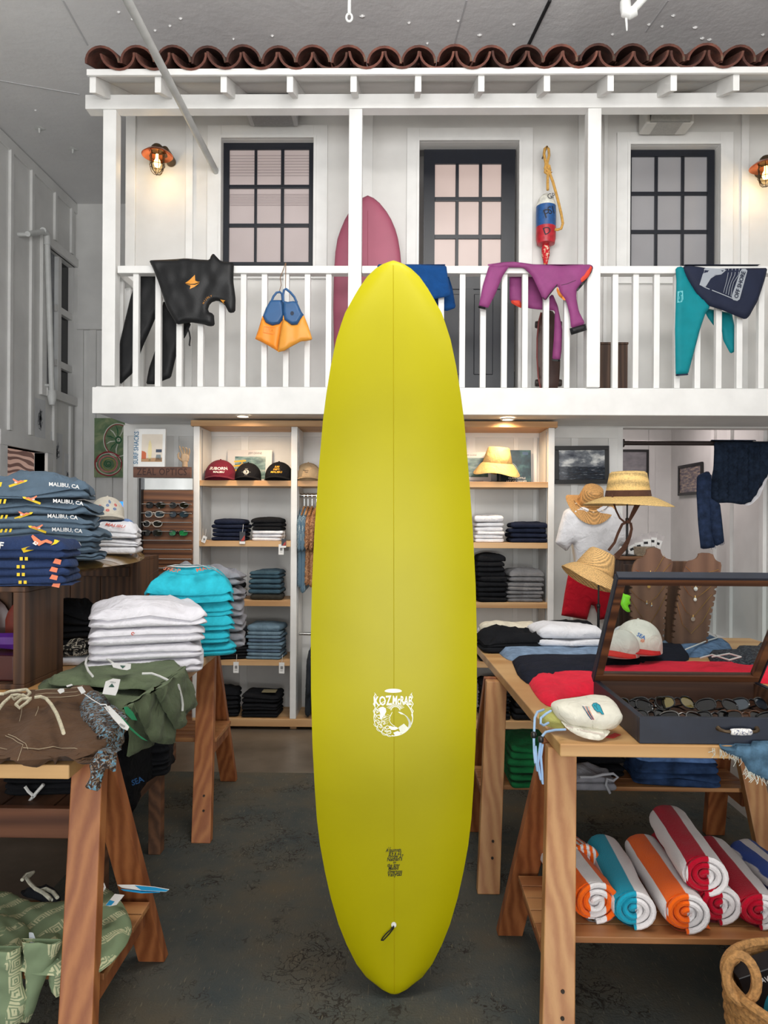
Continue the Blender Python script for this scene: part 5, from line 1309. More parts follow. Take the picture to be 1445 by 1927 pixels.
q = z6([(1275, 356)])[0]; letter(mb, 'OFF SHORE', 10.5, lambda u, v: fn2(q[0] + u, q[1] - v), (0, 0), R(74), 1.0, sp=.95, off=.02); mb.build('lettering', nvy, t, fix=False)
fn = px_fn(ta_, YH, .003); mb = MB(); patch(mb, z6([(928, 390), (956, 388), (958, 436), (950, 452), (926, 455)]), fn); mb.build('logo_patch', mat('aqua_print', (92, 178, 184), .6, 0), t, fix=False)
fn = px_fn(ta_, YH, .0038); mb = MB(); patch(mb, [(q_[0], q_[1]) for q_ in z6([(942 + 9 * math.cos(a), 405 + 9 * math.sin(a)) for a in [2 * PI * k / 12 for k in range(12)]])], fn); [ribbon(mb, z6([(932 + 6 * k, 418), (932 + 6 * k, 444)]), .8, fn) for k in range(4)]; mb.build('logo', teal, t, fix=False)
# pink surfboard, longboard, crate and buoy on the balcony
pk = [(692, 368), (703, 373), (714, 382), (727, 398), (736, 413), (744, 432), (749, 450), (753, 475), (757, 520), (759, 560), (758, 640), (754, 733), (632, 733), (628, 640), (627, 580), (628, 520), (631, 475), (635, 450), (641, 432), (649, 413), (658, 398), (670, 382), (681, 373)]
s_ = Soft(pxl(pk, 5.68), .03, wall_warp(5.68), .02, .10, 0, (1, 1), 1, 0, False)
t = thing('surfboard', (P(692, 700, 5.68).x, 5.68, ZF), 'dusty pink surfboard standing on the balcony behind the post', 'surfboard')
mbp = s_.mesh(); mbp.v = [Vector((q.x, q.y, max(q.z, ZF + .001))) for q in mbp.v]
mbp.build('blank', mat('dusty_pink_resin', (160, 82, 104), .5, .05, 3), t, smooth=True, angle=70)
st = MB().tube([s_.warp(*(lambda q: (q.x, q.z))(P(692, y, 5.68)), .0305) for y in range(400, 725, 20)], .0016, 5); st.build('stringer', mat('pink_stringer', (150, 68, 84), .5, 0), t)
t = thing('longboard', (P(1030, 700, 5.6).x, 5.6, ZF), 'dark brown longboard skateboard leaning upright behind the purple wetsuit', 'skateboard')
s_ = Soft(pxl(z6([(165, 500), (195, 490), (235, 502), (255, 570), (266, 700), (268, 800), (262, 900), (252, 942), (155, 942), (140, 870), (133, 760), (134, 640), (148, 545)]), 5.6), .014, wall_warp(5.6), .03, .02, 0, (1, 1), 1, 1, False)
mbp = s_.mesh(); mbp.v = [Vector((q.x, q.y, max(q.z, ZF + .001))) for q in mbp.v]; mbp.build('deck', mat('walnut_deck', (72, 50, 44), .5, .15), t, smooth=True, angle=60)
ribbon(mr := MB(), z6([(160, 505), (145, 560), (137, 650), (136, 760), (143, 870), (156, 936)]), 2.6, lambda a, b_: P(a, b_, 5.584)); mr.build('red_edge', mat('red_edge', (120, 44, 40), .5, 0), t, fix=False)
for y in (575, 905):
 for x in (140, 262):
  c = P(*z6([(x, y)])[0], 5.63); MB().lathe([(.0005, -.02), (.026, -.018), (.03, 0), (.026, .018), (.0005, .02)], 16).xf(Matrix.Translation(c) @ Matrix.Rotation(R(90), 4, 'Y')).build('wheel', mat('dark_wheel', (48, 36, 34), .5, 0), t, smooth=True)
a, b_ = P(1127, 644, 5.66), P(1181, 700, 5.66)
t = thing('wooden_box', ((a.x + b_.x) / 2, 5.72, ZF), 'small dark brown wooden box standing on the balcony by the post', 'box')
dbw = wood('old_box_wood', (92, 70, 56), (58, 42, 34), 'Z', 9, .7)
w_ = (b_.x - a.x)
MB().box((a.x, 5.66, ZF + .001), (a.x + w_ * .40, 5.684, a.z - .018)).build('plank', dbw, t, bev=.002)
MB().box((a.x + w_ * .48, 5.66, ZF + .001), (b_.x, 5.684, a.z - .018)).build('plank', dbw, t, bev=.002)
MB().box((a.x - .004, 5.655, a.z - .017), (b_.x + .004, 5.80, a.z)).build('top_panel', dbw, t, bev=.002)
MB().box((a.x, 5.685, ZF + .001), (a.x + .02, 5.80, a.z - .018)).build('side_panel', dbw, t); MB().box((b_.x - .02, 5.685, ZF + .001), (b_.x, 5.80, a.z - .018)).build('side_panel', dbw, t)
MB().box((a.x + .021, 5.74, ZF + .001), (b_.x - .021, 5.76, a.z - .018)).build('back_panel', dbw, t)
YBu = 5.76
def z3(x, y): return P(965 + x / 3.01, y / 3.01, YBu)
cb = z3(187, 1240); t = thing('buoy', (cb.x, YBu, z3(187, 1440).z), 'white, blue and red lobster buoy hanging on its rope beside the door', 'buoy')
def zb_(y): return z3(187, y).z - cb.z
rb = .079
paint = lambda n, c: mat(n, c, .4, .14, 30, .3, 40)
MB().lathe([(.0005, zb_(1100)), (rb * .35, zb_(1104)), (rb * .7, zb_(1124)), (rb * .92, zb_(1150)), (rb, zb_(1172))], 28, cb).build('white_top', paint('buoy_white', (222, 222, 212)), t, smooth=True)
MB().lathe([(rb, zb_(1172)), (rb * 1.02, zb_(1230)), (rb * 1.01, zb_(1290))], 28, cb).build('blue_middle', paint('buoy_blue', (34, 82, 140)), t, smooth=True)
MB().lathe([(rb * 1.01, zb_(1290)), (rb, zb_(1355)), (rb * .9, zb_(1383)), (rb * .4, zb_(1392)), (.0005, zb_(1393))], 28, cb).build('red_base', paint('buoy_red', (176, 30, 44)), t, smooth=True)
MB().lathe([(rb * .3, zb_(1385)), (rb * .42, zb_(1410)), (rb * .40, zb_(1450)), (rb * .26, zb_(1475)), (rb * .2, zb_(1500)), (.0005, zb_(1502))], 18, cb).build('spindle', print_mat('chipped_red', (190, 44, 50), (190, 40, 48), (226, 206, 178), 24), t, smooth=True)
rope = mat('yellow_rope', (196, 150, 74), .8, .12, 60)
RP = lambda pts, y=0: [z3(a, b_) + Vector((0, y, 0)) for a, b_ in pts]
MB().tube(RP([(187, 1100), (186, 1060), (188, 1000), (200, 985), (196, 965), (176, 962), (170, 975), (186, 990), (205, 1002), (190, 1012), (172, 1000), (176, 950), (166, 900), (170, 868), (180, 858), (192, 870), (194, 905), (184, 950), (192, 975), (200, 1010), (215, 1050), (240, 1140), (262, 1230), (271, 1285), (262, 1315), (240, 1322), (226, 1320)], -.07), .011, 7).build('rope', rope, t, smooth=True)
MB().tube(RP([(178, 1496), (184, 1510), (172, 1520), (182, 1528), (180, 1560), (174, 1590)], -.01), .009, 7).build('rope_tail', rope, t, smooth=True)
MB().tube([z3(181, 862) + Vector((0, -.09, 0)), z3(181, 862) + Vector((0, .1, 0))], .006, 6).build('nail', bronze, t)
mb = MB(); fnb_ = lambda u, v: (lambda q: Vector((q.x, YBu - math.sqrt(max(.0004, (rb * 1.02) ** 2 - (q.x - cb.x) ** 2)) - .0025, q.z)))(z3(u, v))
for s, xy, sz in (('GP', (206, 1135), 40), ('P', (180, 1235), 70), ('SI', (205, 1215), 60), ('D', (182, 1330), 60)): letter(mb, s, sz, lambda u, v, xy=xy: fnb_(xy[0] + u, xy[1] - v), rot=.3)
mb.build('lettering', mat('dark_marker', (26, 30, 44), .6, 0), t, fix=False)
# ---------------------------------------------------------------- right side: walls, rod, mannequin
blackf = mat('black_frame', (26, 26, 28), .4, .04)
def framed(name, M, w_, h, label, pic, bw=.028, draw=None, cat='picture'):
 """M maps (x across, y depth away from the viewer, z up) to the world"""
 t = thing(name, M @ Vector((0, 0, -h / 2)), label, cat)
 for a, b_ in (((-w_ / 2, 0, h / 2 - bw), (w_ / 2, .022, h / 2)), ((-w_ / 2, 0, -h / 2), (w_ / 2, .022, -h / 2 + bw)), ((-w_ / 2, .0005, -h / 2 + bw), (-w_ / 2 + bw, .0215, h / 2 - bw)), ((w_ / 2 - bw, .0005, -h / 2 + bw), (w_ / 2, .0215, h / 2 - bw))):
  MB().box(a, b_).xf(M).build('frame_bar', blackf, t, bev=.002)
 MB().box((-w_ / 2 + bw, .012, -h / 2 + bw), (w_ / 2 - bw, .016, h / 2 - bw)).xf(M).build('photo', pic, t)
 if draw: draw(t, lambda u, v: M @ Vector((u, .0112, v)), w_ - 2 * bw, h - 2 * bw)
 return t
def storm_mat():
 m, nt, b = new_mat('storm_sea_photo'); v = coords(nt)
 sep = nt.nodes.new('ShaderNodeSeparateXYZ'); nt.links.new(v, sep.inputs[0])
 n = noise_tex(nt, coords(nt, (1, 1, 2)), 6, 5, .6)
 sky = ramp(nt, n, [(.36, C((44, 50, 66))), (.5, C((120, 126, 134))), (.62, C((226, 228, 226)))])
 n2 = noise_tex(nt, coords(nt, (1, 1, 7)), 16, 5, .65)
 sea = ramp(nt, n2, [(.42, C((18, 24, 36))), (.58, C((40, 50, 64))), (.72, C((150, 158, 164)))])
 mx = nt.nodes.new('ShaderNodeMixRGB'); st = nt.nodes.new('ShaderNodeMath'); st.operation = 'GREATER_THAN'; st.inputs[1].default_value = .14
 nt.links.new(sep.outputs[2], st.inputs[0]); nt.links.new(st.outputs[0], mx.inputs[0]); nt.links.new(sea, mx.inputs[1]); nt.links.new(sky, mx.inputs[2])
 nt.links.new(mx.outputs[0], b.inputs['Base Color']); b.inputs['Roughness'].default_value = .12; b.inputs['Coat Weight'].default_value = .3
 return m
a, b_ = P(1044, 910, 5.82), P(1147, 839, 5.82); c = (a + b_) / 2
framed('framed_photo', Matrix.Translation(Vector((c.x, 5.825, c.z))) @ Matrix.Rotation(R(-.6), 4, 'Y'), b_.x - a.x, b_.z - a.z, 'black framed stormy sea photo beside the shelf unit', storm_mat(), .034)
a, b_ = P(1120, 905, YR - .05), P(1221, 846, YR - .05); c = (a + b_) / 2
framed('framed_photo', Matrix.Translation(Vector((c.x, YR - .055, c.z))), b_.x - a.x, b_.z - a.z, 'black framed grey sky photo behind the wide straw hat', sea_mat('grey_sky_photo', [(.3, (126, 124, 130)), (.7, (150, 148, 152))], (1, 1, 2), 2), .026)
q0, q1 = PX(1275, 880, XR - .03), PX(1319, 930, XR - .03); zt_, zb_2 = PX(1275, 877, XR - .03).z, PX(1276, 933, XR - .03).z
Mr = Matrix(((0, 1, 0, XR - .03), (-1, 0, 0, (q0.y + q1.y) / 2), (0, 0, 1, (zt_ + zb_2) / 2), (0, 0, 0, 1)))
framed('framed_photo', Mr, q0.y - q1.y, zt_ - zb_2, 'black framed mountain lake photo on the right wall beside jeans', sea_mat('mountain_photo', [(.3, (60, 62, 80)), (.5, (130, 118, 120)), (.7, (200, 176, 150))], (1, 1, 5), 4), .03)
zrod = P(1250, 834, YB).z
rod = thing('clothes_rod', ((xa + XR) / 2, YB, zrod), 'dark metal clothes rod across the right recess holding jeans', 'rod')
MB().tube([(xa + .021, YB, zrod), (XR - .001, YB, zrod + .0)], .019, 14).build('bar', mat('dark_steel', (70, 62, 60), .35, 0, metal=.8), rod, smooth=True)
for x in (xa + .026, XR - .006): MB().lathe([(.0005, -.005), (.035, -.005), (.035, .005), (.0005, .005)], 16).xf(Matrix.Translation((x, YB, zrod)) @ Matrix.Rotation(R(90), 4, 'Y')).build('flange', mat('dark_steel', (70, 62, 60), .35, 0, metal=.8), rod)
dk_denim = mat('dark_denim', (32, 42, 58), .95, .25, 26, .4, 90, spec=.1, bstretch=(1, 1, .2)); jn = mat('jeans_denim', (38, 50, 74), .95, .3, 18, .4, 160, spec=.1)
def zr_(pts): return [(1030 + x / 3.482, 800 + y / 3.482) for x, y in pts]
YD = YB - .03
s_ = drape(zr_([(1088, 112), (1200, 108), (1330, 110), (1470, 110), (1470, 260), (1440, 330), (1415, 370), (1380, 430), (1335, 500), (1280, 522), (1190, 508), (1100, 512), (1068, 480), (1072, 380), (1086, 300), (1092, 150)]), YD, .03, .022, .014, 21, (22, 2), extra=lambda u, v:   .013 * math.sin(u * 150 + 2 * nz(u * 3, v * 4)))
t = thing('denim_throw', (P(1360, 900, YD).x, YB, P(1360, 945, YD).z), 'dark pleated denim hung over the rod at the right edge', 'denim')
s_.mesh().build('front_panel', dk_denim, t, smooth=True, angle=80)
s2 = drape(zr_([(1280, 510), (1335, 500), (1400, 400), (1445, 300), (1450, 330), (1390, 470), (1330, 525), (1290, 528)]), YD + .02, .012, .02, .002, 4); s2.mesh().build('white_lining', c_white, t, smooth=True)
MB().grid(lambda u, v: Vector((P(1342, 835, YD).x + .35 * u, YB - math.cos(PI * v) * .026, zrod + .018 + .012 * math.sin(PI * v))), 12, 6).build('rod_fold', dk_denim, t, smooth=True)
t = thing('jeans', (P(1340, 1000, YD - .05).x, YB - .06, P(1340, 1032, YD).z), 'blue jeans with frayed hems hanging below the pleated denim', 'jeans')
for pts, k in ((([(978, 335), (1010, 316), (1050, 300), (1068, 318), (1062, 440), (1068, 540), (1078, 700), (1100, 800), (1032, 812), (1003, 808), (986, 640), (976, 450)]), 1), (([(1052, 330), (1075, 320), (1070, 480), (1130, 514), (1146, 650), (1158, 768), (1100, 795), (1076, 720), (1062, 560), (1056, 450)]), 2)):
 g = drape(zr_(pts), YD - .035 - .012 * k, .03, .02, .012, 30 + k, (14, 3)); lg_ = g.mesh().build('leg', jn, t, smooth=True, angle=80)
 fr = MB(); lo_ = max(p_[1] for p_ in pts); xs2 = [p_[0] for p_ in pts if p_[1] > lo_ - 50]
 for j in range(12):
  x = min(xs2) + (max(xs2) - min(xs2)) * j / 11; y = lo_ - 22 + 12 * nz(x * .1, k) - (abs(j - 5.5) * 2 if k == 2 else 0)
  q_ = P(*zr_([(x, y)])[0], YD - .05 - .012 * k); fr.tube([q_, q_ + Vector((.004 * nz(x, 1), -.003, -.022 - .01 * nz(x, 3)))], .0016, 4)
 fo = fr.build('frayed_hem', jn, t); fo['kind'] = 'stuff'
# mannequin with tee, shorts and the cowboy hat
YM = 5.25
t = thing('mannequin', (P(1115, 1300, YM).x, YM + .02, 0), 'white torso mannequin wearing the white tee and red shorts', 'mannequin')
mw = mat('mannequin_white', (218, 214, 208), .4, .03)
cx_ = P(1115, 1000, YM).x; zz = lambda y: P(1115, y, YM).z
MB().lathe([(.0005, zz(930)), (.045, zz(932)), (.055, zz(948)), (.10, zz(962)), (.15, zz(985)), (.155, zz(1020)), (.125, zz(1065)), (.14, zz(1095)), (.15, zz(1130)), (.13, zz(1175)), (.0005, zz(1180))], 32, (cx_, YM + .02, 0), lambda q, a: Vector((q.x, q.y * .62, q.z))).build('torso', mw, t, smooth=True)
MB().lathe([(.012, zz(1178)), (.012, .03), (.02, .02), (.14, .012), (.15, 0), (.0005, 0)], 24, (cx_, YM + .02, 0)).build('stand', mat('black_metal', (24, 24, 26), .4, 0), t, smooth=True)
sh = Soft(pxl(zr_([(108, 560), (150, 540), (230, 520), (330, 520), (420, 530), (470, 560), (500, 640), (530, 740), (500, 800), (470, 790), (458, 860), (450, 960), (300, 980), (180, 970), (186, 880), (172, 800), (165, 770), (125, 828), (50, 772), (78, 660)]), YM - .10), .06, wall_warp(YM - .10), .016, .07, .016, (11, 4), 41, 1, True)
solo(sh.mesh(), 't_shirt', c_white, 'white short sleeved tee worn by the mannequin', 'shirt', smooth=True, angle=80)
red = cloth('red_twill', (176, 24, 40), .06)
sh = Soft(pxl([(1069, 1080), (1100, 1078), (1140, 1080), (1160, 1082), (1168, 1118), (1172, 1160), (1128, 1166), (1118, 1140), (1112, 1138), (1104, 1166), (1056, 1158), (1062, 1118)], YM - .10), .05, wall_warp(YM - .10), .016, .06, .008, (9, 4), 42, 0, True)
solo(sh.mesh(), 'shorts', red, 'bright red shorts worn by the mannequin', 'shorts', smooth=True, angle=80)
def straw_mat(name, rgb, sc_=70):
 m, nt, b = new_mat(name); v = coords(nt)
 wv = nt.nodes.new('ShaderNodeTexWave'); wv.wave_type = 'RINGS'; wv.rings_direction = 'Z'; wv.inputs['Scale'].default_value = sc_ * .45; wv.inputs['Distortion'].default_value = 1.5; wv.inputs['Detail Scale'].default_value = 6
 nt.links.new(v, wv.inputs['Vector']); n = noise_tex(nt, v, 120, 3)
 mm = nt.nodes.new('ShaderNodeMath'); mm.operation = 'MULTIPLY_ADD'; mm.inputs[1].default_value = .45; nt.links.new(wv.outputs['Fac'], mm.inputs[0]); nt.links.new(n, mm.inputs[2])
 nt.links.new(ramp(nt, mm.outputs[0], [(.35, C(shade(rgb, .72))), (.75, C(rgb)), (.95, C(shade(rgb, 1.12)))]), b.inputs['Base Color']); b.inputs['Roughness'].default_value = .75
 bump(nt, b, mm.outputs[0], .45, .004)
 return m
straw = straw_mat('golden_straw', (212, 178, 114)); straw2 = straw_mat('natural_straw', (206, 166, 108), 90); straw3 = straw_mat('tan_raffia', (198, 150, 92), 100)
c = P(1112, 950, YM - .1)
t, M = hat(c + Vector((0, .02, .02)), 'tan straw cowboy hat with shell cord on the mannequin neck', straw3, (.07, .095, .125), (.178, .03), (R(36), R(3), 0), lambda a, v: .04 * v * math.cos(2 * a), name='cowboy_hat')
for k in range(5):
 a = R(205 + 32 * k); r_ = .128; q = M @ Vector((r_ * math.cos(a), r_ * math.sin(a), .012 + .02 * math.cos(2 * a) * .5))
 MB().lathe([(.0004, -.004), (.005, -.003), (.006, 0), (.004, .003), (.0004, .004)], 10, q, lambda p_, a_: Vector((p_.x * 1.3, p_.y, p_.z))).build('shell', mat('shell', (232, 214, 190), .4, .05), t, smooth=True)
MB().tube([M @ Vector((.128 * math.cos(a), .128 * math.sin(a), .012 + .01 * math.cos(2 * a))) for a in [R(190 + 160 * k / 24) for k in range(25)]], .002, 5).build('shell_cord', bronze, t)
# ---------------------------------------------------------------- on the right table
TZ = ZT + .001
YCB = 4.5
a, b_ = P(1166, 1047, YCB), P(1248, 1047, YCB)
t = thing('dark_cabinet', ((a.x + b_.x) / 2, YCB + .09, .0075), 'slim dark wooden cabinet behind the right table, under the wide straw hat stand', 'cabinet')
MB().box((a.x, YCB, .0075), (b_.x, YCB + .17, a.z - .022)).build('body', wood('espresso_wood', (62, 44, 34), (34, 24, 20), 'Z', 8), t, bev=.004)
MB().box((a.x - .016, YCB - .016, a.z - .021), (b_.x + .01, YCB + .17, a.z)).build('top_slab', wood('espresso_top', (140, 96, 58), (90, 58, 36), 'X', 6), t, bev=.004)
MB().box((a.x + .02, YCB - .008, TZ + .05), (b_.x - .02, YCB - .0005, a.z - .05)).build('door', wood('espresso_wood', (62, 44, 34), (34, 24, 20), 'Z', 8), t, bev=.003)
zc_ = a.z
sb = Vector((P(1181, 1040, YCB + .06).x, YCB + .075, zc_ + .001)); zh = P(1181, 938, YCB + .06).z
hat_stand(sb, zh - zc_ + .05, 'black hat stand on the dark cabinet under wide straw hat')
brn = cloth('brown_ribbon', (84, 58, 46), .06)
t, M = hat(Vector((sb.x + .005, sb.y, zh + .012)), 'golden wide brim straw hat with brown ribbon on a tall stand', straw, (.115, .141, .165), (.281, .055), (R(2), R(-1.0), 0), lambda a, v: -.012 * v * math.cos(a - .6) + .006 * v * math.sin(2 * a), band=.04, band_m=brn)
def strap(pts, wd, Y):
 mb = MB(); q_ = [Vector(p_) for p_ in pts]; vs = []
 for i, p_ in enumerate(q_):
  tt = q_[min(i + 1, len(q_) - 1)] - q_[max(i - 1, 0)]; tt.normalize(); n_ = Vector((-tt.y, tt.x)) * (wd[i] if hasattr(wd, '__len__') else wd) / 2
  for s in (p_ + n_, p_ - n_): vs.append(P(s.x, s.y, Y - .004 * math.sin(i)))
 n_ = len(vs); vs += [v_ + Vector((0, .002, 0)) for v_ in vs]; fs = []
 for i in range(len(q_) - 1): fs += [(2 * i, 2 * i + 1, 2 * i + 3, 2 * i + 2), (n_ + 2 * i, n_ + 2 * i + 2, n_ + 2 * i + 3, n_ + 2 * i + 1), (2 * i, 2 * i + 2, n_ + 2 * i + 2, n_ + 2 * i), (2 * i + 1, n_ + 2 * i + 1, n_ + 2 * i + 3, 2 * i + 3)]
 return mb.add(vs, fs)
for pts, wd in ((zr_([(424, 450), (432, 500), (450, 560), (475, 610), (505, 635), (525, 632)]), 3.5), (zr_([(612, 452), (590, 520), (560, 580), (535, 630)]), [11, 10, 8, 5]), (zr_([(520, 634), (490, 650), (462, 710), (440, 770), (400, 822)]), 5), (zr_([(545, 640), (552, 680), (540, 730), (525, 762), (500, 810), (450, 862)]), [5, 5, 6, 8, 10, 11])):
 strap(smooth_loop(pts + pts[::-1], 0)[:len(pts)], wd, sb.y - .10).build('ribbon_tie', brn, t, smooth=True)
MB().lathe([(.0005, -.012), (.014, -.008), (.016, 0), (.012, .01), (.0005, .012)], 12, P(*zr_([(530, 634)])[0], sb.y - .11)).build('knot', brn, t, smooth=True)
# second straw hat on its stand
Y2 = 4.27; s2 = Vector((P(1126, 1150, Y2).x, Y2, TZ)); h2 = P(1126, 1092, Y2).z
hat_stand(s2, h2 - TZ + .02, 'black hat stand among the folded white shirts under straw bucket hat')
t, M = hat(Vector((P(1118, 1072, Y2).x, Y2, P(1116, 1074, Y2).z)), 'natural straw bucket hat tilted on a stand beside the glass case lid', straw2, (.08, .117, .129), (.184, .07), (R(-4), R(26), 0), lambda a, v: .014 * v * math.cos(2 * a + .3), name='straw_bucket_hat')
# basket of packaged pins behind the necklace busts
Yk = YCB + .10; q = P(1208, 1047, Yk);
t = thing('small_basket', (q.x, Yk, zc_ + .001), 'small grey wicker basket holding clear packets on the dark cabinet', 'basket')
wk = mat('grey_wicker', (140, 126, 108), .85, .2, 60)
for k in range(6): MB().tube([Vector((q.x + (.072 + .006 * k / 5) * math.cos(2 * PI * j / 24), Yk + .05 * math.sin(2 * PI * j / 24), zc_ + .008 + k * .0095)) for j in range(24)], .0055, 6, True).build('coil', wk, t, smooth=True)
MB().disc((q.x, Yk, zc_ + .002), .07, 20, 'Z', .004).build('bottom', wk, t)
pk_m = glass('clear_sleeve', (226, 222, 222), .1);
for k, (x, y0, w_, r_) in enumerate(((1188, 1018, 17, -.45), (1202, 1012, 18, -.2), (1216, 1006, 19, -.05), (1229, 1003, 15, .05), (1240, 1008, 13, .3))):
 c = P(x, y0 + 12, Yk - .03 + .015 * k); wm = w_ / F_PX * Yk / 2; M = Matrix.Translation(c) @ Matrix.Rotation(r_, 4, 'Y')
 t2 = thing('clear_packet', c - Vector((0, 0, .06)), f'clear plastic packet, {("leftmost", "second", "third", "fourth", "rightmost")[k]} in the small grey basket', 'packet', 'packets in the small basket')
 MB().box((-wm, 0, -.055), (wm, .001, .05)).xf(M).build('sleeve', mat('cloudy_plastic', (190, 184, 184), .25, .1, 30), t2)
 MB().box((-wm * .9, -.0012, -.05), (wm * .9, -.0002, .012)).xf(M).build('card', tag_w, t2)
 MB().box((-wm * .5, -.002, -.02), (wm * .3, -.0013, -.004)).xf(M).build('print', ink, t2)
# necklace busts cut from wooden boards
walnut = wood('bust_walnut', (116, 84, 64), (92, 64, 48), 'Z', 4, .6)
def bust(px_pts, Y, label):
 ol = pxl(px_pts, Y); ol = resample([Vector(q_) for q_ in smooth_loop(ol, 1)], .006); n = len(ol)
 lo_ = min(p_.y for p_ in ol); cxx = sum(p_.x for p_ in ol) / n; hi_ = max(p_.y for p_ in ol)
 out = []
 for p_ in ol:
  d_ = p_ - Vector((cxx, p_.y)); f_ = (p_.y - lo_) / (hi_ - lo_)
  if f_ < .78 and f_ > .02 and (int((p_.y) / .0085) % 4 == 0): p_ = p_ - d_.normalized() * .012
  out.append(p_)
 k = TZ - lo_
 mb = MB(); m_ = len(out); vs, es, fs, *_ = geometry.delaunay_2d_cdt(out, [(i, (i + 1) % m_) for i in range(m_)], [], 1, 1e-7)
 nv = len(vs); sink = lambda p_: max(p_.y, TZ)
 mb.add([(p_.x, Y, sink(p_)) for p_ in vs] + [(p_.x, Y + .018, sink(p_)) for p_ in vs], [tuple(f) for f in fs] + [tuple(reversed([i + nv for i in f])) for f in fs] + [(i, (i + 1) % m_, (i + 1) % m_ + nv, i + nv) for i in range(m_)])
 t = thing('necklace_bust', (cxx, Y, TZ), label, 'bust')
 mb.build('board', walnut, t)
 MB().box((cxx - .03, Y + .0185, TZ), (cxx + .03, Y + .10, TZ + .02)).build('foot', walnut, t)
 return t
B1 = [(1218, 1031), (1242, 1031), (1245, 1044), (1252, 1050), (1266, 1054), (1265, 1070), (1258, 1086), (1255, 1130), (1252, 1170), (1247, 1240), (1190, 1240), (1187, 1170), (1184, 1120), (1189, 1085), (1191, 1066), (1198, 1053), (1210, 1049), (1216, 1043)]
B2 = [(1316, 1040), (1341, 1041), (1345, 1052), (1350, 1056), (1358, 1059), (1356, 1078), (1350, 1098), (1345, 1130), (1337, 1165), (1328, 1240), (1262, 1240), (1268, 1165), (1274, 1125), (1284, 1085), (1288, 1066), (1294, 1056), (1308, 1053), (1314, 1048)]
YB1, YB2 = 4.06, 4.0
bust(B1, YB1, 'left dark wooden necklace bust behind the glass lid'); bust(B2, YB2, 'right reddish wooden necklace bust behind the glass lid')
a, b_ = P(1255, 1056, 4.2), P(1296, 1056, 4.2)
t = solo(MB().box((a.x, 4.2, TZ), (b_.x, 4.24, a.z)), 'wooden_board', wood('bust_back', (112, 80, 58), (74, 50, 36), 'Z', 6, .6), 'dark upright wooden board between the two necklace busts', 'board', bev=.003)
gold = mat('gold_chain', (214, 176, 104), .3, 0, metal=1); silv = mat('silver', (208, 206, 200), .25, 0, metal=1); cryst = mat('clear_crystal', (226, 226, 222), .12, .06, 60, .3, 60, coat=.6)
def necklace(pts, Y, label, pend, pm):
 q_ = [P(a, b_, Y - .006) for a, b_ in pts]; mid = q_[len(q_) // 2]
 t = thing('necklace', min(q_, key=lambda p_: p_.z), label, 'necklace', 'necklaces on the wooden busts')
 MB().tube(q_, .0013, 5).build('chain', gold, t, smooth=True)
 for (x, y, r_, kind) in pend:
  c = P(x, y, Y - .011)
  if kind == 'd': MB().disc(c, r_, 12, 'Y', .003).build('pendant', pm, t)
  else: MB().lathe([(.0005, -r_ * 1.2), (r_ * .8, -r_ * .7), (r_, 0), (r_ * .6, r_ * .8), (.0005, r_)], 7, c).build('pendant', pm, t)
  MB().tube([c + Vector((0, 0, r_)), c + Vector((0, 0, r_ + .012))], .002, 5).build('bail', gold, t)
necklace([(1196, 1072), (1210, 1080), (1224, 1086), (1236, 1070), (1250, 1045)], YB1, 'short gold necklace with small square pendant, topmost on left bust', [(1224, 1080, .007, 'd')], gold)
necklace([(1188, 1092), (1205, 1096), (1221, 1102), (1240, 1085), (1262, 1060)], YB1, 'gold necklace with round gold pendant on the left bust', [(1221, 1104, .009, 'd')], gold)
necklace([(1187, 1110), (1200, 1125), (1219, 1136), (1235, 1124), (1254, 1098)], YB1, 'gold necklace with two drop charms on the left bust', [(1217, 1136, .006, 'c'), (1226, 1140, .006, 'c')], silv)
necklace([(1186, 1125), (1200, 1150), (1220, 1178), (1238, 1150), (1253, 1120)], YB1, 'longest thin gold necklace on the left bust', [], gold)
necklace([(1290, 1066), (1305, 1080), (1312, 1085), (1330, 1078), (1352, 1072)], YB2, 'short necklace with disc pendant, topmost on right bust', [(1313, 1090, .010, 'd')], silv)
necklace([(1286, 1082), (1298, 1100), (1309, 1112), (1328, 1096), (1350, 1078)], YB2, 'necklace with large clear crystal on the right bust', [(1309, 1108, .012, 'c')], cryst)
necklace([(1284, 1098), (1296, 1118), (1309, 1126), (1328, 1112), (1346, 1096)], YB2, 'necklace with white stone pendant on the right bust', [(1308, 1128, .010, 'c')], mat('white_stone', (228, 222, 214), .5, .08))
necklace([(1276, 1120), (1290, 1150), (1304, 1162), (1322, 1140), (1340, 1118)], YB2, 'long necklace with silver shell pendant on the right bust', [(1304, 1165, .012, 'd')], silv)
necklace([(1274, 1135), (1284, 1175), (1300, 1192), (1322, 1170), (1338, 1140)], YB2, 'longest plain gold necklace on the right bust', [], gold)
s_ = drape([(1164, 1112), (1168, 1109), (1174, 1118), (1181, 1119), (1187, 1122), (1184, 1129), (1187, 1136), (1181, 1139), (1184, 1146), (1186, 1152), (1180, 1152), (1172, 1146), (1167, 1136), (1168, 1124)], 4.03, .012, .008, .001, 1);
solo(s_.mesh(), 'toy_lizard', mat('lime_plastic', (132, 226, 40), .4, .04), 'lime green flat toy lizard on the left bust behind the lid glass', 'toy', smooth=True)
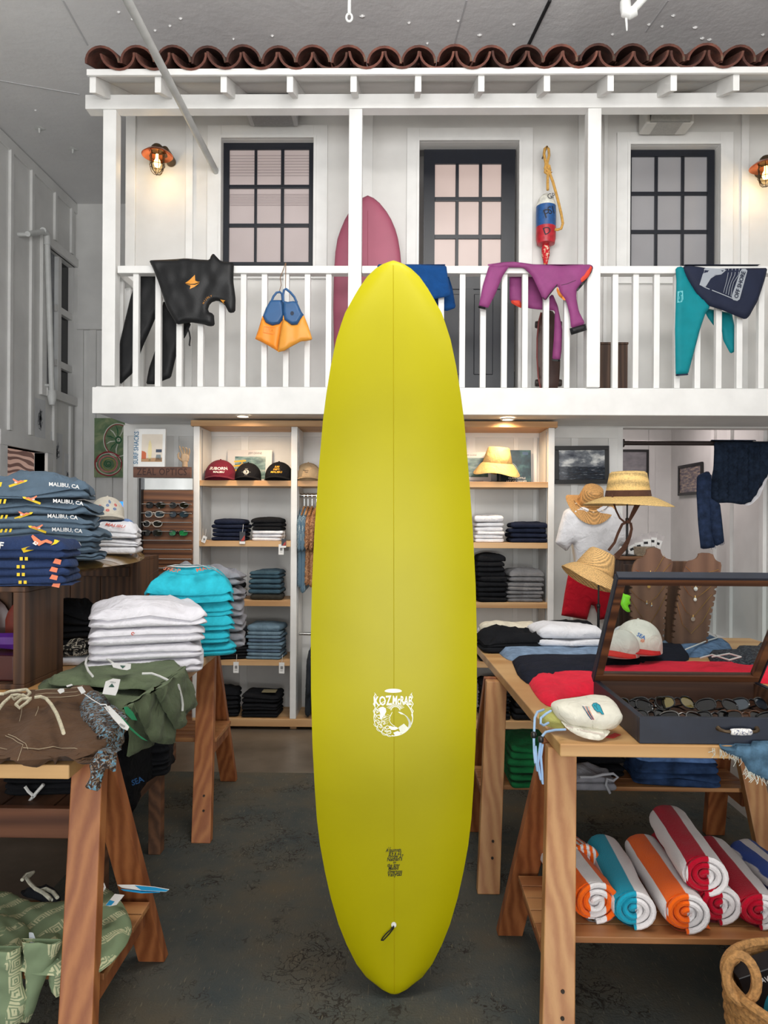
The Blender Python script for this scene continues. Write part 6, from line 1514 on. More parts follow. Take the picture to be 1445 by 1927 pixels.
# folded clothes lying on the table
def tw(z0, xe=None, top=.0):
 """pixel -> table top at z0; past the table's edge the cloth hangs down"""
 def f(u, v, w_):
  p_ = PZ(u, v, z0 + top)
  if xe is not None:
   e = xe(p_.y)
   if (p_.x < e if xe(0, True) < 0 else p_.x > e):
    d_ = abs(p_.x - e); return Vector((e + (-1 if xe(0, True) < 0 else 1) * (.012 + w_), p_.y, z0 - d_ * .8))
  return Vector((p_.x, p_.y, z0 + w_))
 return f
RT = PZ(1054, 1400, ZT); RTb = PZ(893, 1208, ZT)
def r_edge(y, sgn=False):
 if sgn: return -1
 return RT.x + (RTb.x - RT.x) * (y - RT.y) / (RTb.y - RT.y)
def flat_cloth(pts, thick, m, name, label, cat, group=None, seed=1, wr=.012, wsc=(.02, .05), z=TZ, step=9, rnd=10, edge=r_edge, extra=None):
 thick *= .62; s_ = Soft(pts, thick, tw(z, edge, thick * .75), step, rnd, wr, wsc, seed, 1, True, extra);
 return s_, (lambda mb: solo(mb, name, m, label, cat, group, smooth=True, angle=80))(s_.mesh())
lt_denim = mat('light_denim', (128, 150, 176), .95, .16, 20, .4, 170, spec=.1)
stack((P(955, 1180, 4.26).x, 4.22, TZ), .05, .36, .2, [(.05, c_black), (.045, c_white), (.03, c_cream)], ['folded black tee', 'folded white tee', 'rumpled cream tee'], 'rear left pile of the right table', 'tees at the back of the right table', 'shirt', 'folded_tee', seed=51, sag=.03, wr=.7)
stack((P(966, 1205, 4.0).x, 3.98, TZ), .12, .40, .24, [(.05, c_black), (.06, c_black)], 'folded black collared tee', 'left pile before the cream tee', 'black tees on the right table', 'shirt', 'folded_tee', seed=52, sag=.05, wr=.9)
stack((P(1062, 1170, 4.25).x, 4.26, TZ), -.05, .34, .16, [(.06, c_black), (.06, c_black)], 'rolled black tee', 'pile behind the folded white tees', 'black tees behind the white tees', 'shirt', 'folded_tee', seed=53, sag=.03, wr=.6)
stack((P(1067, 1195, 4.0).x, 4.0, TZ), .0, .38, .24, [(.04, c_white), (.045, c_white), (.05, c_white)], 'folded white tee', 'pile under the straw bucket hat', 'white tees on the right table', 'shirt', 'folded_tee', seed=54, sag=.02, wr=.6)
stack((P(1176, 1180, 4.0).x, 3.92, TZ), .0, .14, .18, [(.06, c_white), (.06, c_white)], 'folded white tee with red collar', 'pile beside the lime green lizard', 'white tees beside the lizard', 'shirt', 'folded_tee', seed=55, sag=.01, wr=.6)
flat_cloth([(932, 1212), (965, 1202), (1040, 1206), (1150, 1200), (1260, 1200), (1262, 1226), (1150, 1232), (1060, 1236), (990, 1236), (958, 1234), (942, 1224)], .055, lt_denim, 'folded_jeans', 'light blue jeans with ragged hem laid across the right table', 'jeans', None, 61)
nb_c = cloth('blue_black_twill', (32, 35, 46), .1)
flat_cloth([(962, 1232), (1010, 1224), (1080, 1228), (1180, 1222), (1240, 1206), (1290, 1206), (1300, 1230), (1250, 1252), (1150, 1262), (1060, 1268), (1040, 1272), (996, 1278), (975, 1262)], .06, nb_c, 'folded_pants', 'blue black pants folded beside the light jeans on the right table', 'pants', None, 62)
rd = cloth('bright_red_twill', (224, 38, 62), .06)
flat_cloth([(992, 1272), (1030, 1258), (1120, 1250), (1230, 1240), (1330, 1238), (1440, 1234), (1500, 1238), (1500, 1282), (1420, 1275), (1300, 1276), (1180, 1292), (1110, 1298), (1070, 1302), (1045, 1322), (1022, 1314), (1006, 1296)], .05, rd, 'folded_pants', 'bright red pants laid across the right table behind the case', 'pants', None, 63, .016)
_s, dsh = flat_cloth([(1252, 1210), (1290, 1204), (1340, 1190), (1370, 1200), (1380, 1218), (1350, 1226), (1300, 1228), (1262, 1222)], .06, mat('mid_denim', (92, 116, 146), .95, .25, 24, .4, 150, spec=.1), 'denim_shorts', 'faded blue denim shorts with white drawstring below the right bust', 'shorts', None, 64)
_s, psh = flat_cloth([(1330, 1222), (1380, 1214), (1430, 1205), (1500, 1205), (1500, 1252), (1440, 1256), (1380, 1256), (1340, 1240)], .07, print_mat('charcoal_print', (44, 46, 54), (34, 36, 42), (96, 100, 106), 60), 'patterned_shorts', 'charcoal patterned shorts at the right edge of the table', 'shorts', None, 65)
q_ = [PZ(x, y, TZ + .085) for x, y in ((1318, 1238), (1340, 1232), (1372, 1242), (1394, 1236), (1372, 1230), (1340, 1236))]
MB().tube(q_, .004, 6).build('drawstring', mat('white_cord', (222, 222, 218), .8, .05), psh, smooth=True)
MB().tube([PZ(x, y, TZ + .05) for x, y in ((1290, 1222), (1310, 1214), (1330, 1206), (1350, 1200), (1346, 1194))], .004, 6).build('drawstring', mat('white_cord', (222, 222, 218), .8, .05), dsh, smooth=True)
# two printed caps seen through the lid
def sea_print(t, fr):
 for nm, mm, sp in (('orange_flower', mat('orange_flower', (240, 120, 60), .7, 0), ((-.02, .085), (.05, .05))), ('red_flower', mat('red_flower', (214, 60, 60), .7, 0), ((-.055, .03), (.02, .025)))):
  mb = MB()
  for x, y in sp:
   for k in range(7): a = 2 * PI * k / 7; patch(mb, [(x + .003 * math.cos(a - .4), y + .003 * math.sin(a - .4)), (x + .011 * math.cos(a - .18), y + .011 * math.sin(a - .18)), (x + .011 * math.cos(a + .18), y + .011 * math.sin(a + .18)), (x + .003 * math.cos(a + .4), y + .003 * math.sin(a + .4))], fr)
  mb.build(nm, mm, t, fix=False)
 mb = MB(); letter(mb, 'SEA', .03, fr, (.045, .075), -.5, off=.02); letter(mb, 'SEA', .026, fr, (-.045, .06), .2, off=.02); letter(mb, 'SEA', .022, fr, (.0, .04), -.1, off=.02); mb.build('lettering', mat('sea_blue', (58, 110, 176), .7, 0), t, fix=False)
zc2 = TZ + .068
pc = P(1198, 1195, 3.6); cap((pc.x, 3.58, TZ + .068), None, (226, 222, 210), 'off white cap with flower and SEA print and red bill, behind the lid glass', -.55, .23, brim_rgb=(206, 48, 48), emb=sea_print)
pc = P(1172, 1215, 3.45); cap((pc.x, 3.48, TZ + .066), None, (214, 210, 200), 'plain pale cap with red bill in front of SEA printed cap', -.7, .17, brim_rgb=(208, 58, 52))
# ---------------------------------------------------------------- blue display case with sunglasses
cx0, cx1, cy0, cy1, cz0, cz1 = .80, 1.452, 2.325, 2.862, TZ, TZ + .085
cn = mat('case_navy', (32, 38, 52), .5, .14, 14, .12, 40); inn = wood('case_inside', (110, 74, 52), (66, 42, 30), 'X', 8, .6)
t = thing('display_case', ((cx0 + cx1) / 2, (cy0 + cy1) / 2, cz0), 'navy wooden display case with open glass lid holding sunglasses', 'case')
w_ = .02
MB().box((cx0, cy0, cz0), (cx1, cy0 + w_, cz1)).build('front_panel', cn, t, bev=.002)
for a, b_ in (((cx0, cy0 + w_, cz0), (cx0 + w_, cy1, cz1)), ((cx1 - w_, cy0 + w_, cz0), (cx1, cy1, cz1))): MB().box(a, b_).build('side_panel', cn, t, bev=.002)
MB().box((cx0 + w_, cy1 - w_, cz0), (cx1 - w_, cy1, cz1)).build('rear_panel', inn, t)
MB().box((cx0 + w_, cy0 + w_, cz0), (cx1 - w_, cy1 - w_, cz0 + .012)).build('bottom_panel', inn, t)
for a, b_ in (((cx0 + w_ + .0004, cy0 + w_, cz0 + .012), (cx0 + w_ + .005, cy1 - w_, cz1 - .004)), ((cx1 - w_ - .005, cy0 + w_, cz0 + .012), (cx1 - w_ - .0004, cy1 - w_, cz1 - .004))): MB().box(a, b_).build('lining', inn, t)
hx = (cx0 + cx1) / 2 - .01; hz = (cz0 + cz1) / 2 + .006
MB().tube([(hx - .062, cy0 + .001, hz + .004), (hx - .060, cy0 - .012, hz + .002), (hx - .048, cy0 - .022, hz), (hx - .03, cy0 - .024, hz)], [.009, .006, .005, .006], 10).tube([(hx + .062, cy0 + .001, hz + .004), (hx + .060, cy0 - .012, hz + .002), (hx + .048, cy0 - .022, hz), (hx + .03, cy0 - .024, hz)], [.009, .006, .005, .006], 10).build('handle_bracket', bronze, t, smooth=True)
MB().tube([(hx - .034, cy0 - .024, hz), (hx - .03, cy0 - .024, hz), (hx, cy0 - .024, hz), (hx + .03, cy0 - .024, hz), (hx + .034, cy0 - .024, hz)], [.007, .010, .0115, .010, .007], 14).build('handle', print_mat('porcelain_handle', (234, 232, 228), (60, 70, 110), (238, 236, 232), 150), t, smooth=True)
# lid: hinged at the rear edge, leaning forward
ly, lz = 2.862, cz1 + .003; ta_ = math.atan2(1.443 - lz, 2.862 - 2.566); LL = math.hypot(1.443 - lz, 2.862 - 2.566)
Ml = Matrix.Translation((0, ly, lz)) @ Matrix.Rotation(PI - ta_, 4, 'X')         # local y along the lid, z outward
Ml = Matrix(((1, 0, 0, 0), (0, -math.cos(ta_), -math.sin(ta_), ly), (0, math.sin(ta_), -math.cos(ta_), lz), (0, 0, 0, 1)))
lid_w = wood('lid_wood', (112, 70, 44), (58, 34, 24), 'X', 8, .5)
fb = .032
lidroot = MB().box((cx0, .0, -.016), (cx1, fb, .010)).xf(Ml).build('lid', lid_w, t, bev=.003)
for nm, a, b_, m_ in (('lid_rail', (cx0, LL - fb, -.016), (cx1, LL, .010), lid_w), ('lid_stile', (cx0, fb, -.016), (cx0 + fb, LL - fb, .010), lid_w), ('lid_stile', (cx1 - fb, fb, -.016), (cx1, LL - fb, .010), lid_w)):
 MB().box(a, b_).xf(Ml).build(nm, m_, lidroot, bev=.003)
MB().box((cx0 - .002, LL + .0005, -.018), (cx1 + .002, LL + .012, .016)).xf(Ml).build('lid_edge', cn, lidroot, bev=.002)
for a, b_ in (((cx0 - .005, .0, -.018), (cx0 - .0005, LL, .014)), ((cx1 + .0005, 0, -.018), (cx1 + .005, LL, .014))): MB().box(a, b_).xf(Ml).build('lid_edge', cn, lidroot)
MB().box((cx0 + fb - .004, fb - .004, -.004), (cx1 - fb + .004, LL - fb + .004, -.001)).xf(Ml).build('glass_pane', glass('lid_glass', (236, 240, 240)), lidroot)
def sunglasses(M, label, frame_m, lens_m, group, sz=1.0, round_=.5, fold=True):
 c = M @ Vector((0, 0, 0)); t = thing('sunglasses', c, label, 'sunglasses', group)
 ew, eh, gp = .027 * sz, .021 * sz, .010 * sz
 def lens_ol(sx):
  e = .5 + .5 * round_; out = []
  for k in range(20):
   a = 2 * PI * k / 20; ca, sa = math.cos(a), math.sin(a)
   out.append((sx * (gp + ew) + ew * math.copysign(abs(ca) ** e, ca), eh * math.copysign(abs(sa) ** e, sa) * (1 if sa < 0 else .88)))
  return out
 bow = lambda x: .35 * x * x / .06
 for sx in (-1, 1):
  ol = lens_ol(sx)
  MB().add([M @ Vector((x, bow(x) + .0005, z)) for x, z in ol] + [M @ Vector((x, bow(x) + .002, z)) for x, z in ol], [tuple(range(20)), tuple(range(39, 19, -1))]).build('lens', lens_m, t, smooth=True)
  MB().tube([M @ Vector((x, bow(x), z)) for x, z in ol], .0028 * sz, 6, True).build('rim', frame_m, t, smooth=True)
  x0 = sx * (gp + 2 * ew); y0 = bow(x0)
  if fold: pts = [(x0, y0, eh * .45), (x0 + sx * .004, y0 + .008, eh * .5), (x0 - sx * .02, y0 + .014, eh * .3), (x0 - sx * .085 * sz, y0 + .018 + .004 * (sx > 0), -eh * .2), (x0 - sx * .105 * sz, y0 + .018, -eh * .8)]
  else: pts = [(x0, y0, eh * .45), (x0 + sx * .004, y0 + .01, eh * .5), (x0 + sx * .004, y0 + .08, eh * .4), (x0, y0 + .115, -eh * .4)]
  MB().tube([M @ Vector(p_) for p_ in pts], .0026 * sz, 6).build('temple', frame_m, t, smooth=True)
 MB().tube([M @ Vector((-gp, bow(gp), eh * .3)), M @ Vector((0, -.001, eh * .5)), M @ Vector((gp, bow(gp), eh * .3))], .003 * sz, 6).build('bridge', frame_m, t, smooth=True)
 return t
fr_k = mat('black_acetate', (20, 20, 22), .2, 0, coat=.5); fr_c = mat('clear_acetate', (190, 184, 176), .2, 0); fr_m = mat('gunmetal', (120, 118, 116), .25, 0, metal=1); fr_t = mat('tortoise', (86, 54, 34), .2, .3, 60)
ln_k = mat('smoke_lens', (14, 15, 17), .08, 0, coat=.25); ln_a = mat('amber_lens', (132, 116, 52), .06, .05, coat=1); ln_b = mat('blue_mirror_lens', (34, 52, 66), .06, .05, coat=1); ln_g = mat('green_mirror_lens', (24, 120, 70), .08, .3, 40, coat=1)
zi = cz0 + .013
spec = [(.875, 2.62, fr_k, ln_k, 'black sunglasses, rear left corner in the case', -.2), (.955, 2.64, fr_k, ln_k, 'large black sunglasses, second in the rear row of the case', .1), (1.055, 2.66, fr_k, ln_a, 'black sunglasses with amber lenses in the rear row of the case', .05), (1.195, 2.63, fr_k, ln_k, 'dark wrap sunglasses right of the amber pair in the case', -.1), (1.325, 2.65, fr_k, ln_b, 'blue lens sunglasses, rear right corner in the case', .1),
  (.89, 2.47, fr_k, ln_k, 'black sunglasses, front left corner in the case', .15), (.99, 2.45, fr_m, ln_k, 'gunmetal sunglasses, second in the front row of the case', -.1), (1.105, 2.46, fr_k, ln_k, 'black sunglasses in the middle of the front row of the case', .1), (1.215, 2.47, fr_t, ln_k, 'tortoise frame sunglasses, fourth in the front row of the case', -.05), (1.33, 2.46, fr_k, ln_k, 'black sunglasses, front right corner in the case', .08)]
for x, y, fm, lm, lab, rz in spec:
 sunglasses(Matrix.Translation((x, y, zi + .042)) @ Matrix.Rotation(rz, 4, 'Z') @ Matrix.Rotation(R(-38), 4, 'X') @ Matrix.Scale(1.0, 4), lab, fm, lm, 'sunglasses in the display case', 1.16 if 'large' not in lab else 1.28, .7)
# white camp cap with embroidery, olive cap underneath, blue cord, red card
def zs(pts): return [(880 + x / 2.557, 1060 + y / 2.557) for x, y in pts]
off = cloth('off_white_twill', (226, 222, 206), .04); olv = cloth('olive_lime_twill', (172, 170, 100), .05)
YW = 2.36
def cap_warp(Y, lean):                                 # leaning-back sheet standing on the table
 def f(u, v, w_):
  zq = v; y = Y + (zq - TZ) * lean; return Vector((u, y - w_ * .9, zq + w_ * .25))
 return f
def soft_px(pts, Y, thick, rnd, m, name, t, lean=1.0, wr=.004, seed=1, step=.012, smooth=1):
 ol = []
 for a, b_ in pts:
  d_ = ray(a, b_)                                # meet the leaning sheet
  k = (Y + (EYE.z - TZ) * lean) / (d_.y - d_.z * lean) if True else 0
  p_ = EYE + d_ * k; ol.append((p_.x, max(p_.z, TZ + .002)))
 s_ = Soft(ol, thick, cap_warp(Y, lean), step, rnd, wr, (12, 12), seed, smooth, True)
 o = s_.mesh().build(name, m, t, smooth=True, angle=80)
 def fn(px, py, lift=.002):
  d_ = ray(px, py); k = (Y + (EYE.z - TZ) * lean) / (d_.y - d_.z * lean); p_ = EYE + d_ * k
  return s_.at(p_.x, p_.z, lift)
 return s_, fn
t = thing('olive_cap', (P(1030, 1350, 2.52).x, 2.47, TZ), 'olive lime cap tucked under the embroidered white cap', 'cap')
soft_px(zs([(340, 740), (350, 710), (390, 690), (430, 690), (460, 760), (470, 800), (430, 798), (380, 785), (345, 765)]), 2.40, .05, .04, olv, 'crown', t, 1.2)
t = thing('camp_cap', (P(1105, 1370, YW).x, YW + .06, TZ), 'off white camp cap with fish and surfboard embroidery, left of case', 'cap')
s_, fn = soft_px(zs([(398, 690), (405, 668), (440, 655), (520, 645), (600, 631), (665, 638), (705, 668), (730, 710), (743, 745), (730, 770), (700, 798), (650, 806), (570, 798), (500, 790), (455, 765), (420, 735)]), YW, .10, .085, off, 'crown', t, 1.1)
s_b, fn_b = soft_px(zs([(440, 752), (480, 770), (560, 783), (640, 800), (690, 804), (668, 832), (640, 854), (600, 850), (540, 836), (480, 800)]), YW - .035, .02, .02, off, 'bill', t, 1.3)
mb = MB(); ribbon(mb, zs([(470, 782), (550, 805), (620, 818), (652, 826)]), 2.2, lambda a, b_: fn_b(a, b_, .001)); mb.build('bill_edge', mat('grey_lining', (196, 182, 172), .8, .05), t, fix=False)
mb = MB(); ribbon(mb, zs([(560, 640), (562, 690), (575, 760), (590, 795)]), .5, lambda a, b_: fn(a, b_, .0012)); ribbon(mb, zs([(415, 690), (430, 730), (480, 775), (560, 792)]), .5, lambda a, b_: fn(a, b_, .0012)); mb.build('seam', mat('cream_thread', (186, 180, 160), .8, 0), t, fix=False)
def zz_(pts): return zs(pts)
mb = MB(); patch(mb, zs([(527, 682), (540, 684), (558, 702), (576, 730), (586, 752), (570, 757), (552, 744), (534, 716)]), fn); mb.build('surfboard_patch', mat('surf_patch', (232, 226, 214), .7, 0), t, fix=False)
for mm, offs in ((mat('stitch_teal', (30, 104, 122), .7, 0), (0, 10)), (mat('stitch_orange', (222, 120, 84), .7, 0), (4, 14)), (mat('stitch_navy', (52, 62, 96), .7, 0), (7, -3))):
 mb = MB()
 for k in offs: ribbon(mb, zs([(531 + k * 1.6, 688 + k * .2), (540 + k * 1.2, 712), (556 + k, 736), (570 + k * .8, 752)]), 1.0, lambda a, b_: fn(a, b_, .0028))
 mb.build('stripe', mm, t, fix=False)
mb = MB(); patch(mb, zs([(570, 684), (578, 675), (592, 673), (606, 684), (611, 702), (615, 716), (622, 728), (612, 727), (602, 716), (590, 716), (578, 704)]), fn); mb.build('fish', mat('fish_teal', (28, 148, 166), .7, 0), t, fix=False)
mb = MB(); ribbon(mb, zs([(570, 684), (578, 675), (592, 673), (606, 684), (611, 702), (615, 716), (622, 728), (612, 727), (602, 716), (590, 716), (578, 704)]), .8, lambda a, b_: fn(a, b_, .003), True); patch(mb, zs([(580, 684), (584, 684), (584, 688), (580, 688)]), lambda a, b_: fn(a, b_, .003)); ribbon(mb, zs([(592, 678), (588, 692), (594, 706)]), .7, lambda a, b_: fn(a, b_, .003)); mb.build('fish_outline', mat('fish_line', (16, 66, 84), .7, 0), t, fix=False)
blc = mat('pale_blue_cord', (158, 190, 226), .7, .06)
t = thing('cap_cord', PZ(1015, 1400, ZT), 'pale blue chin cord with black toggles hanging off the table corner', 'cord')
def cord(pts, Ys, r_=.004): MB().tube([P(a, b_, y) for (a, b_), y in zip(zs(pts), Ys)], r_, 7).build('cord', blc, t, smooth=True)
cord([(470, 800), (420, 802), (375, 812), (360, 830), (352, 848), (345, 900), (338, 960), (345, 1010), (352, 1040), (360, 1062), (358, 1010), (352, 930), (360, 870)], [2.36, 2.34, 2.30, 2.27, 2.24] + [2.23] * 8)
cord([(388, 768), (365, 780), (350, 770), (352, 745), (375, 725), (400, 710)], [2.37, 2.34, 2.33, 2.34, 2.37, 2.40]); cord([(365, 705), (335, 715), (322, 745), (320, 800), (318, 850), (320, 910), (325, 960), (333, 1000), (330, 940), (326, 880)], [2.42, 2.36, 2.31, 2.26, 2.24] + [2.22] * 5)
for x, y in ((352, 848), (317, 826)): c = P(*zs([(x, y)])[0], 2.225); MB().lathe([(.0005, -.011), (.008, -.008), (.0095, 0), (.008, .008), (.0005, .011)], 12, c).build('toggle', mat('black_plastic', (22, 22, 24), .35, 0), t, smooth=True)
a = [PZ(x, y, TZ + .0005) for x, y in zs([(660, 838), (708, 818), (736, 826), (700, 842)])]
solo(MB().hexa(a, [p_ + Vector((0, 0, .0015)) for p_ in a]), 'red_card', mat('red_card', (196, 44, 40), .6, 0), 'small flat red card under the white camp cap', 'card')
# frayed denim hanging over the front edge of the table
def front_warp(z0, ye):
 def f(u, v, w_):
  p_ = PZ(u, v, z0)
  if p_.y < ye: q_ = P(u, v, ye - .012); return Vector((q_.x, ye - .012 - w_, q_.z))
  return Vector((p_.x, p_.y, z0 + w_))
 return f
den2 = mat('washed_blue_denim', (84, 116, 140), .95, .2, 30, .5, 170, spec=.1)
t = thing('frayed_denim', (P(1420, 1420, 2.28).x, 2.28, .84), 'washed blue frayed denim shorts hanging over the front table edge', 'denim')
s_ = Soft([(1352, 1399), (1400, 1398), (1500, 1398), (1500, 1462), (1450, 1470), (1425, 1462), (1405, 1452), (1398, 1430), (1375, 1422), (1356, 1410)], .016, front_warp(TZ + .001, RT.y), 8, 8, .01, (.04, .03), 71); s_.mesh().build('cloth', den2, t, smooth=True, angle=80)
fr = MB(); rg = random.Random(3)
edge = [(1335, 1412), (1350, 1412), (1375, 1423), (1398, 1432), (1405, 1453), (1425, 1463), (1450, 1470), (1500, 1466)]
for k in range(46):
 i = rg.randrange(len(edge) - 1); u = rg.random(); x = edge[i][0] + (edge[i + 1][0] - edge[i][0]) * u; y = edge[i][1] + (edge[i + 1][1] - edge[i][1]) * u - 4
 q_ = P(x, y, RT.y - .02); L_ = rg.uniform(.012, .032); fr.tube([q_, q_ + Vector((rg.uniform(-.01, .006), -.004, -L_ * .5)), q_ + Vector((rg.uniform(-.014, .01), -.002, -L_))], .0011, 4)
fo = fr.build('fringe', mat('denim_thread', (206, 208, 196), .9, .1), t); fo['kind'] = 'stuff'
# ---------------------------------------------------------------- shelves under the right table
def roll(front, back, rx, rz_, m, label, group, seed, name='rolled_towel', ends=None, flap=None):
 """a rolled towel from the front end to the back end, with its spiral showing at the front"""
 front, back = Vector(front), Vector(back); d_ = (back - front); L_ = d_.length; d_.normalize()
 sx = d_.cross(Vector((0, 0, 1))).normalized(); up = sx.cross(d_)
 t = thing(name, (front + back) / 2 - Vector((0, 0, rz_)), label, 'towel', group)
 def f(u, v):
  a = 2 * PI * u; y = L_ * v
  k = 1 + .10 * nz(math.cos(a) * 1.3, math.sin(a) * 1.3 + v * 3, seed) + .035 * nz(math.cos(a) * 5, math.sin(a) * 5 + v * 9, seed) ; k *= 1 - .12 * max(0, abs(v - .5) * 2 - .9) * 10 * .5
  return front + d_ * y + sx * rx * k * math.cos(a) + up * rz_ * k * math.sin(a) * (1 - .12 * math.sin(a))
 n_ = 36; mb = MB().grid(f, n_, 26, cu=True); mb.f += [tuple(26 * n_ + k for k in range(n_))]
 mb.build('roll', m, t, smooth=True, angle=70)
 sp = MB();
 for tt, rr in ((0, .93),):
  pts = []
  for k in range(58):
   a = -PI / 2 + k * .30; r_ = .97 - .85 * k / 58
   pts.append(front - d_ * (.006 + .004 * math.sin(k * .5)) + sx * rx * r_ * math.cos(a) + up * rz_ * r_ * math.sin(a))
  sp.tube(pts, [.0095] * 58, 7)
 sp.build('spiral_end', m, t, smooth=True)
 MB().add([front + d_ * .004 + sx * rx * .95 * math.cos(2 * PI * k / 24) + up * rz_ * .95 * math.sin(2 * PI * k / 24) for k in range(24)], [tuple(range(24))]).build('end_layers', m, t)
 if flap:
  q0 = front + d_ * .02 - up * rz_ * .98
  MB().grid(lambda u, v: q0 + sx * (flap * (rx * .2 + v * rx * 1.3)) + d_ * (.36 * L_ * u) + up * (.012 * math.sin(v * 5 + u * 4) + .008), 10, 6).build('loose_flap', m, t, smooth=True)
 return t
def towel_mat(name, a, b_, freq, phase=0, axis=(1, 0)):
 """broad woven bars round the roll: stripes by the object's own coordinate"""
 m, nt, b = new_mat(name); v = coords(nt)
 sep = nt.nodes.new('ShaderNodeSeparateXYZ'); nt.links.new(v, sep.inputs[0])
 mm = nt.nodes.new('ShaderNodeMath'); mm.operation = 'MULTIPLY_ADD'; nt.links.new(sep.outputs[0], mm.inputs[0]); mm.inputs[1].default_value = axis[0]
 m2 = nt.nodes.new('ShaderNodeMath'); m2.operation = 'MULTIPLY'; nt.links.new(sep.outputs[1], m2.inputs[0]); m2.inputs[1].default_value = axis[1]; nt.links.new(m2.outputs[0], mm.inputs[2])
 m3 = nt.nodes.new('ShaderNodeMath'); m3.operation = 'MULTIPLY_ADD'; nt.links.new(mm.outputs[0], m3.inputs[0]); m3.inputs[1].default_value = freq; m3.inputs[2].default_value = phase
 fr_ = nt.nodes.new('ShaderNodeMath'); fr_.operation = 'FRACT'; nt.links.new(m3.outputs[0], fr_.inputs[0])
 nt.links.new(ramp(nt, fr_.outputs[0], [(.0, C(a)), (.49, C(a)), (.51, C(b_)), (1, C(b_))]), b.inputs['Base Color']); b.inputs['Roughness'].default_value = .98; b.inputs['Specular IOR Level'].default_value = .05; b.inputs['Sheen Weight'].default_value = .15
 bump(nt, b, noise_tex(nt, v, 260, 3), .8, .004)
 return m
tw_w = (232, 228, 228); OR = (244, 104, 24); TE = (30, 156, 184); RE = (182, 14, 42)
zsh = .316
def tp(px, py, Y, zmin=None):
 p_ = P(px, py, Y)
 if zmin: p_.z = max(p_.z, zmin)
 return p_
def towel(fpx, fy, bpx, by, rx, rz_, cols, label, seed, freq=7, ph=0, flap=None, lift=0):
 rx *= 1.1; rz_ *= 1.1
 f_ = tp(*fpx, fy, zsh + rz_ + .006 + lift); b_ = tp(*bpx, by, zsh + rz_ + .006 + lift)
 d_ = (b_ - f_).normalized(); n_ = Vector((d_.y, -d_.x))                 # stripes run along the roll
 return roll(f_, b_, rx, rz_, towel_mat('towel_' + str(seed), cols[0], cols[1], freq, ph, (n_.x, n_.y)), label, 'rolled beach towels under the right table', seed, flap=flap)
towel((1120, 1700), 2.36, (1052, 1626), 2.70, .072, .06, (OR, tw_w), 'orange and white striped towel, leftmost roll behind the table leg', 81, 9, .7)
towel((1098, 1615), 2.62, (1065, 1600), 2.80, .05, .045, (OR, tw_w), 'small orange pinstriped towel behind the leftmost roll', 82, 45, .1)
towel((1192, 1716), 2.33, (1134, 1606), 2.76, .062, .054, (TE, tw_w), 'teal and white striped towel roll beside leftmost orange towel', 83, 7.5, .45, flap=-.9)
towel((1290, 1718), 2.31, (1208, 1612), 2.76, .066, .056, (OR, tw_w), 'orange and white striped towel roll right of the teal one', 84, 7.5, .45, flap=.8)
towel((1352, 1700), 2.36, (1250, 1600), 2.80, .064, .056, (RE, tw_w), 'red and white striped towel, lower roll under the topmost towel', 85, 7.5, .45)
towel((1325, 1656), 2.36, (1256, 1540), 2.80, .066, .058, (RE, tw_w), 'red and white striped towel lying on top of the others', 86, 7.5, .42, lift=.095)
towel((1428, 1715), 2.34, (1336, 1612), 2.78, .064, .05, (RE, tw_w), 'red and white striped towel, rightmost red roll', 87, 7.5, .45, flap=1)
towel((1480, 1665), 2.5, (1400, 1640), 2.78, .055, .045, (tw_w, (52, 80, 160)), 'white towel with blue stripes at the right edge', 88, 14, .3)
z2 = .411
c_green = cloth('kelly_green_cotton', (26, 104, 58), .08)
stack((P(988, 1470, 3.42).x, 3.40, z2), .04, .2, .26, [(.034, c_green)] * 6, 'folded kelly green tee', 'stack on the far right trestle shelf', 'green tees under the right table', 'shirt', 'folded_tee', seed=91, sag=.01, wr=.6)
stack((P(1112, 1440, 3.5).x, 3.52, z2), 0, .3, .22, [(.07, c_black), (.07, c_black)], 'folded black sweatpants', 'pile behind the grey drawstring shorts', 'black sweatpants under the right table', 'pants', 'folded_pants', seed=92, sag=.02, wr=.6)
gsh, _z = stack((P(1115, 1478, 3.28).x, 3.31, z2), 0, .21, .13, [(.04, c_hgrey), (.045, c_hgrey)], 'folded heather grey shorts', 'pair in front of the black sweatpants', 'grey shorts under the right table', 'shorts', 'folded_shorts', seed=93, sag=.01, wr=.9)
q_ = [P(a, b_, 3.235) for a, b_ in zs([(515 + 20, 995), (560, 985), (600, 992), (650, 990)])]
def z7(pts): return [(880 + x / 2.557, 1360 + y / 2.557) for x, y in pts]
MB().tube([P(a, b_, 3.225) for a, b_ in z7([(540, 262), (600, 262), (650, 250), (700, 245), (722, 262), (700, 280), (670, 270), (665, 300), (685, 340)])], .006, 7).build('drawstring', mat('grey_cord', (172, 174, 180), .8, .05), gsh[-1], smooth=True)
dd = mat('deep_denim', (44, 64, 98), .95, .3, 16, .4, 120, spec=.1); dm = mat('mid_blue_denim', (86, 116, 164), .95, .25, 20, .4, 120, spec=.1)
stack((P(1262, 1480, 3.42).x, 3.42, z2), -.1, .40, .25, [(.07, dd), (.06, dd), (.055, dm)], ['folded dark denim jeans', 'folded dark denim shorts', 'folded pale frayed denim shorts'], 'pile on the far right trestle shelf', 'denim pile under the right table', 'jeans', ['folded_jeans', 'denim_shorts', 'denim_shorts'], seed=94, sag=.04, wr=1.1)
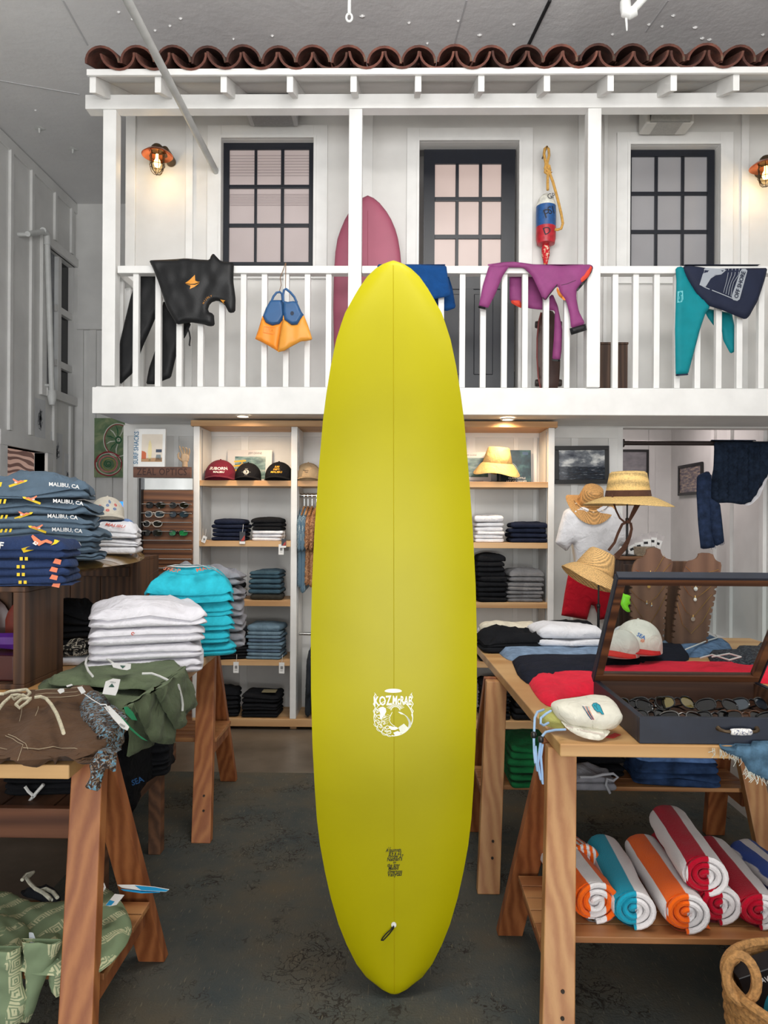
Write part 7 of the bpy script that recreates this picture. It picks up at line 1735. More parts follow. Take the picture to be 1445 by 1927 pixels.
# wicker basket with a black box in the lower right corner
bx_, by_, bz_ = 1.13, 1.93, .385
t = thing('wicker_basket', (bx_, by_, .0075), 'round woven seagrass basket with looped handles in the lower right corner', 'basket')
wkr = mat('seagrass', (172, 126, 74), .8, .22, 90, .6, 160)
nr_ = 26
for k in range(nr_):
 v = k / (nr_ - 1); r_ = .16 + .05 * math.sin(PI * .5 * v) ; z = .016 + (bz_ - .02) * v
 MB().tube([(bx_ + (r_ + .0025 * math.sin(24 * a + PI * (k % 2))) * math.cos(a), by_ + (r_ + .0025 * math.sin(24 * a + PI * (k % 2))) * math.sin(a), z) for a in [2 * PI * j / 96 for j in range(96)]], .0095, 6, True).build('coil', wkr, t, smooth=True)
MB().disc((bx_, by_, .009), .165, 32, 'Z', .008).build('bottom', wkr, t)
MB().tube([(bx_ + .212 * math.cos(a), by_ + .212 * math.sin(a), bz_ + .004) for a in [2 * PI * j / 48 for j in range(48)]], .013, 8, True).build('rim', wkr, t, smooth=True)
hb = P(1385, 1815, by_ + .02)
for sx, ax in ((-1, PI * 1.06), (1, PI * .06)):
 c = Vector((bx_ + .212 * math.cos(ax), by_ + .212 * math.sin(ax), bz_))
 d_ = Vector((.86, -.5, 0))
 MB().tube([c + d_ * (.036 * math.sin(2 * PI * k / 20)) + Vector((0, 0, .055 - .06 * math.cos(2 * PI * k / 20))) + Vector((-sx * .0, 0, 0)) for k in range(20)], .0135, 8, True).build('handle', wkr, t, smooth=True)
bk = mat('black_carton', (28, 28, 32), .4, .04)
M = Matrix.Translation((.985, 2.035, .345)) @ Matrix.Rotation(R(-20), 4, 'Y')
t = thing('black_box', (bx_, by_, .02), 'black box with white HEAVYWEIGHT lettering and teal ring in the basket', 'box')
MB().box((0, 0, -.22), (.17, .07, 0)).xf(M).build('carton', bk, t, bev=.002)
fb_ = lambda lift: (lambda u, v: M @ Vector((min(u, .169), -lift, max(v, -.219))))
mb = MB(); letter(mb, 'HEAVYWEIGHT', .021, fb_(.0006), (.098, -.026), 0, .86, off=.015); mb.build('lettering', tag_w, t, fix=False)
mb = MB(); ribbon(mb, arc(.115, -.135, .075, 0, 360, 36)[:-1], .018, fb_(.0006), True); mb.build('ring', mat('teal_print', (36, 150, 176), .5, 0), t, fix=False)
mb = MB(); ribbon(mb, arc(.115, -.135, .058, 0, 360, 36)[:-1], .007, fb_(.001), True); mb.build('inner_ring', tag_w, t, fix=False)
# ---------------------------------------------------------------- left side: crates, small board, shirt piles
def zl(pts): return [(x / 3.803, 780 + y / 3.803) for x, y in pts]
# brown mini surfboard on the crates
zbd = max(zc1, zc2) + .003
mbd = MB(); rows = []
bxc, y0_, y1_ = -1.79, 3.22, 4.66; Lb = y1_ - y0_
def bw(t_): return .285 * (max(0, 1 - abs(2 * t_ - .86) ** 2.6 / (1.0 if t_ < .43 else 1.45))) ** .62 if 0 <= t_ <= 1 else 0
NB = 26
for i in range(NB + 1):
 t_ = i / NB; y = y0_ + Lb * t_; hw_ = max(.004, .285 * math.sin(PI * min(1, max(0, .04 + .955 * t_ ** 1.1))) ** .5); r_ = []
 rk = .05 * max(0, t_ - .55) ** 2 * 4
 for k in range(15):
  s = -1 + 2 * k / 14; r_.append(Vector((bxc + s * hw_ + .02 * t_, y, zbd + .03 + .042 * (1 - abs(s) ** 2.4) + rk)))
 for k in range(14, -1, -1):
  s = -1 + 2 * k / 14; r_.append(Vector((bxc + s * hw_ * .98 + .02 * t_, y, zbd + .03 - .03 * (1 - abs(s) ** 4) + rk)))
 rows.append(r_)
for r_ in rows: mbd.v += r_
for i in range(NB):
 for k in range(30): l = (k + 1) % 30; mbd.f.append((i * 30 + k, i * 30 + l, (i + 1) * 30 + l, (i + 1) * 30 + k))
mbd.f += [tuple(range(30)), tuple(NB * 30 + k for k in range(29, -1, -1))]
t = thing('mini_surfboard', (bxc, (y0_ + y1_) / 2, zbd), 'glossy olive brown mini surfboard lying on the crates under the shirts', 'surfboard')
mbd.build('blank', resin_mat('olive_brown_resin', (168, 128, 52), .2, .25), t, smooth=True, angle=70)
zdk = zbd + .076
slate = cloth('slate_blue_jersey', (88, 106, 122), .06); navyt = cloth('navy_jersey', (44, 60, 96), .06)
pr_w = mat('white_screenprint', (226, 226, 224), .6, 0); pr_o = mat('orange_screenprint', (232, 130, 92), .6, 0); pr_y = mat('yellow_screenprint', (240, 206, 40), .6, 0); pr_k = mat('dark_screenprint', (58, 52, 62), .6, 0); pr_b = mat('blue_screenprint', (40, 110, 180), .6, 0)
def on_top(z):                                        # flat print on a horizontal top, given in pixels
 return lambda u, v: PZ(u, v, z)
rg = random.Random(8)
# the slate pile: bulky folded sweatshirts facing the camera
pile = []
z = zdk; hs = [.062, .062, .066, .07, .085, .085]
LB = ['bottom', 'fifth from top', 'fourth from top', 'third from top', 'second from top', 'topmost']
xcs = [-1.80, -1.82, -1.80, -1.83, -1.84, -1.86]
for i, h in enumerate(hs):
 mb = folded(.60 - (.02 * (i % 2)), .42, h, 300 + i, .075 if i > 3 else .035, .035 if i else 0, .8, N=56, flat=i < 5)
 yc_, xx = 3.62 + rg.uniform(-.01, .01), xcs[i]
 M = Matrix.Translation((xx, yc_, z)) @ Matrix.Rotation(rg.uniform(-.06, .06) + .28, 4, 'Z')
 mb.xf(M)
 t = thing('folded_sweatshirt', (xx, yc_, z), f'slate blue sweatshirt with surfer print, {LB[i]} in the upper left pile', 'sweatshirt', 'slate sweatshirts on the mini surfboard')
 mb.build('cloth', slate, t, smooth=True, angle=70)
 pile.append((t, M, z, h)); z += h * .96
def side_fn(M, h, w_=.60, d=.42):
 """(u across, v up) on the front roll of a folded garment"""
 def f(u, v):
  a = max(-1, min(1, (v - h * .5) / (h * .5))); y = -d / 2 * .97 - .004 + h * .42 * (1 - math.sqrt(max(0, 1 - a * a)))
  return M @ Vector((u, y - .004, v - .03 * (abs(u) / (w_ / 2)) ** 3))
 return f
def top_fn(M, h): return lambda u, v: M @ Vector((u, v, h * 1.10 + .007 - .04 * max(abs(u) / .3, abs(v) / .21) ** 3))
def surfer(t, fn, c, s, flip=1):
 """a small printed surfer: orange arms and body, yellow board"""
 q = lambda pts: [(c[0] + flip * x * s, c[1] + y * s) for x, y in pts]
 mb = MB(); patch(mb, q([(-1, -.5), (1.2, .35), (1.35, .6), (1.0, .6), (-1.1, -.2)]), fn); mb.build('yellow_print', pr_y, t, fix=False)
 f2 = lambda u, v: fn(u, v) + Vector((0, -.0015, .0015))
 mb = MB(); patch(mb, q([(-.2, .2), (.1, .0), (.5, .3), (.9, .25), (.95, .4), (.5, .5), (.2, .35), (-.1, .5), (-.5, .75), (-.6, .62)]), f2); mb.build('orange_print', pr_o, t, fix=False)
 mb = MB(); patch(mb, q([(-.35, .15), (-.1, .02), (.05, .2), (-.2, .32)]), f2); mb.build('trunks_print', pr_w, t, fix=False)
for i in (1, 2, 3, 4, 5):
 t, M, z_, h = pile[i]; fn = side_fn(M, h)
 surfer(t, fn, (.02 - .05 * (i % 2), h * .5), .034, 1 if i % 2 else -1)
 mb = MB(); letter(mb, 'MALIBU, CA', .026, fn, (.15 if i < 4 else .18, h * .55), .02, off=.02); mb.build('lettering', pr_w, t, fix=False)
 mb = MB()
 for k in range(3): patch(mb, [(-.15 + k * .02, h * .35), (-.14 + k * .02, h * .35), (-.135 + k * .02, h * .6), (-.145 + k * .02, h * .6)], fn)
 mb.build('yellow_marks', pr_y, t, fix=False)
# navy pile in front on the crate
z = zc1 + .002; hs = [.034, .034, .034, .036, .07]
LB = ['bottom', 'fourth from top', 'third from top', 'second from top', 'topmost']
for i, h in enumerate(hs):
 mb = folded(.40, .23, h, 330 + i, .03, .03 if i else 0, .5, flat=i < 4)
 M = Matrix.Translation((-1.60 + rg.uniform(-.008, .008), 3.08, z)) @ Matrix.Rotation(rg.uniform(-.04, .04) + .16, 4, 'Z'); mb.xf(M)
 t = thing('folded_sweatshirt', (-1.60, 3.10, z), f'navy sweatshirt with white and yellow surfer print, {LB[i]} in the front left pile', 'sweatshirt', 'navy sweatshirts on the left crate')
 mb.build('cloth', navyt, t, smooth=True, angle=70)
 if i == 4:
  fn = side_fn(M, h, .40, .23); surfer(t, lambda u, v: fn(u, v), (.08, h * .55), .06, 1)
  mb = MB(); letter(mb, 'SURF', .038, fn, (-.10, h * .62), -.12, off=.03); mb.build('lettering', pr_w, t, fix=False)
 else:
  fn = side_fn(M, h, .40, .23); mb = MB(); patch(mb, [(.0, h * .3), (.012, h * .3), (.012, h * .7), (.0, h * .7)], fn); patch(mb, [(.02, h * .3), (.032, h * .3), (.032, h * .7), (.02, h * .7)], fn); mb.build('yellow_marks', pr_y, t, fix=False)
  mb = MB(); patch(mb, [(.13, h * .2), (.16, h * .2), (.165, h * .8), (.14, h * .8)], fn); mb.build('orange_print', pr_o, t, fix=False)
 z += h * .96
# white tees, blue bag and printed cap at the nose of the small board
o, zw = stack((P(216, 1000, 4.25).x, 4.22, zdk), .15, .32, .26, [(.05, c_white), (.055, c_white), (.06, c_white)], 'folded white tee', 'pile at the mini surfboard nose', 'white tees on the mini surfboard', 'shirt', 'folded_tee', seed=340, sag=.03, wr=.9)
mb = MB();
pq = P(212, 985, 4.09); letter(mb, 'MALIBU', .036, lambda u, v: Vector((pq.x + .01 + u, 4.10 + v * .7, zw + .003 + v * .6)), (0, 0), -.2, off=.015)
mb.build('red_lettering', mat('red_screenprint', (204, 92, 76), .6, 0), o[-1], fix=False)
stack((P(214, 960, 4.45).x, 4.50, zdk), .1, .24, .2, [(.10, cloth('sky_blue_jersey', (120, 150, 200), .06)), (.09, cloth('sky_blue_jersey', (120, 150, 200), .06))], 'folded sky blue tee', 'pile behind the white tees', 'sky blue tees on the mini surfboard', 'shirt', 'folded_tee', seed=341, sag=.02, wr=.6)
def flower_print(t, fr):
 for nm, mm, sp in (('blue_flower', mat('sea_blue', (58, 110, 176), .7, 0), ((.0, .07), (-.03, .035), (.045, .04), (.02, .095))), ('red_flower', mat('red_flower', (214, 60, 60), .7, 0), ((-.055, .06), (.0, .03), (.06, .07)))):
  mb = MB()
  for x, y in sp:
   for k in range(7): a = 2 * PI * k / 7; patch(mb, [(x + .003 * math.cos(a - .4), y + .003 * math.sin(a - .4)), (x + .012 * math.cos(a - .25), y + .012 * math.sin(a - .25)), (x + .012 * math.cos(a + .25), y + .012 * math.sin(a + .25)), (x + .003 * math.cos(a + .4), y + .003 * math.sin(a + .4))], fr)
  mb.build(nm, mm, t, fix=False)
pc = P(190, 968, 4.3); cap((pc.x - .01, 4.42, zdk + .20), None, (206, 200, 186), 'pale cap with blue and red flower print on the sky blue tees', .4, .2, emb=flower_print)
# inside the open crate and behind it
ib = xc1 - .05
for k, (x, w_, rgb, lab) in enumerate(((xc1 - .13, .20, (112, 46, 34), 'red brown skateboard deck leaning in the open crate'), (xc1 - .32, .2, (70, 44, 38), 'dark skateboard deck, second in the open crate'))):
 ol = [(x - w_ / 2, ZT + .03), (x + w_ / 2, ZT + .03), (x + w_ / 2, ZT + .27), (x + w_ * .3, ZT + .335), (x, ZT + .355), (x - w_ * .3, ZT + .335), (x - w_ / 2, ZT + .27)]
 s_ = Soft(ol, .012, wall_warp(3.22 + .03 * k), .03, .02, 0, (1, 1), 1, 1, False)
 mbk = s_.mesh(); mbk.v = [Vector((q.x, q.y, max(q.z, ZT + .024))) for q in mbk.v]
 solo(mbk, 'skateboard_deck', mat('deck_' + str(k), rgb, .35, .15), lab, 'skateboard', 'skateboard decks in the crate', smooth=True)
s_ = Soft([(xc1 - .34, ZT + .16), (xc1 - .10, ZT + .14), (xc1 - .08, ZT + .19), (xc1 - .11, ZT + .215), (xc1 - .34, ZT + .21)], .02, wall_warp(3.10), .018, .02, .006, (14, 8), 5, 1, False)
mbk = s_.mesh(); mbk.xf(Matrix.Translation((0, 0, 0)))
solo(MB().box((xc1 - .30, 3.00, ZT + .024), (xc1 - .07, 3.15, ZT + .134)), 'leather_box', mat('oxblood_leather', (70, 30, 28), .4, .1), 'dark oxblood box with grey inset in the open crate', 'box', bev=.008)
solo(mbk, 'purple_pouch', mat('purple_satin', (86, 40, 130), .35, .2), 'purple satin pouch lying on the oxblood box in the crate', 'pouch', smooth=True)
stack((P(118, 1190, 3.9).x, 3.92, TZ), .2, .34, .24, [(.07, c_black), (.08, c_black), (.09, c_black)], 'folded black hoodie', 'pile behind the white sweatshirts', 'black hoodies on the left table', 'hoodie', 'folded_hoodie', seed=350, sag=.04, wr=.9)
patt = print_mat('black_cream_print', (44, 42, 40), (24, 24, 26), (206, 198, 180), 34)
stack((P(120, 1228, 3.52).x, 3.52, TZ), .1, .30, .2, [(.05, c_white), (.06, patt)], ['folded white tee', 'rolled black and cream patterned shirt'], 'small pile left of the white sweatshirts', 'small pile on the left table', 'shirt', ['folded_tee', 'patterned_shirt'], seed=351, sag=.02, wr=1.0)
# sweatshirt stacks on the left table
fle_w = cloth('white_fleece', (224, 222, 228), .04)
def spin(t_objs): pass
o1, zw = stack((-1.20, 3.42, TZ), .34, .54, .40, [(.075, fle_w), (.08, fle_w), (.085, fle_w), (.085, fle_w)], 'white sweatshirt', 'front sweatshirt stack of the left table', 'white sweatshirts on the left table', 'sweatshirt', 'folded_sweatshirt', seed=360, sag=.035, jit=.015, wr=.55)
ribbon(MB(), arc(0, 0, .006, 0, 300, 8), .004, lambda u, v: Vector((-1.19 + u, 3.212, TZ + .196 + v))).build('red_mark', mat('red_screenprint', (204, 92, 76), .6, 0), o1[2], fix=False)
o2, zt2 = stack((-1.10, 3.80, TZ), .30, .46, .34, [(.085, c_turq), (.085, c_turq), (.09, c_turq), (.085, c_turq), (.115, c_turq)], 'turquoise sweatshirt', 'stack behind the white sweatshirts', 'turquoise sweatshirts on the left table', 'sweatshirt', 'folded_sweatshirt', seed=361, sag=.11, jit=.015, wr=.12)
o3, _z = stack((-1.06, 4.02, TZ), .1, .44, .24, [(.09, c_hgrey), (.09, c_hgrey), (.095, c_hgrey), (.09, c_hgrey), (.09, c_hgrey)], 'heather grey sweatshirt', 'stack behind the turquoise sweatshirts', 'heather grey sweatshirts on the left table', 'sweatshirt', 'folded_sweatshirt', seed=362, sag=.03, wr=.7)
# SEA roundel on the top turquoise sweatshirt
def sea_fn(u, v):
 q_ = Matrix.Rotation(.16, 4, 'Z') @ Vector((u, v, 0)); return Vector((-1.10 + q_.x, 3.76 + q_.y, zt2 + .022 - .10 * (max(abs(u) / .23, abs(v + .02) / .165)) ** 3))
mb = MB(); t = o2[-1]
letter(mb, 'SEA', .13, sea_fn, (0, 0), 0, .95, off=.06); ribbon(mb, arc(0, .0, .15, 15, 165, 20, .085), .012, sea_fn); ribbon(mb, arc(0, .0, .155, 195, 345, 20, .09), .012, sea_fn); mb.build('white_print', pr_w, t, fix=False)
mb = MB()
for ch, k in zip('SURF SHOP', range(9)): a = R(205 + 7 * k); letter(mb, ch, .034, sea_fn, (.20 * math.cos(a), .125 * math.sin(a)), a + PI / 2, off=.02)
for ch, k in zip('MALIBU', range(6)): a = R(290 + 8 * k); letter(mb, ch, .036, sea_fn, (.20 * math.cos(a), .125 * math.sin(a)), a + PI / 2, off=.02)
mb.build('orange_print', mat('orange_print_2', (196, 112, 84), .6, 0), t, fix=False)
# ---------------------------------------------------------------- boardshorts draped over the left table edge
LT = PZ(130, 1440, ZT)
def lw(z0, top=.0, xe=None, ye=None):
 """pixel -> table top, then over its right edge (x = xe) or its front edge (y = ye) and down"""
 xe = LT.x if xe is None else xe; ye = LT.y if ye is None else ye
 def f(u, v, w_):
  p_ = PZ(u, v, z0 + top)
  if p_.x > xe and p_.y >= ye:
   q_ = PX(u, v, xe + .014 + top * .3); return Vector((q_.x + w_, max(q_.y, ye - .0), min(q_.z, z0 + top)))
  if p_.y < ye:
   q_ = P(u, v, ye - .014); return Vector((q_.x, ye - .014 - w_, min(q_.z, z0 + top)))
  return Vector((p_.x, p_.y, z0 + w_))
 return f
def draped(pts, thick, m, warp, t, name, step=8, rnd=10, wr=.012, wsc=(.02, .03), seed=1, extra=None, smooth=1):
 s_ = Soft(pts, thick, warp, step, rnd, wr, wsc, seed, smooth, True, extra); s_.mesh().build(name, m, t, smooth=True, angle=80); return s_
green = cloth('olive_green_nylon', (100, 112, 86), .08); green2 = cloth('sage_lining', (128, 140, 112), .05)
def zg(pts): return [(x / 3.01, 1060 + y / 3.01) for x, y in pts]
wcord = mat('white_cord', (222, 222, 218), .8, .05)
def gshort(k, base, label, pts_top, pts_leg, pts_leg2):
 t = thing('boardshorts', PZ(200, 1300, ZT), label, 'shorts', 'olive green shorts on the left table')
 s1 = draped(pts_top, .018, green, lw(TZ + base, .03), t, 'waist', seed=370 + k, wr=.012, extra=lambda u, v: .007 * math.sin(v * .30 + u * .04 + k))
 for j, pl in enumerate((pts_leg, pts_leg2)):
  if pl: draped(pl, .014, green, lambda u, v, w_, xx=LT.x + .02 + .05 * k + .022 * j: (lambda q_: Vector((q_.x + w_, q_.y, min(q_.z, ZT + .07 + base))))(PX(u, v, xx)), t, 'leg', seed=375 + k * 3 + j, wr=.007, extra=lambda u, v: .006 * math.sin(u * .22 + v * .05 + k + j))
 return t, s1
gshort(0, .0, 'olive green shorts folded lowest, with legs hanging over the table edge', zg([(200, 670), (260, 625), (340, 600), (420, 560), (520, 590), (700, 640), (820, 680), (800, 760), (740, 830), (690, 850), (600, 780), (500, 720), (380, 690), (270, 690)]), zg([(690, 720), (800, 700), (840, 800), (850, 900), (870, 1000), (860, 1040), (790, 1060), (722, 1102), (735, 1020), (720, 900), (700, 800)]), None)
tg, s1 = gshort(1, .04, 'olive green shorts with white drawstring, topmost on the table edge', zg([(265, 640), (300, 600), (360, 570), (430, 555), (490, 520), (580, 500), (680, 510), (800, 512), (930, 506), (1000, 520), (1050, 590), (1060, 640), (960, 700), (860, 690), (800, 670), (700, 668), (560, 660), (440, 650), (350, 652)]),
  zg([(700, 690), (800, 660), (860, 690), (900, 760), (960, 850), (1000, 935), (990, 1024), (930, 1026), (850, 1010), (830, 960), (790, 880), (760, 790)]), zg([(840, 640), (960, 600), (1050, 590), (1090, 700), (1125, 810), (1060, 840), (1040, 870), (1060, 905), (1000, 950), (950, 870), (900, 780), (860, 700)]))
def gp(px, py, up=.06):
 p_ = PZ(px, py, TZ + up)
 return p_ if p_.x < LT.x + .03 else (lambda q_: q_ + Vector((.05, 0, 0)))(PX(px, py, LT.x + .06))
for pts in (zg([(520, 510), (490, 540), (484, 570), (500, 610), (525, 640)]), zg([(545, 512), (580, 520), (610, 545), (640, 565)]), zg([(805, 625), (860, 624), (905, 640), (940, 690), (958, 760), (964, 800), (962, 836)])):
 MB().tube([gp(a, b_, .085) for a, b_ in pts], .0048, 7).build('drawstring', wcord, tg, smooth=True)
ribbon(mb := MB(), zg([(850, 690), (870, 760), (900, 850), (950, 900), (990, 920)]), .6, lambda a, b_: gp(a, b_, .06));
def flat_tag(name, pts, z, label, m, lines=2, group='hang tags on the left table'):
 q_ = [PZ(a, b_, z) for a, b_ in pts]; c = sum(q_, Vector()) / len(q_)
 t = thing(name, c, label, 'tag', group); n_ = len(q_)
 up = Vector((0, 0, .0018))
 MB().add(q_ + [p_ + up for p_ in q_], [tuple(range(n_ - 1, -1, -1)), tuple(range(n_, 2 * n_))] + [(i, (i + 1) % n_, (i + 1) % n_ + n_, i + n_) for i in range(n_)]).build('card', m, t)
 return t, c
t, c = flat_tag('hang_tag', zg([(630, 565), (742, 572), (740, 598), (720, 606), (690, 602), (640, 590)]), TZ + .105, 'white hang tag with green triangle logo on the olive shorts waist', tag_w)
mb = MB(); patch(mb, zg([(680, 578), (712, 580), (694, 596)]), on_top(TZ + .1085)); mb.build('logo', mat('dark_green_print', (30, 84, 68), .6, 0), t, fix=False)
t, c = flat_tag('hang_tag', zg([(598, 672), (640, 655), (682, 660), (668, 720), (655, 750), (580, 740)]), TZ + .09, 'white hang tag with green triangle logo beside floral panel', tag_w)
mb = MB(); patch(mb, zg([(615, 700), (648, 700), (634, 680)]), on_top(TZ + .0935)); letter(mb, 'VISSLA', 3.6, lambda u, v: PZ(640 / 3.01 + u, 1060 + 674 / 3.01 - v, TZ + .0935), (0, 0), -.1); mb.build('logo', mat('dark_green_print', (30, 84, 68), .6, 0), t, fix=False)
mb = MB(); patch(mb, zg([(1024, 655), (1040, 645), (1044, 680), (1028, 692)]), lambda a, b_: PX(a, b_, LT.x + .083)); mb.build('woven_patch', mat('black_woven', (30, 34, 32), .7, 0), tg, fix=False)
gt = mat('green_ribbon', (36, 160, 110), .5, .05)
for lab, pts in (('green leaf tag hanging from the olive shorts', [(702, 815), (720, 812), (752, 845), (775, 890), (745, 886), (712, 850)]), ('long thin green ribbon tag below the olive shorts', [(685, 868), (700, 880), (740, 930), (790, 975), (836, 1008), (800, 995), (740, 945), (700, 900)])):
 q_ = [PX(a, b_, LT.x + .075) for a, b_ in zg(pts)]; n_ = len(q_)
 solo(MB().add(q_ + [p_ + Vector((.0015, 0, 0)) for p_ in q_], [tuple(range(n_)), tuple(range(2 * n_ - 1, n_ - 1, -1))] + [(i, (i + 1) % n_, (i + 1) % n_ + n_, i + n_) for i in range(n_)]), 'green_tag', gt, lab, 'tag')
# brown boardshorts with a floral side panel
brown = cloth('brown_nylon', (94, 70, 52), .08);
def floral_mat():
 m, nt, b = new_mat('blue_floral'); v = coords(nt)
 vo = nt.nodes.new('ShaderNodeTexVoronoi'); vo.inputs['Scale'].default_value = 52; nt.links.new(v, vo.inputs['Vector'])
 n = noise_tex(nt, v, 75, 3, .6, 1.2)
 c1 = ramp(nt, n, [(.40, C((40, 32, 30))), (.48, C((66, 52, 44))), (.52, C((150, 112, 66))), (.58, C((84, 142, 172))), (.68, C((140, 186, 206)))])
 nt.links.new(c1, b.inputs['Base Color']); b.inputs['Roughness'].default_value = .9
 return m
flo = floral_mat()
t = thing('boardshorts', PZ(60, 1380, ZT), 'brown boardshorts with blue floral side panel on the front left table corner', 'shorts')
fold = lambda u, v: .010 * math.sin(u * .05 + v * .035)
w1 = draped(zg([(-120, 760), (0, 720), (100, 700), (215, 690), (330, 700), (440, 712), (470, 790), (520, 880), (562, 970), (566, 1060), (560, 1130), (470, 1130), (410, 1100), (350, 1090), (290, 1110), (230, 1150), (200, 1160), (140, 1135), (60, 1085), (20, 1130), (-120, 1160)]), .030, brown, lw(TZ, .03), t, 'body', seed=381, wr=.012, wsc=(.03, .02), extra=fold)
draped(zg([(150, 700), (250, 690), (380, 690), (480, 655), (540, 680), (560, 720), (500, 770), (430, 790), (300, 800), (180, 800), (60, 800), (-60, 800), (-60, 740)]), .034, brown, lw(TZ + .012, .03), t, 'waistband', seed=382, wr=.008)
draped(zg([(440, 790), (470, 720), (520, 680), (590, 720), (650, 780), (700, 810), (712, 870), (690, 950), (665, 1050), (655, 1190), (600, 1150), (580, 1220), (565, 1292), (480, 1270), (520, 1200), (505, 1130), (560, 1060), (560, 960), (510, 880), (460, 840)]), .028, flo, lw(TZ + .016, .03, LT.x + .006), t, 'floral_panel', seed=383, wr=.012, wsc=(.03, .03))
cr = mat('cream_rope', (206, 198, 172), .85, .12, 80)
up1 = lambda a, b_: PZ(a, b_, TZ + .075)
for pts in ([(-10, 830), (20, 790), (60, 755), (80, 770), (130, 745), (170, 770), (150, 790), (110, 820), (90, 800), (120, 770), (180, 765)], [(-40, 740), (20, 740), (60, 725), (110, 720), (150, 715), (170, 735), (150, 755), (100, 745), (60, 750)], [(195, 760), (230, 755), (260, 765), (290, 800), (320, 850), (340, 900), (355, 945), (360, 962)]):
 MB().tube([up1(a, b_) for a, b_ in zg(pts)], .0058, 7).build('drawstring', cr, t, smooth=True)
sth = mat('cream_stitch', (186, 172, 144), .8, 0)
def wl(a, b_):
 return w1.at(a, b_, .0035)
mb = MB()
for pts in ([(30, 950), (70, 985), (100, 1020), (130, 1060), (145, 1090)], [(45, 945), (85, 980), (115, 1015), (145, 1055), (158, 1080)], [(130, 1075), (220, 1070), (300, 1040), (350, 1035), (420, 1060), (480, 1080)], [(0, 1040), (40, 1050)], [(200, 880), (215, 830), (218, 800)], [(110, 885), (120, 840), (125, 810)]): ribbon(mb, zg(pts), .9, wl)
for yy in (712, 735, 758): ribbon(mb, zg([(200, yy + 8), (260, yy), (340, yy), (430, yy - 8), (470, yy - 20)]), .7, lambda a, b_: PZ(a, b_, TZ + .08))
mb.build('stitching', sth, t, fix=False)
for k, pts in enumerate(([(325, 722), (340, 712), (362, 712), (365, 728), (340, 740)], [(438, 705), (465, 700), (485, 730), (462, 742)], [(375, 695), (405, 686), (412, 692), (380, 702)])):
 flat_tag('size_label', zg(pts), TZ + .09, ('white size label in the middle of the brown waistband', 'white size label at the right end of the brown waistband', 'narrow white label behind the brown waistband')[k], tag_w)
t, c = flat_tag('hang_tag', zg([(590, 815), (620, 810), (690, 880), (732, 930), (722, 948), (690, 935), (640, 880)]), TZ + .075, 'long white barcode hang tag lying on the floral panel', tag_w)
mb = MB();
for k in range(6): ribbon(mb, zg([(676 + 5 * k, 915 + 3 * k), (684 + 5 * k, 905 + 3 * k)]), .7, on_top(TZ + .079))
mb.build('barcode', ink, t, fix=False)
MB().tube([PZ(a, b_, TZ + .082) for a, b_ in zg([(470, 735), (520, 770), (570, 800), (600, 800), (620, 830)])], .002, 5).build('string', tag_w, t, smooth=True)
# black clothes on the low bench
bsw, _z = stack((-1.42, 3.02, zb - .011), .1, .40, .34, [(.06, c_black), (.06, c_black), (.07, c_black)], 'black sweatpants with white drawstring', 'left pile on the low bench', 'black sweatpants on the low bench', 'pants', 'folded_pants', seed=390, sag=.03, wr=.8)
q0 = P(62, 1495, 2.80)
for k, pts in enumerate(([(38, 1512), (55, 1508), (68, 1492), (82, 1476)], [(47, 1480), (54, 1490), (66, 1500)], [(74, 1508), (80, 1516), (98, 1520)])):
 MB().tube([P(a, b_, 2.83) for a, b_ in pts], .0065, 6).build('drawstring', wcord, bsw[-1], smooth=True)
o, zk = stack((-1.17, 3.25, zb - .011), .25, .30, .40, [(.055, c_black), (.06, c_black), (.07, c_black), (.08, c_black)], 'black sweatpants with blue print', 'right pile on the low bench', 'printed black sweatpants on the low bench', 'pants', 'folded_pants', seed=391, sag=.04, wr=.8)
t = thing('black_hoodie', (-1.02, 3.15, .5), 'black hoodie with blue SEA print draped over the low bench edge', 'hoodie')
sk = Soft([(215, 1400), (260, 1380), (300, 1396), (326, 1420), (330, 1432), (290, 1462), (266, 1478), (258, 1510), (246, 1534), (226, 1500), (216, 1450)], .03, lambda u, v, w_: (lambda q_: Vector((q_.x + w_, q_.y, q_.z)))(PX(u, v, bx + .014)), 8, 10, .012, (.03, .03), 392, 1); sk.mesh().build('cloth', c_black, t, smooth=True, angle=80)
mb = MB(); fk = lambda u, v: sk.at(u, v, .002)
letter(mb, 'SEA', 15, lambda u, v: fk(243 + u, 1470 - v), (0, 0), .35, off=.02); patch(mb, [(290, 1420), (298, 1416), (300, 1420), (293, 1424)], fk); mb.build('lettering', pr_b, t, fix=False)
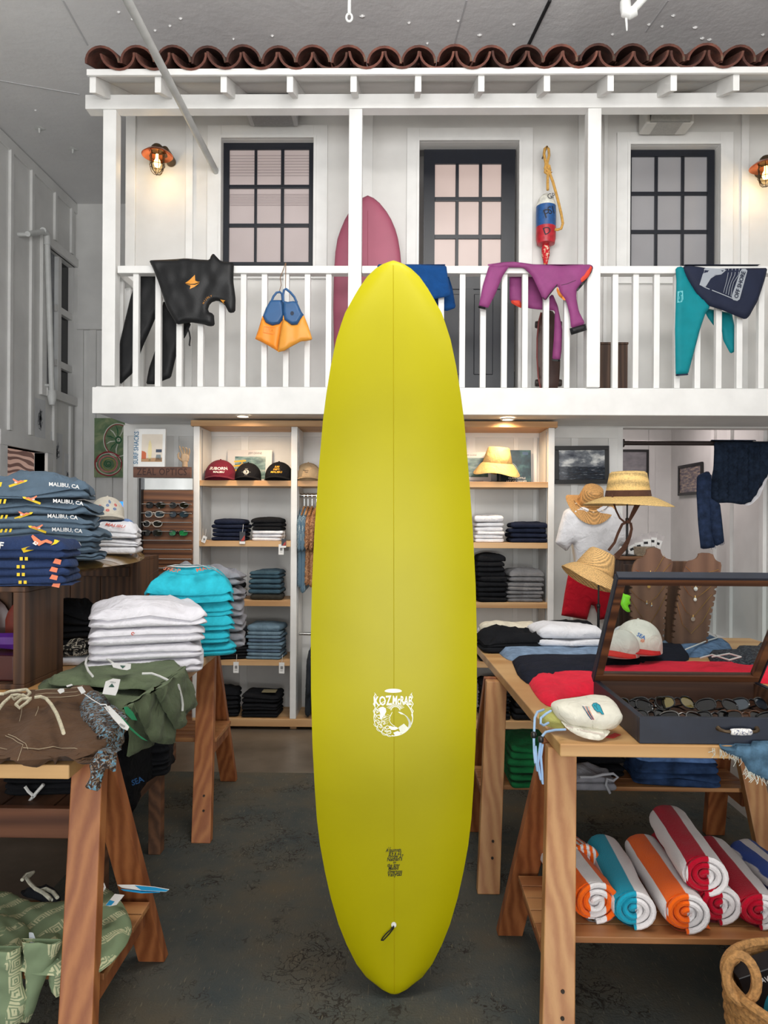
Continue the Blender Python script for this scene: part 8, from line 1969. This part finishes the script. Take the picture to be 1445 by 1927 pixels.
# sage boardshorts on the near left shelf
def sage_mat():
 m, nt, b = new_mat('sage_geometric'); v = coords(nt)
 br = nt.nodes.new('ShaderNodeTexBrick'); br.inputs['Scale'].default_value = 9; br.inputs['Color1'].default_value = C((126, 142, 112)); br.inputs['Color2'].default_value = C((120, 136, 108)); br.inputs['Mortar'].default_value = C((186, 188, 150)); br.inputs['Mortar Size'].default_value = .012
 mp = nt.nodes.new('ShaderNodeMapping'); mp.inputs['Rotation'].default_value = (0, 0, .6); nt.links.new(v, mp.inputs['Vector'])
 wv = nt.nodes.new('ShaderNodeTexWave'); wv.wave_type = 'BANDS'; wv.bands_direction = 'X'; wv.inputs['Scale'].default_value = 3.6; nt.links.new(mp.outputs[0], wv.inputs['Vector'])
 vo = nt.nodes.new('ShaderNodeTexVoronoi'); vo.distance = 'CHEBYCHEV'; vo.inputs['Scale'].default_value = 24; vo.inputs['Randomness'].default_value = .25; nt.links.new(mp.outputs[0], vo.inputs['Vector'])
 rings = nt.nodes.new('ShaderNodeMath'); rings.operation = 'PINGPONG'; rings.inputs[1].default_value = .09; nt.links.new(vo.outputs['Distance'], rings.inputs[0])
 rl = ramp(nt, rings.outputs[0], [(.045, (1, 1, 1, 1)), (.06, (0, 0, 0, 1))]); bd = ramp(nt, wv.outputs['Fac'], [(.72, (0, 0, 0, 1)), (.76, (1, 1, 1, 1))])
 mu = nt.nodes.new('ShaderNodeMixRGB'); mu.blend_type = 'MULTIPLY'; mu.inputs[0].default_value = 1; nt.links.new(rl, mu.inputs[1]); nt.links.new(bd, mu.inputs[2])
 mx = nt.nodes.new('ShaderNodeMixRGB'); nt.links.new(mu.outputs[0], mx.inputs[0]); mx.inputs[1].default_value = C((122, 138, 108)); mx.inputs[2].default_value = C((190, 190, 154))
 nt.links.new(mx.outputs[0], b.inputs['Base Color']); b.inputs['Roughness'].default_value = .92; b.inputs['Specular IOR Level'].default_value = .1
 return m
sage = sage_mat()
zsl = .301; ysl = 2.05
def zsg(pts): return [(x / 3.01, 1400 + y / 3.01) for x, y in pts]
def shelf_w(base, ye, xe):
 def f(u, v, w_):
  p_ = PZ(u, v, zsl + base)
  if p_.y < ye:
   q_ = P(u, v, ye - .012 - base * .3); return Vector((q_.x, q_.y - w_, min(q_.z, zsl + base)))
  return Vector((p_.x, p_.y, max(zsl + .002, zsl + base * .4 + w_)))
 return f
t = thing('boardshorts', PZ(60, 1750, zsl), 'sage green boardshorts with geometric print on the lower left shelf', 'shorts')
draped(zsg([(-80, 780), (40, 790), (130, 840), (300, 870), (420, 850), (560, 760), (640, 790), (690, 850), (740, 940), (750, 1000), (720, 1080), (640, 1180), (560, 1240), (420, 1260), (200, 1250), (-80, 1180)]), .026, sage, shelf_w(.05, 1.9, 0), t, 'body', seed=401, rnd=14, wr=.02)
draped(zsg([(-80, 900), (60, 900), (180, 960), (160, 1010), (125, 1050), (118, 1200), (130, 1380), (180, 1430), (130, 1580), (-80, 1580)]), .03, sage, shelf_w(.09, ysl + .05, 0), t, 'leg', seed=402, rnd=12, wr=.016)
draped(zsg([(120, 1050), (170, 990), (340, 950), (350, 1130), (310, 1220), (270, 1300), (230, 1400), (200, 1500), (160, 1585), (125, 1570), (150, 1400), (140, 1200)]), .024, sage, shelf_w(.11, ysl + .06, 0), t, 'leg', seed=403, rnd=12, wr=.016)
draped(zsg([(165, 1020), (185, 1060), (215, 1140), (260, 1190), (295, 1230), (240, 1310), (195, 1420), (170, 1490), (172, 1300), (165, 1150)]), .012, cloth('pale_grey_lining', (178, 184, 190), .05), shelf_w(.125, ysl + .07, 0), t, 'lining', seed=404, rnd=8, wr=.008)
draped(zsg([(325, 1200), (345, 1240), (360, 1340), (375, 1390), (350, 1430), (300, 1420), (275, 1350), (280, 1300), (310, 1260)]), .02, sage, shelf_w(.115, ysl + .07, 0), t, 'tie_flap', seed=405, rnd=8, wr=.008)
draped(zsg([(110, 770), (200, 745), (290, 740), (345, 790), (345, 860), (280, 850), (200, 810), (140, 800)]), .02, cloth('black_mesh', (34, 36, 40), .1), shelf_w(.07, ysl - 1, 0), t, 'inner_waist', seed=406, rnd=8, wr=.004)
for pts in ([(125, 770), (150, 740), (190, 728), (170, 745), (150, 760), (170, 790), (200, 820), (240, 840), (270, 860), (290, 885), (275, 870), (230, 830), (260, 820), (300, 840), (325, 870)],): MB().tube([PZ(a, b_, zsl + .14) for a, b_ in zsg(pts)], .006, 7).build('drawstring', mat('grey_rope', (168, 166, 150), .85, .12, 80), t, smooth=True)
bl_t = mat('cyan_card', (24, 150, 206), .5, .04)
def flat2(pts, z, label, m, pts2=None, m2=None):
 q_ = [PZ(a, b_, z) for a, b_ in zsg(pts)]; n_ = len(q_); c = sum(q_, Vector()) / n_
 t = thing('hang_tag', c, label, 'tag', 'tags on the sage boardshorts')
 MB().add(q_ + [p_ + Vector((0, 0, .0018)) for p_ in q_], [tuple(range(n_ - 1, -1, -1)), tuple(range(n_, 2 * n_))] + [(i, (i + 1) % n_, (i + 1) % n_ + n_, i + n_) for i in range(n_)]).build('card', m, t)
 if pts2: mb = MB(); patch(mb, zsg(pts2), lambda a, b_: PZ(a, b_, z + .0022)); mb.build('print', m2, t, fix=False)
 return t
flat2([(560, 800), (590, 790), (600, 815), (585, 838), (566, 828)], zsl + .13, 'small white size tag on the sage boardshorts waist', tag_w, [(572, 806), (588, 802), (588, 812), (576, 818)], ink)
flat2([(665, 800), (760, 800), (880, 812), (958, 826), (940, 838), (800, 830), (690, 815)], zsl + .12, 'long white and cyan tag sticking out past the shelf, upper one', tag_w, [(762, 801), (880, 812), (956, 827), (938, 836), (800, 828)], bl_t)
flat2([(685, 825), (770, 830), (850, 826), (915, 828), (905, 842), (800, 846), (700, 832)], zsl + .115, 'long cyan tag sticking out past the shelf, lower one', bl_t)
flat2([(598, 915), (650, 852), (704, 858), (660, 912), (620, 920)], zsl + .12, 'white barcode tag with cyan end on the sage boardshorts', tag_w, [(598, 915), (622, 884), (650, 892), (630, 914)], bl_t)
# ---------------------------------------------------------------- optics display, painting, book, hand
YO = 5.42
ox0, ox1 = P(253, 890, YO).x, P(361, 890, YO).x; zO = lambda y: P(310, y, YO).z
t = thing('optics_display', ((ox0 + ox1) / 2, YO + .06, 0), 'tall wooden eyewear display with engraved sign board left of the shelves', 'display')
rw_ = wood('display_wood', (128, 84, 54), (84, 52, 34), 'X', 7, .45)
sgn = MB().box((ox0, YO - .03, zO(899)), (ox1, YO, zO(879))).build('sign_board', wood('sign_wood', (104, 66, 48), (78, 48, 36), 'X', 5, .5), t, bev=.003)
mb = MB(); letter(mb, 'ZEAL OPTICS', .074, lambda u, v: Vector(((ox0 + ox1) / 2 + u, YO - .0312, (zO(899) + zO(879)) / 2 + v)), (0, 0), 0, .82, sp=1.08, off=.012); mb.build('engraved_lettering', mat('engraved_dark', (54, 32, 26), .7, 0), sgn, fix=False)
wx0 = P(267, 1000, YO).x
MB().box((wx0, YO + .03, .05), (ox1, YO + .05, zO(922))).build('back_board', rw_, t)
for k in range(11):
 z = zO(922) - (k + 1) * .082
 MB().box((wx0, YO + .028, z - .002), (ox1, YO + .0301, z + .002)).build('board_groove', mat('groove_dark', (48, 30, 22), .8, 0), t)
MB().box((wx0, YO + .02, zO(921)), (ox1, YO + .03, zO(900))).build('mirror', mat('mirror', (210, 212, 212), .03, 0, metal=1), t)
MB().box((P(262, 1000, YO).x, YO - .02, .02), (wx0 - .001, YO + .05, zO(900))).build('side_post', mat('black_metal', (24, 24, 26), .4, 0), t, bev=.002)
MB().box((wx0, YO + .02, .02), (ox1, YO + .12, .05)).build('base', mat('black_metal', (24, 24, 26), .4, 0), t)
rods = [949, 966, 983, 1000, 1017, 1034, 1052, 1069, 1086]
for y in rods: MB().tube([(wx0, YO - .005, zO(y)), (ox1, YO - .005, zO(y))], .0045, 8).build('rod', chrome, t, smooth=True)
grp = 'sunglasses on the optics display'
for r_, (y, items) in enumerate(((949, ((291, fr_k, ln_k, 'silver black sunglasses, top left on the optics display', .6), (335, fr_m, ln_k, 'round metal sunglasses, top right on the optics display', .95))), (966, ((289, fr_c, ln_b, 'clear frame sunglasses with blue lenses, second row left of display', .6), (335, fr_k, ln_b, 'blue mirror sunglasses, second row right of display', .6))), (984, ((285, fr_c, ln_k, 'clear frame dark sunglasses alone in the third row of display', .8),)), (1001, ((285, fr_k, ln_k, 'square black sunglasses, fourth row left of display', .3), (334, fr_k, ln_g, 'green mirror sunglasses, fourth row right of display', .5))))):
 for px, fm, lm, lab, rd_ in items:
  c = P(px, y, YO - .02); sunglasses(Matrix.Translation((c.x, YO - .022, zO(y) - .006)) @ Matrix.Scale(1.14, 4), lab, fm, lm, grp, 1.0, rd_)
def book_px(px0, px1, py0, py1, Y, label, m): pass
a, b_ = P(268, 880, 5.5), P(318, 805, 5.5); zt3 = zO(879) + .001
t = thing('shack_book', ((a.x + b_.x) / 2, YO - .012, zt3), 'white surf shack photo book standing on the optics display', 'book')
MS = Matrix.Translation((a.x, YO - .02, zt3)) @ Matrix.Rotation(R(-4), 4, 'X'); bw_, bh_ = b_.x - a.x, (875 - 803) / F_PX * YO
MB().box((.0, 0, 0), (bw_, .003, bh_)).xf(MS).build('cover', mat('white_cover', (226, 226, 224), .4, .02), t)
MB().box((.003, .0035, .003), (bw_ - .002, .03, bh_ - .003)).xf(MS).build('pages', tag_w, t)
MB().box((-.03, .001, 0), (-.0005, .032, bh_)).xf(MS).build('spine', mat('spine_grey', (206, 208, 208), .5, .02), t)
fS = lambda u, v: MS @ Vector((u, -.0008, v))
mb = MB(); patch(mb, [(bw_ * .12, bh_ * .13), (bw_ * .90, bh_ * .13), (bw_ * .90, bh_ * .86), (bw_ * .12, bh_ * .86)], fS); mb.build('photo', mat('shack_wall_print', (214, 204, 190), .4, .04), t, fix=False)
f2_ = lambda u, v: MS @ Vector((bw_ * u, -.0014, bh_ * v))
for nm, rgb, pts in (('floor_print', (176, 138, 100), [(.12, .13), (.9, .13), (.9, .24), (.12, .22)]), ('board_print', (222, 208, 160), [(.40, .15), (.36, .4), (.38, .62), (.43, .72), (.49, .6), (.51, .4), (.48, .15)]), ('chair_print', (190, 96, 60), [(.13, .2), (.3, .2), (.3, .36), (.24, .4), (.13, .42)]), ('cushion_print', (52, 66, 86), [(.66, .38), (.88, .38), (.88, .46), (.66, .46)]), ('shelf_print', (120, 130, 134), [(.64, .15), (.88, .15), (.84, .32), (.68, .32)])):
 mb = MB(); patch(mb, pts, f2_); mb.build(nm, mat(nm, rgb, .4, .05), t, fix=False)
mb = MB(); letter(mb, 'SURF SHACKS', .05, lambda u, v: MS @ Vector((-.0155 - v * 1.0, -.0004, bh_ / 2 + u)), (0, 0), 0, .82, off=.02); mb.build('spine_lettering', mat('spine_blue', (66, 110, 140), .5, 0), t, fix=False)
# wooden hand: palm with five fingers, thumb and forefinger closed to a ring
hw_ = wood('hand_wood', (196, 172, 142), (166, 138, 108), 'Z', 5, .5)
hc = P(349, 879, YO); t = thing('wooden_hand', (hc.x, YO - .015, zt3), 'pale wooden artist hand with ring gesture beside the white book', 'hand')
H = Matrix.Translation((hc.x, YO - .015, zt3)) @ Matrix.Scale(.82, 4)
MB().lathe([(.0005, 0), (.026, 0), (.025, .03), (.024, .05), (.0005, .05)], 16).xf(H).build('wrist', hw_, t, smooth=True)
s_ = Soft([(-.034, .045), (.030, .045), (.040, .08), (.040, .115), (.0, .128), (-.036, .118), (-.042, .08)], .013, lambda u, v, w_: H @ Vector((u, -w_, v)), .008, .02, 0, (1, 1), 1, 1, False); s_.mesh().build('palm', hw_, t, smooth=True, angle=70)
for nm, pts, rr in (('little_finger', [(.034, 0, .112), (.044, -.006, .140), (.046, -.016, .158), (.044, -.026, .170)], .008), ('ring_finger', [(.016, 0, .122), (.022, -.010, .155), (.020, -.026, .172), (.012, -.036, .176)], .0095), ('middle_finger', [(-.004, 0, .124), (-.006, -.010, .158), (-.010, -.026, .178), (-.016, -.036, .182)], .0098), ('forefinger', [(-.024, 0, .118), (-.034, -.006, .150), (-.044, -.012, .176), (-.048, -.014, .196)], .0092), ('thumb', [(-.036, 0, .062), (-.056, -.016, .085), (-.056, -.026, .112), (-.046, -.03, .132)], .0108)):
 MB().tube([H @ Vector(p_) for p_ in pts], [rr * .82, rr * .82 * .95, rr * .82 * .85, rr * .82 * .55], 10).build(nm, hw_, t, smooth=True)
# painting on the far wall, cropped by the lower wall
Yp = FAR - .068
a, b_ = P(177, 898, Yp), P(262, 787, Yp); pw, ph = b_.x - a.x, b_.z - a.z
t = thing('painting', ((a.x + b_.x) / 2, Yp, a.z), 'green abstract painting with red and white wheel swirls on the far wall', 'painting')
MB().box((a.x, Yp, a.z), (b_.x, Yp + .03, b_.z)).build('canvas', print_mat('green_canvas', (122, 144, 110), (104, 128, 100), (150, 162, 126), 4), t)
fp = lambda px, py, k=0: P(px, py, Yp) + Vector((0, -.002 - .0006 * k, 0))
def swirl(cx, cy, rx, ry, a0, a1, w_, m, nm, k, grow=0):
 mb = MB(); n_ = 40; pts = [(cx + (rx + grow * i / n_) * math.cos(R(a0 + (a1 - a0) * i / n_)) + .5 * nz(i * .3, k), cy + (ry + grow * i / n_) * math.sin(R(a0 + (a1 - a0) * i / n_)) + .5 * nz(i * .3, k + 9)) for i in range(n_ + 1)]
 ribbon(mb, pts, w_, lambda u, v: fp(u, v, k)); mb.build(nm, m, t, fix=False)
pr = mat('paint_crimson', (156, 34, 48), .4, .15, 30); pp = mat('paint_pink', (206, 120, 122), .4, .1, 30); pg = mat('paint_green', (22, 96, 56), .4, .15, 30); pw_ = mat('paint_white', (214, 218, 206), .4, .05); py_ = mat('paint_olive', (168, 160, 84), .4, .1)
swirl(222, 828, 27, 31, 60, 330, 1.6, pw_, 'white_stroke', 1); swirl(222, 828, 25, 29, 80, 330, 1.4, pr, 'red_stroke', 2)
for k in range(7):
 aa = R(100 + 32 * k); mb = MB(); ribbon(mb, [(223 + 6 * math.cos(aa), 828 + 7 * math.sin(aa)), (223 + 16 * math.cos(aa + .1), 828 + 18 * math.sin(aa + .1)), (223 + 23 * math.cos(aa), 828 + 26 * math.sin(aa))], [1, 2.4, 1], lambda u, v: fp(u, v, 3)); mb.build('spoke_stroke', pg if k % 2 else pw_, t, fix=False)
swirl(223, 828, 5, 6, 0, 360, 2.6, pg, 'green_stroke', 4); swirl(223, 828, 1.5, 1.5, 0, 420, 1.2, pw_, 'white_stroke', 5, 2)
swirl(204, 873, 25, 22, 0, 360, 2.2, pr, 'red_stroke', 6); swirl(205, 873, 23, 20, 20, 350, 1.2, pw_, 'white_stroke', 7); swirl(204, 873, 17, 15, 0, 360, 2.4, pp, 'pink_stroke', 8); swirl(205, 874, 12, 11, 0, 360, 1.6, py_, 'olive_stroke', 9); swirl(204, 873, 2, 2, 0, 600, 1.8, pg, 'green_stroke', 10, 5); swirl(204, 874, 22, 24, 190, 340, 1.6, pr, 'red_stroke', 11)
# sketches pinned to the left wall
for k, (y0s, y1s, z0s, z1s, lab) in enumerate(((8.10, 8.34, 1.75, 2.10, 'pinned sketch of a round head below the left wall window'), (8.08, 8.36, 2.15, 2.62, 'large pinned line sketch below the left wall window'), (8.42, 8.60, 1.72, 2.40, 'narrow pinned sketch in the far left corner'), (7.72, 7.95, 2.50, 2.95, 'faint pinned sketch nearest the wall pipe'))):
 t = thing('pinned_sketch', (XL + .004, (y0s + y1s) / 2, z0s), lab, 'sketch', 'sketches pinned to the left wall')
 MB().box((XL + .002, y0s, z0s), (XL + .004, y1s, z1s)).build('paper', mat('sketch_paper', (212, 214, 216), .8, .03), t)
 mb = MB(); fs_ = lambda u, v: Vector((XL + .0048, y0s + (y1s - y0s) * u, z0s + (z1s - z0s) * v))
 if k == 0:
  ribbon(mb, arc(.5, .45, .26, 0, 350, 20, .32), .06, fs_); patch(mb, arc(.45, .45, .14, 0, 350, 12, .2), fs_)
 else:
  for j in range(9): ribbon(mb, [(.5 + .4 * nz(j * 3.1 + i * .25, k * 5.0), .5 + .45 * nz(j * 2.3 + i * .25, k * 9 + 3.0)) for i in range(12)], .025, fs_)
 mb.build('pencil_lines', mat('pencil', (120, 124, 132), .8, 0), t, fix=False)
# small blue light at the wall corner
c = P(231, 962, YB + .06); t = thing('blue_night_light', (c.x - .012, YB + .06, c.z - .1), 'small glowing blue light on the wall corner behind the white tees', 'light')
MB().box((c.x - .012, YB + .02, c.z - .09), (c.x - .001, YB + .07, c.z + .08)).build('tube', emit('blue_glow', (40, 130, 255), 3.0), t)
l = bpy.data.lights.new('blue_glow', 'POINT'); l.energy = 1.2; l.color = (.1, .4, 1); l.shadow_soft_size = .03
o = bpy.data.objects.new('blue_glow', l); COL.objects.link(o); o.parent = t; o.location = (-.05, 0, .1)
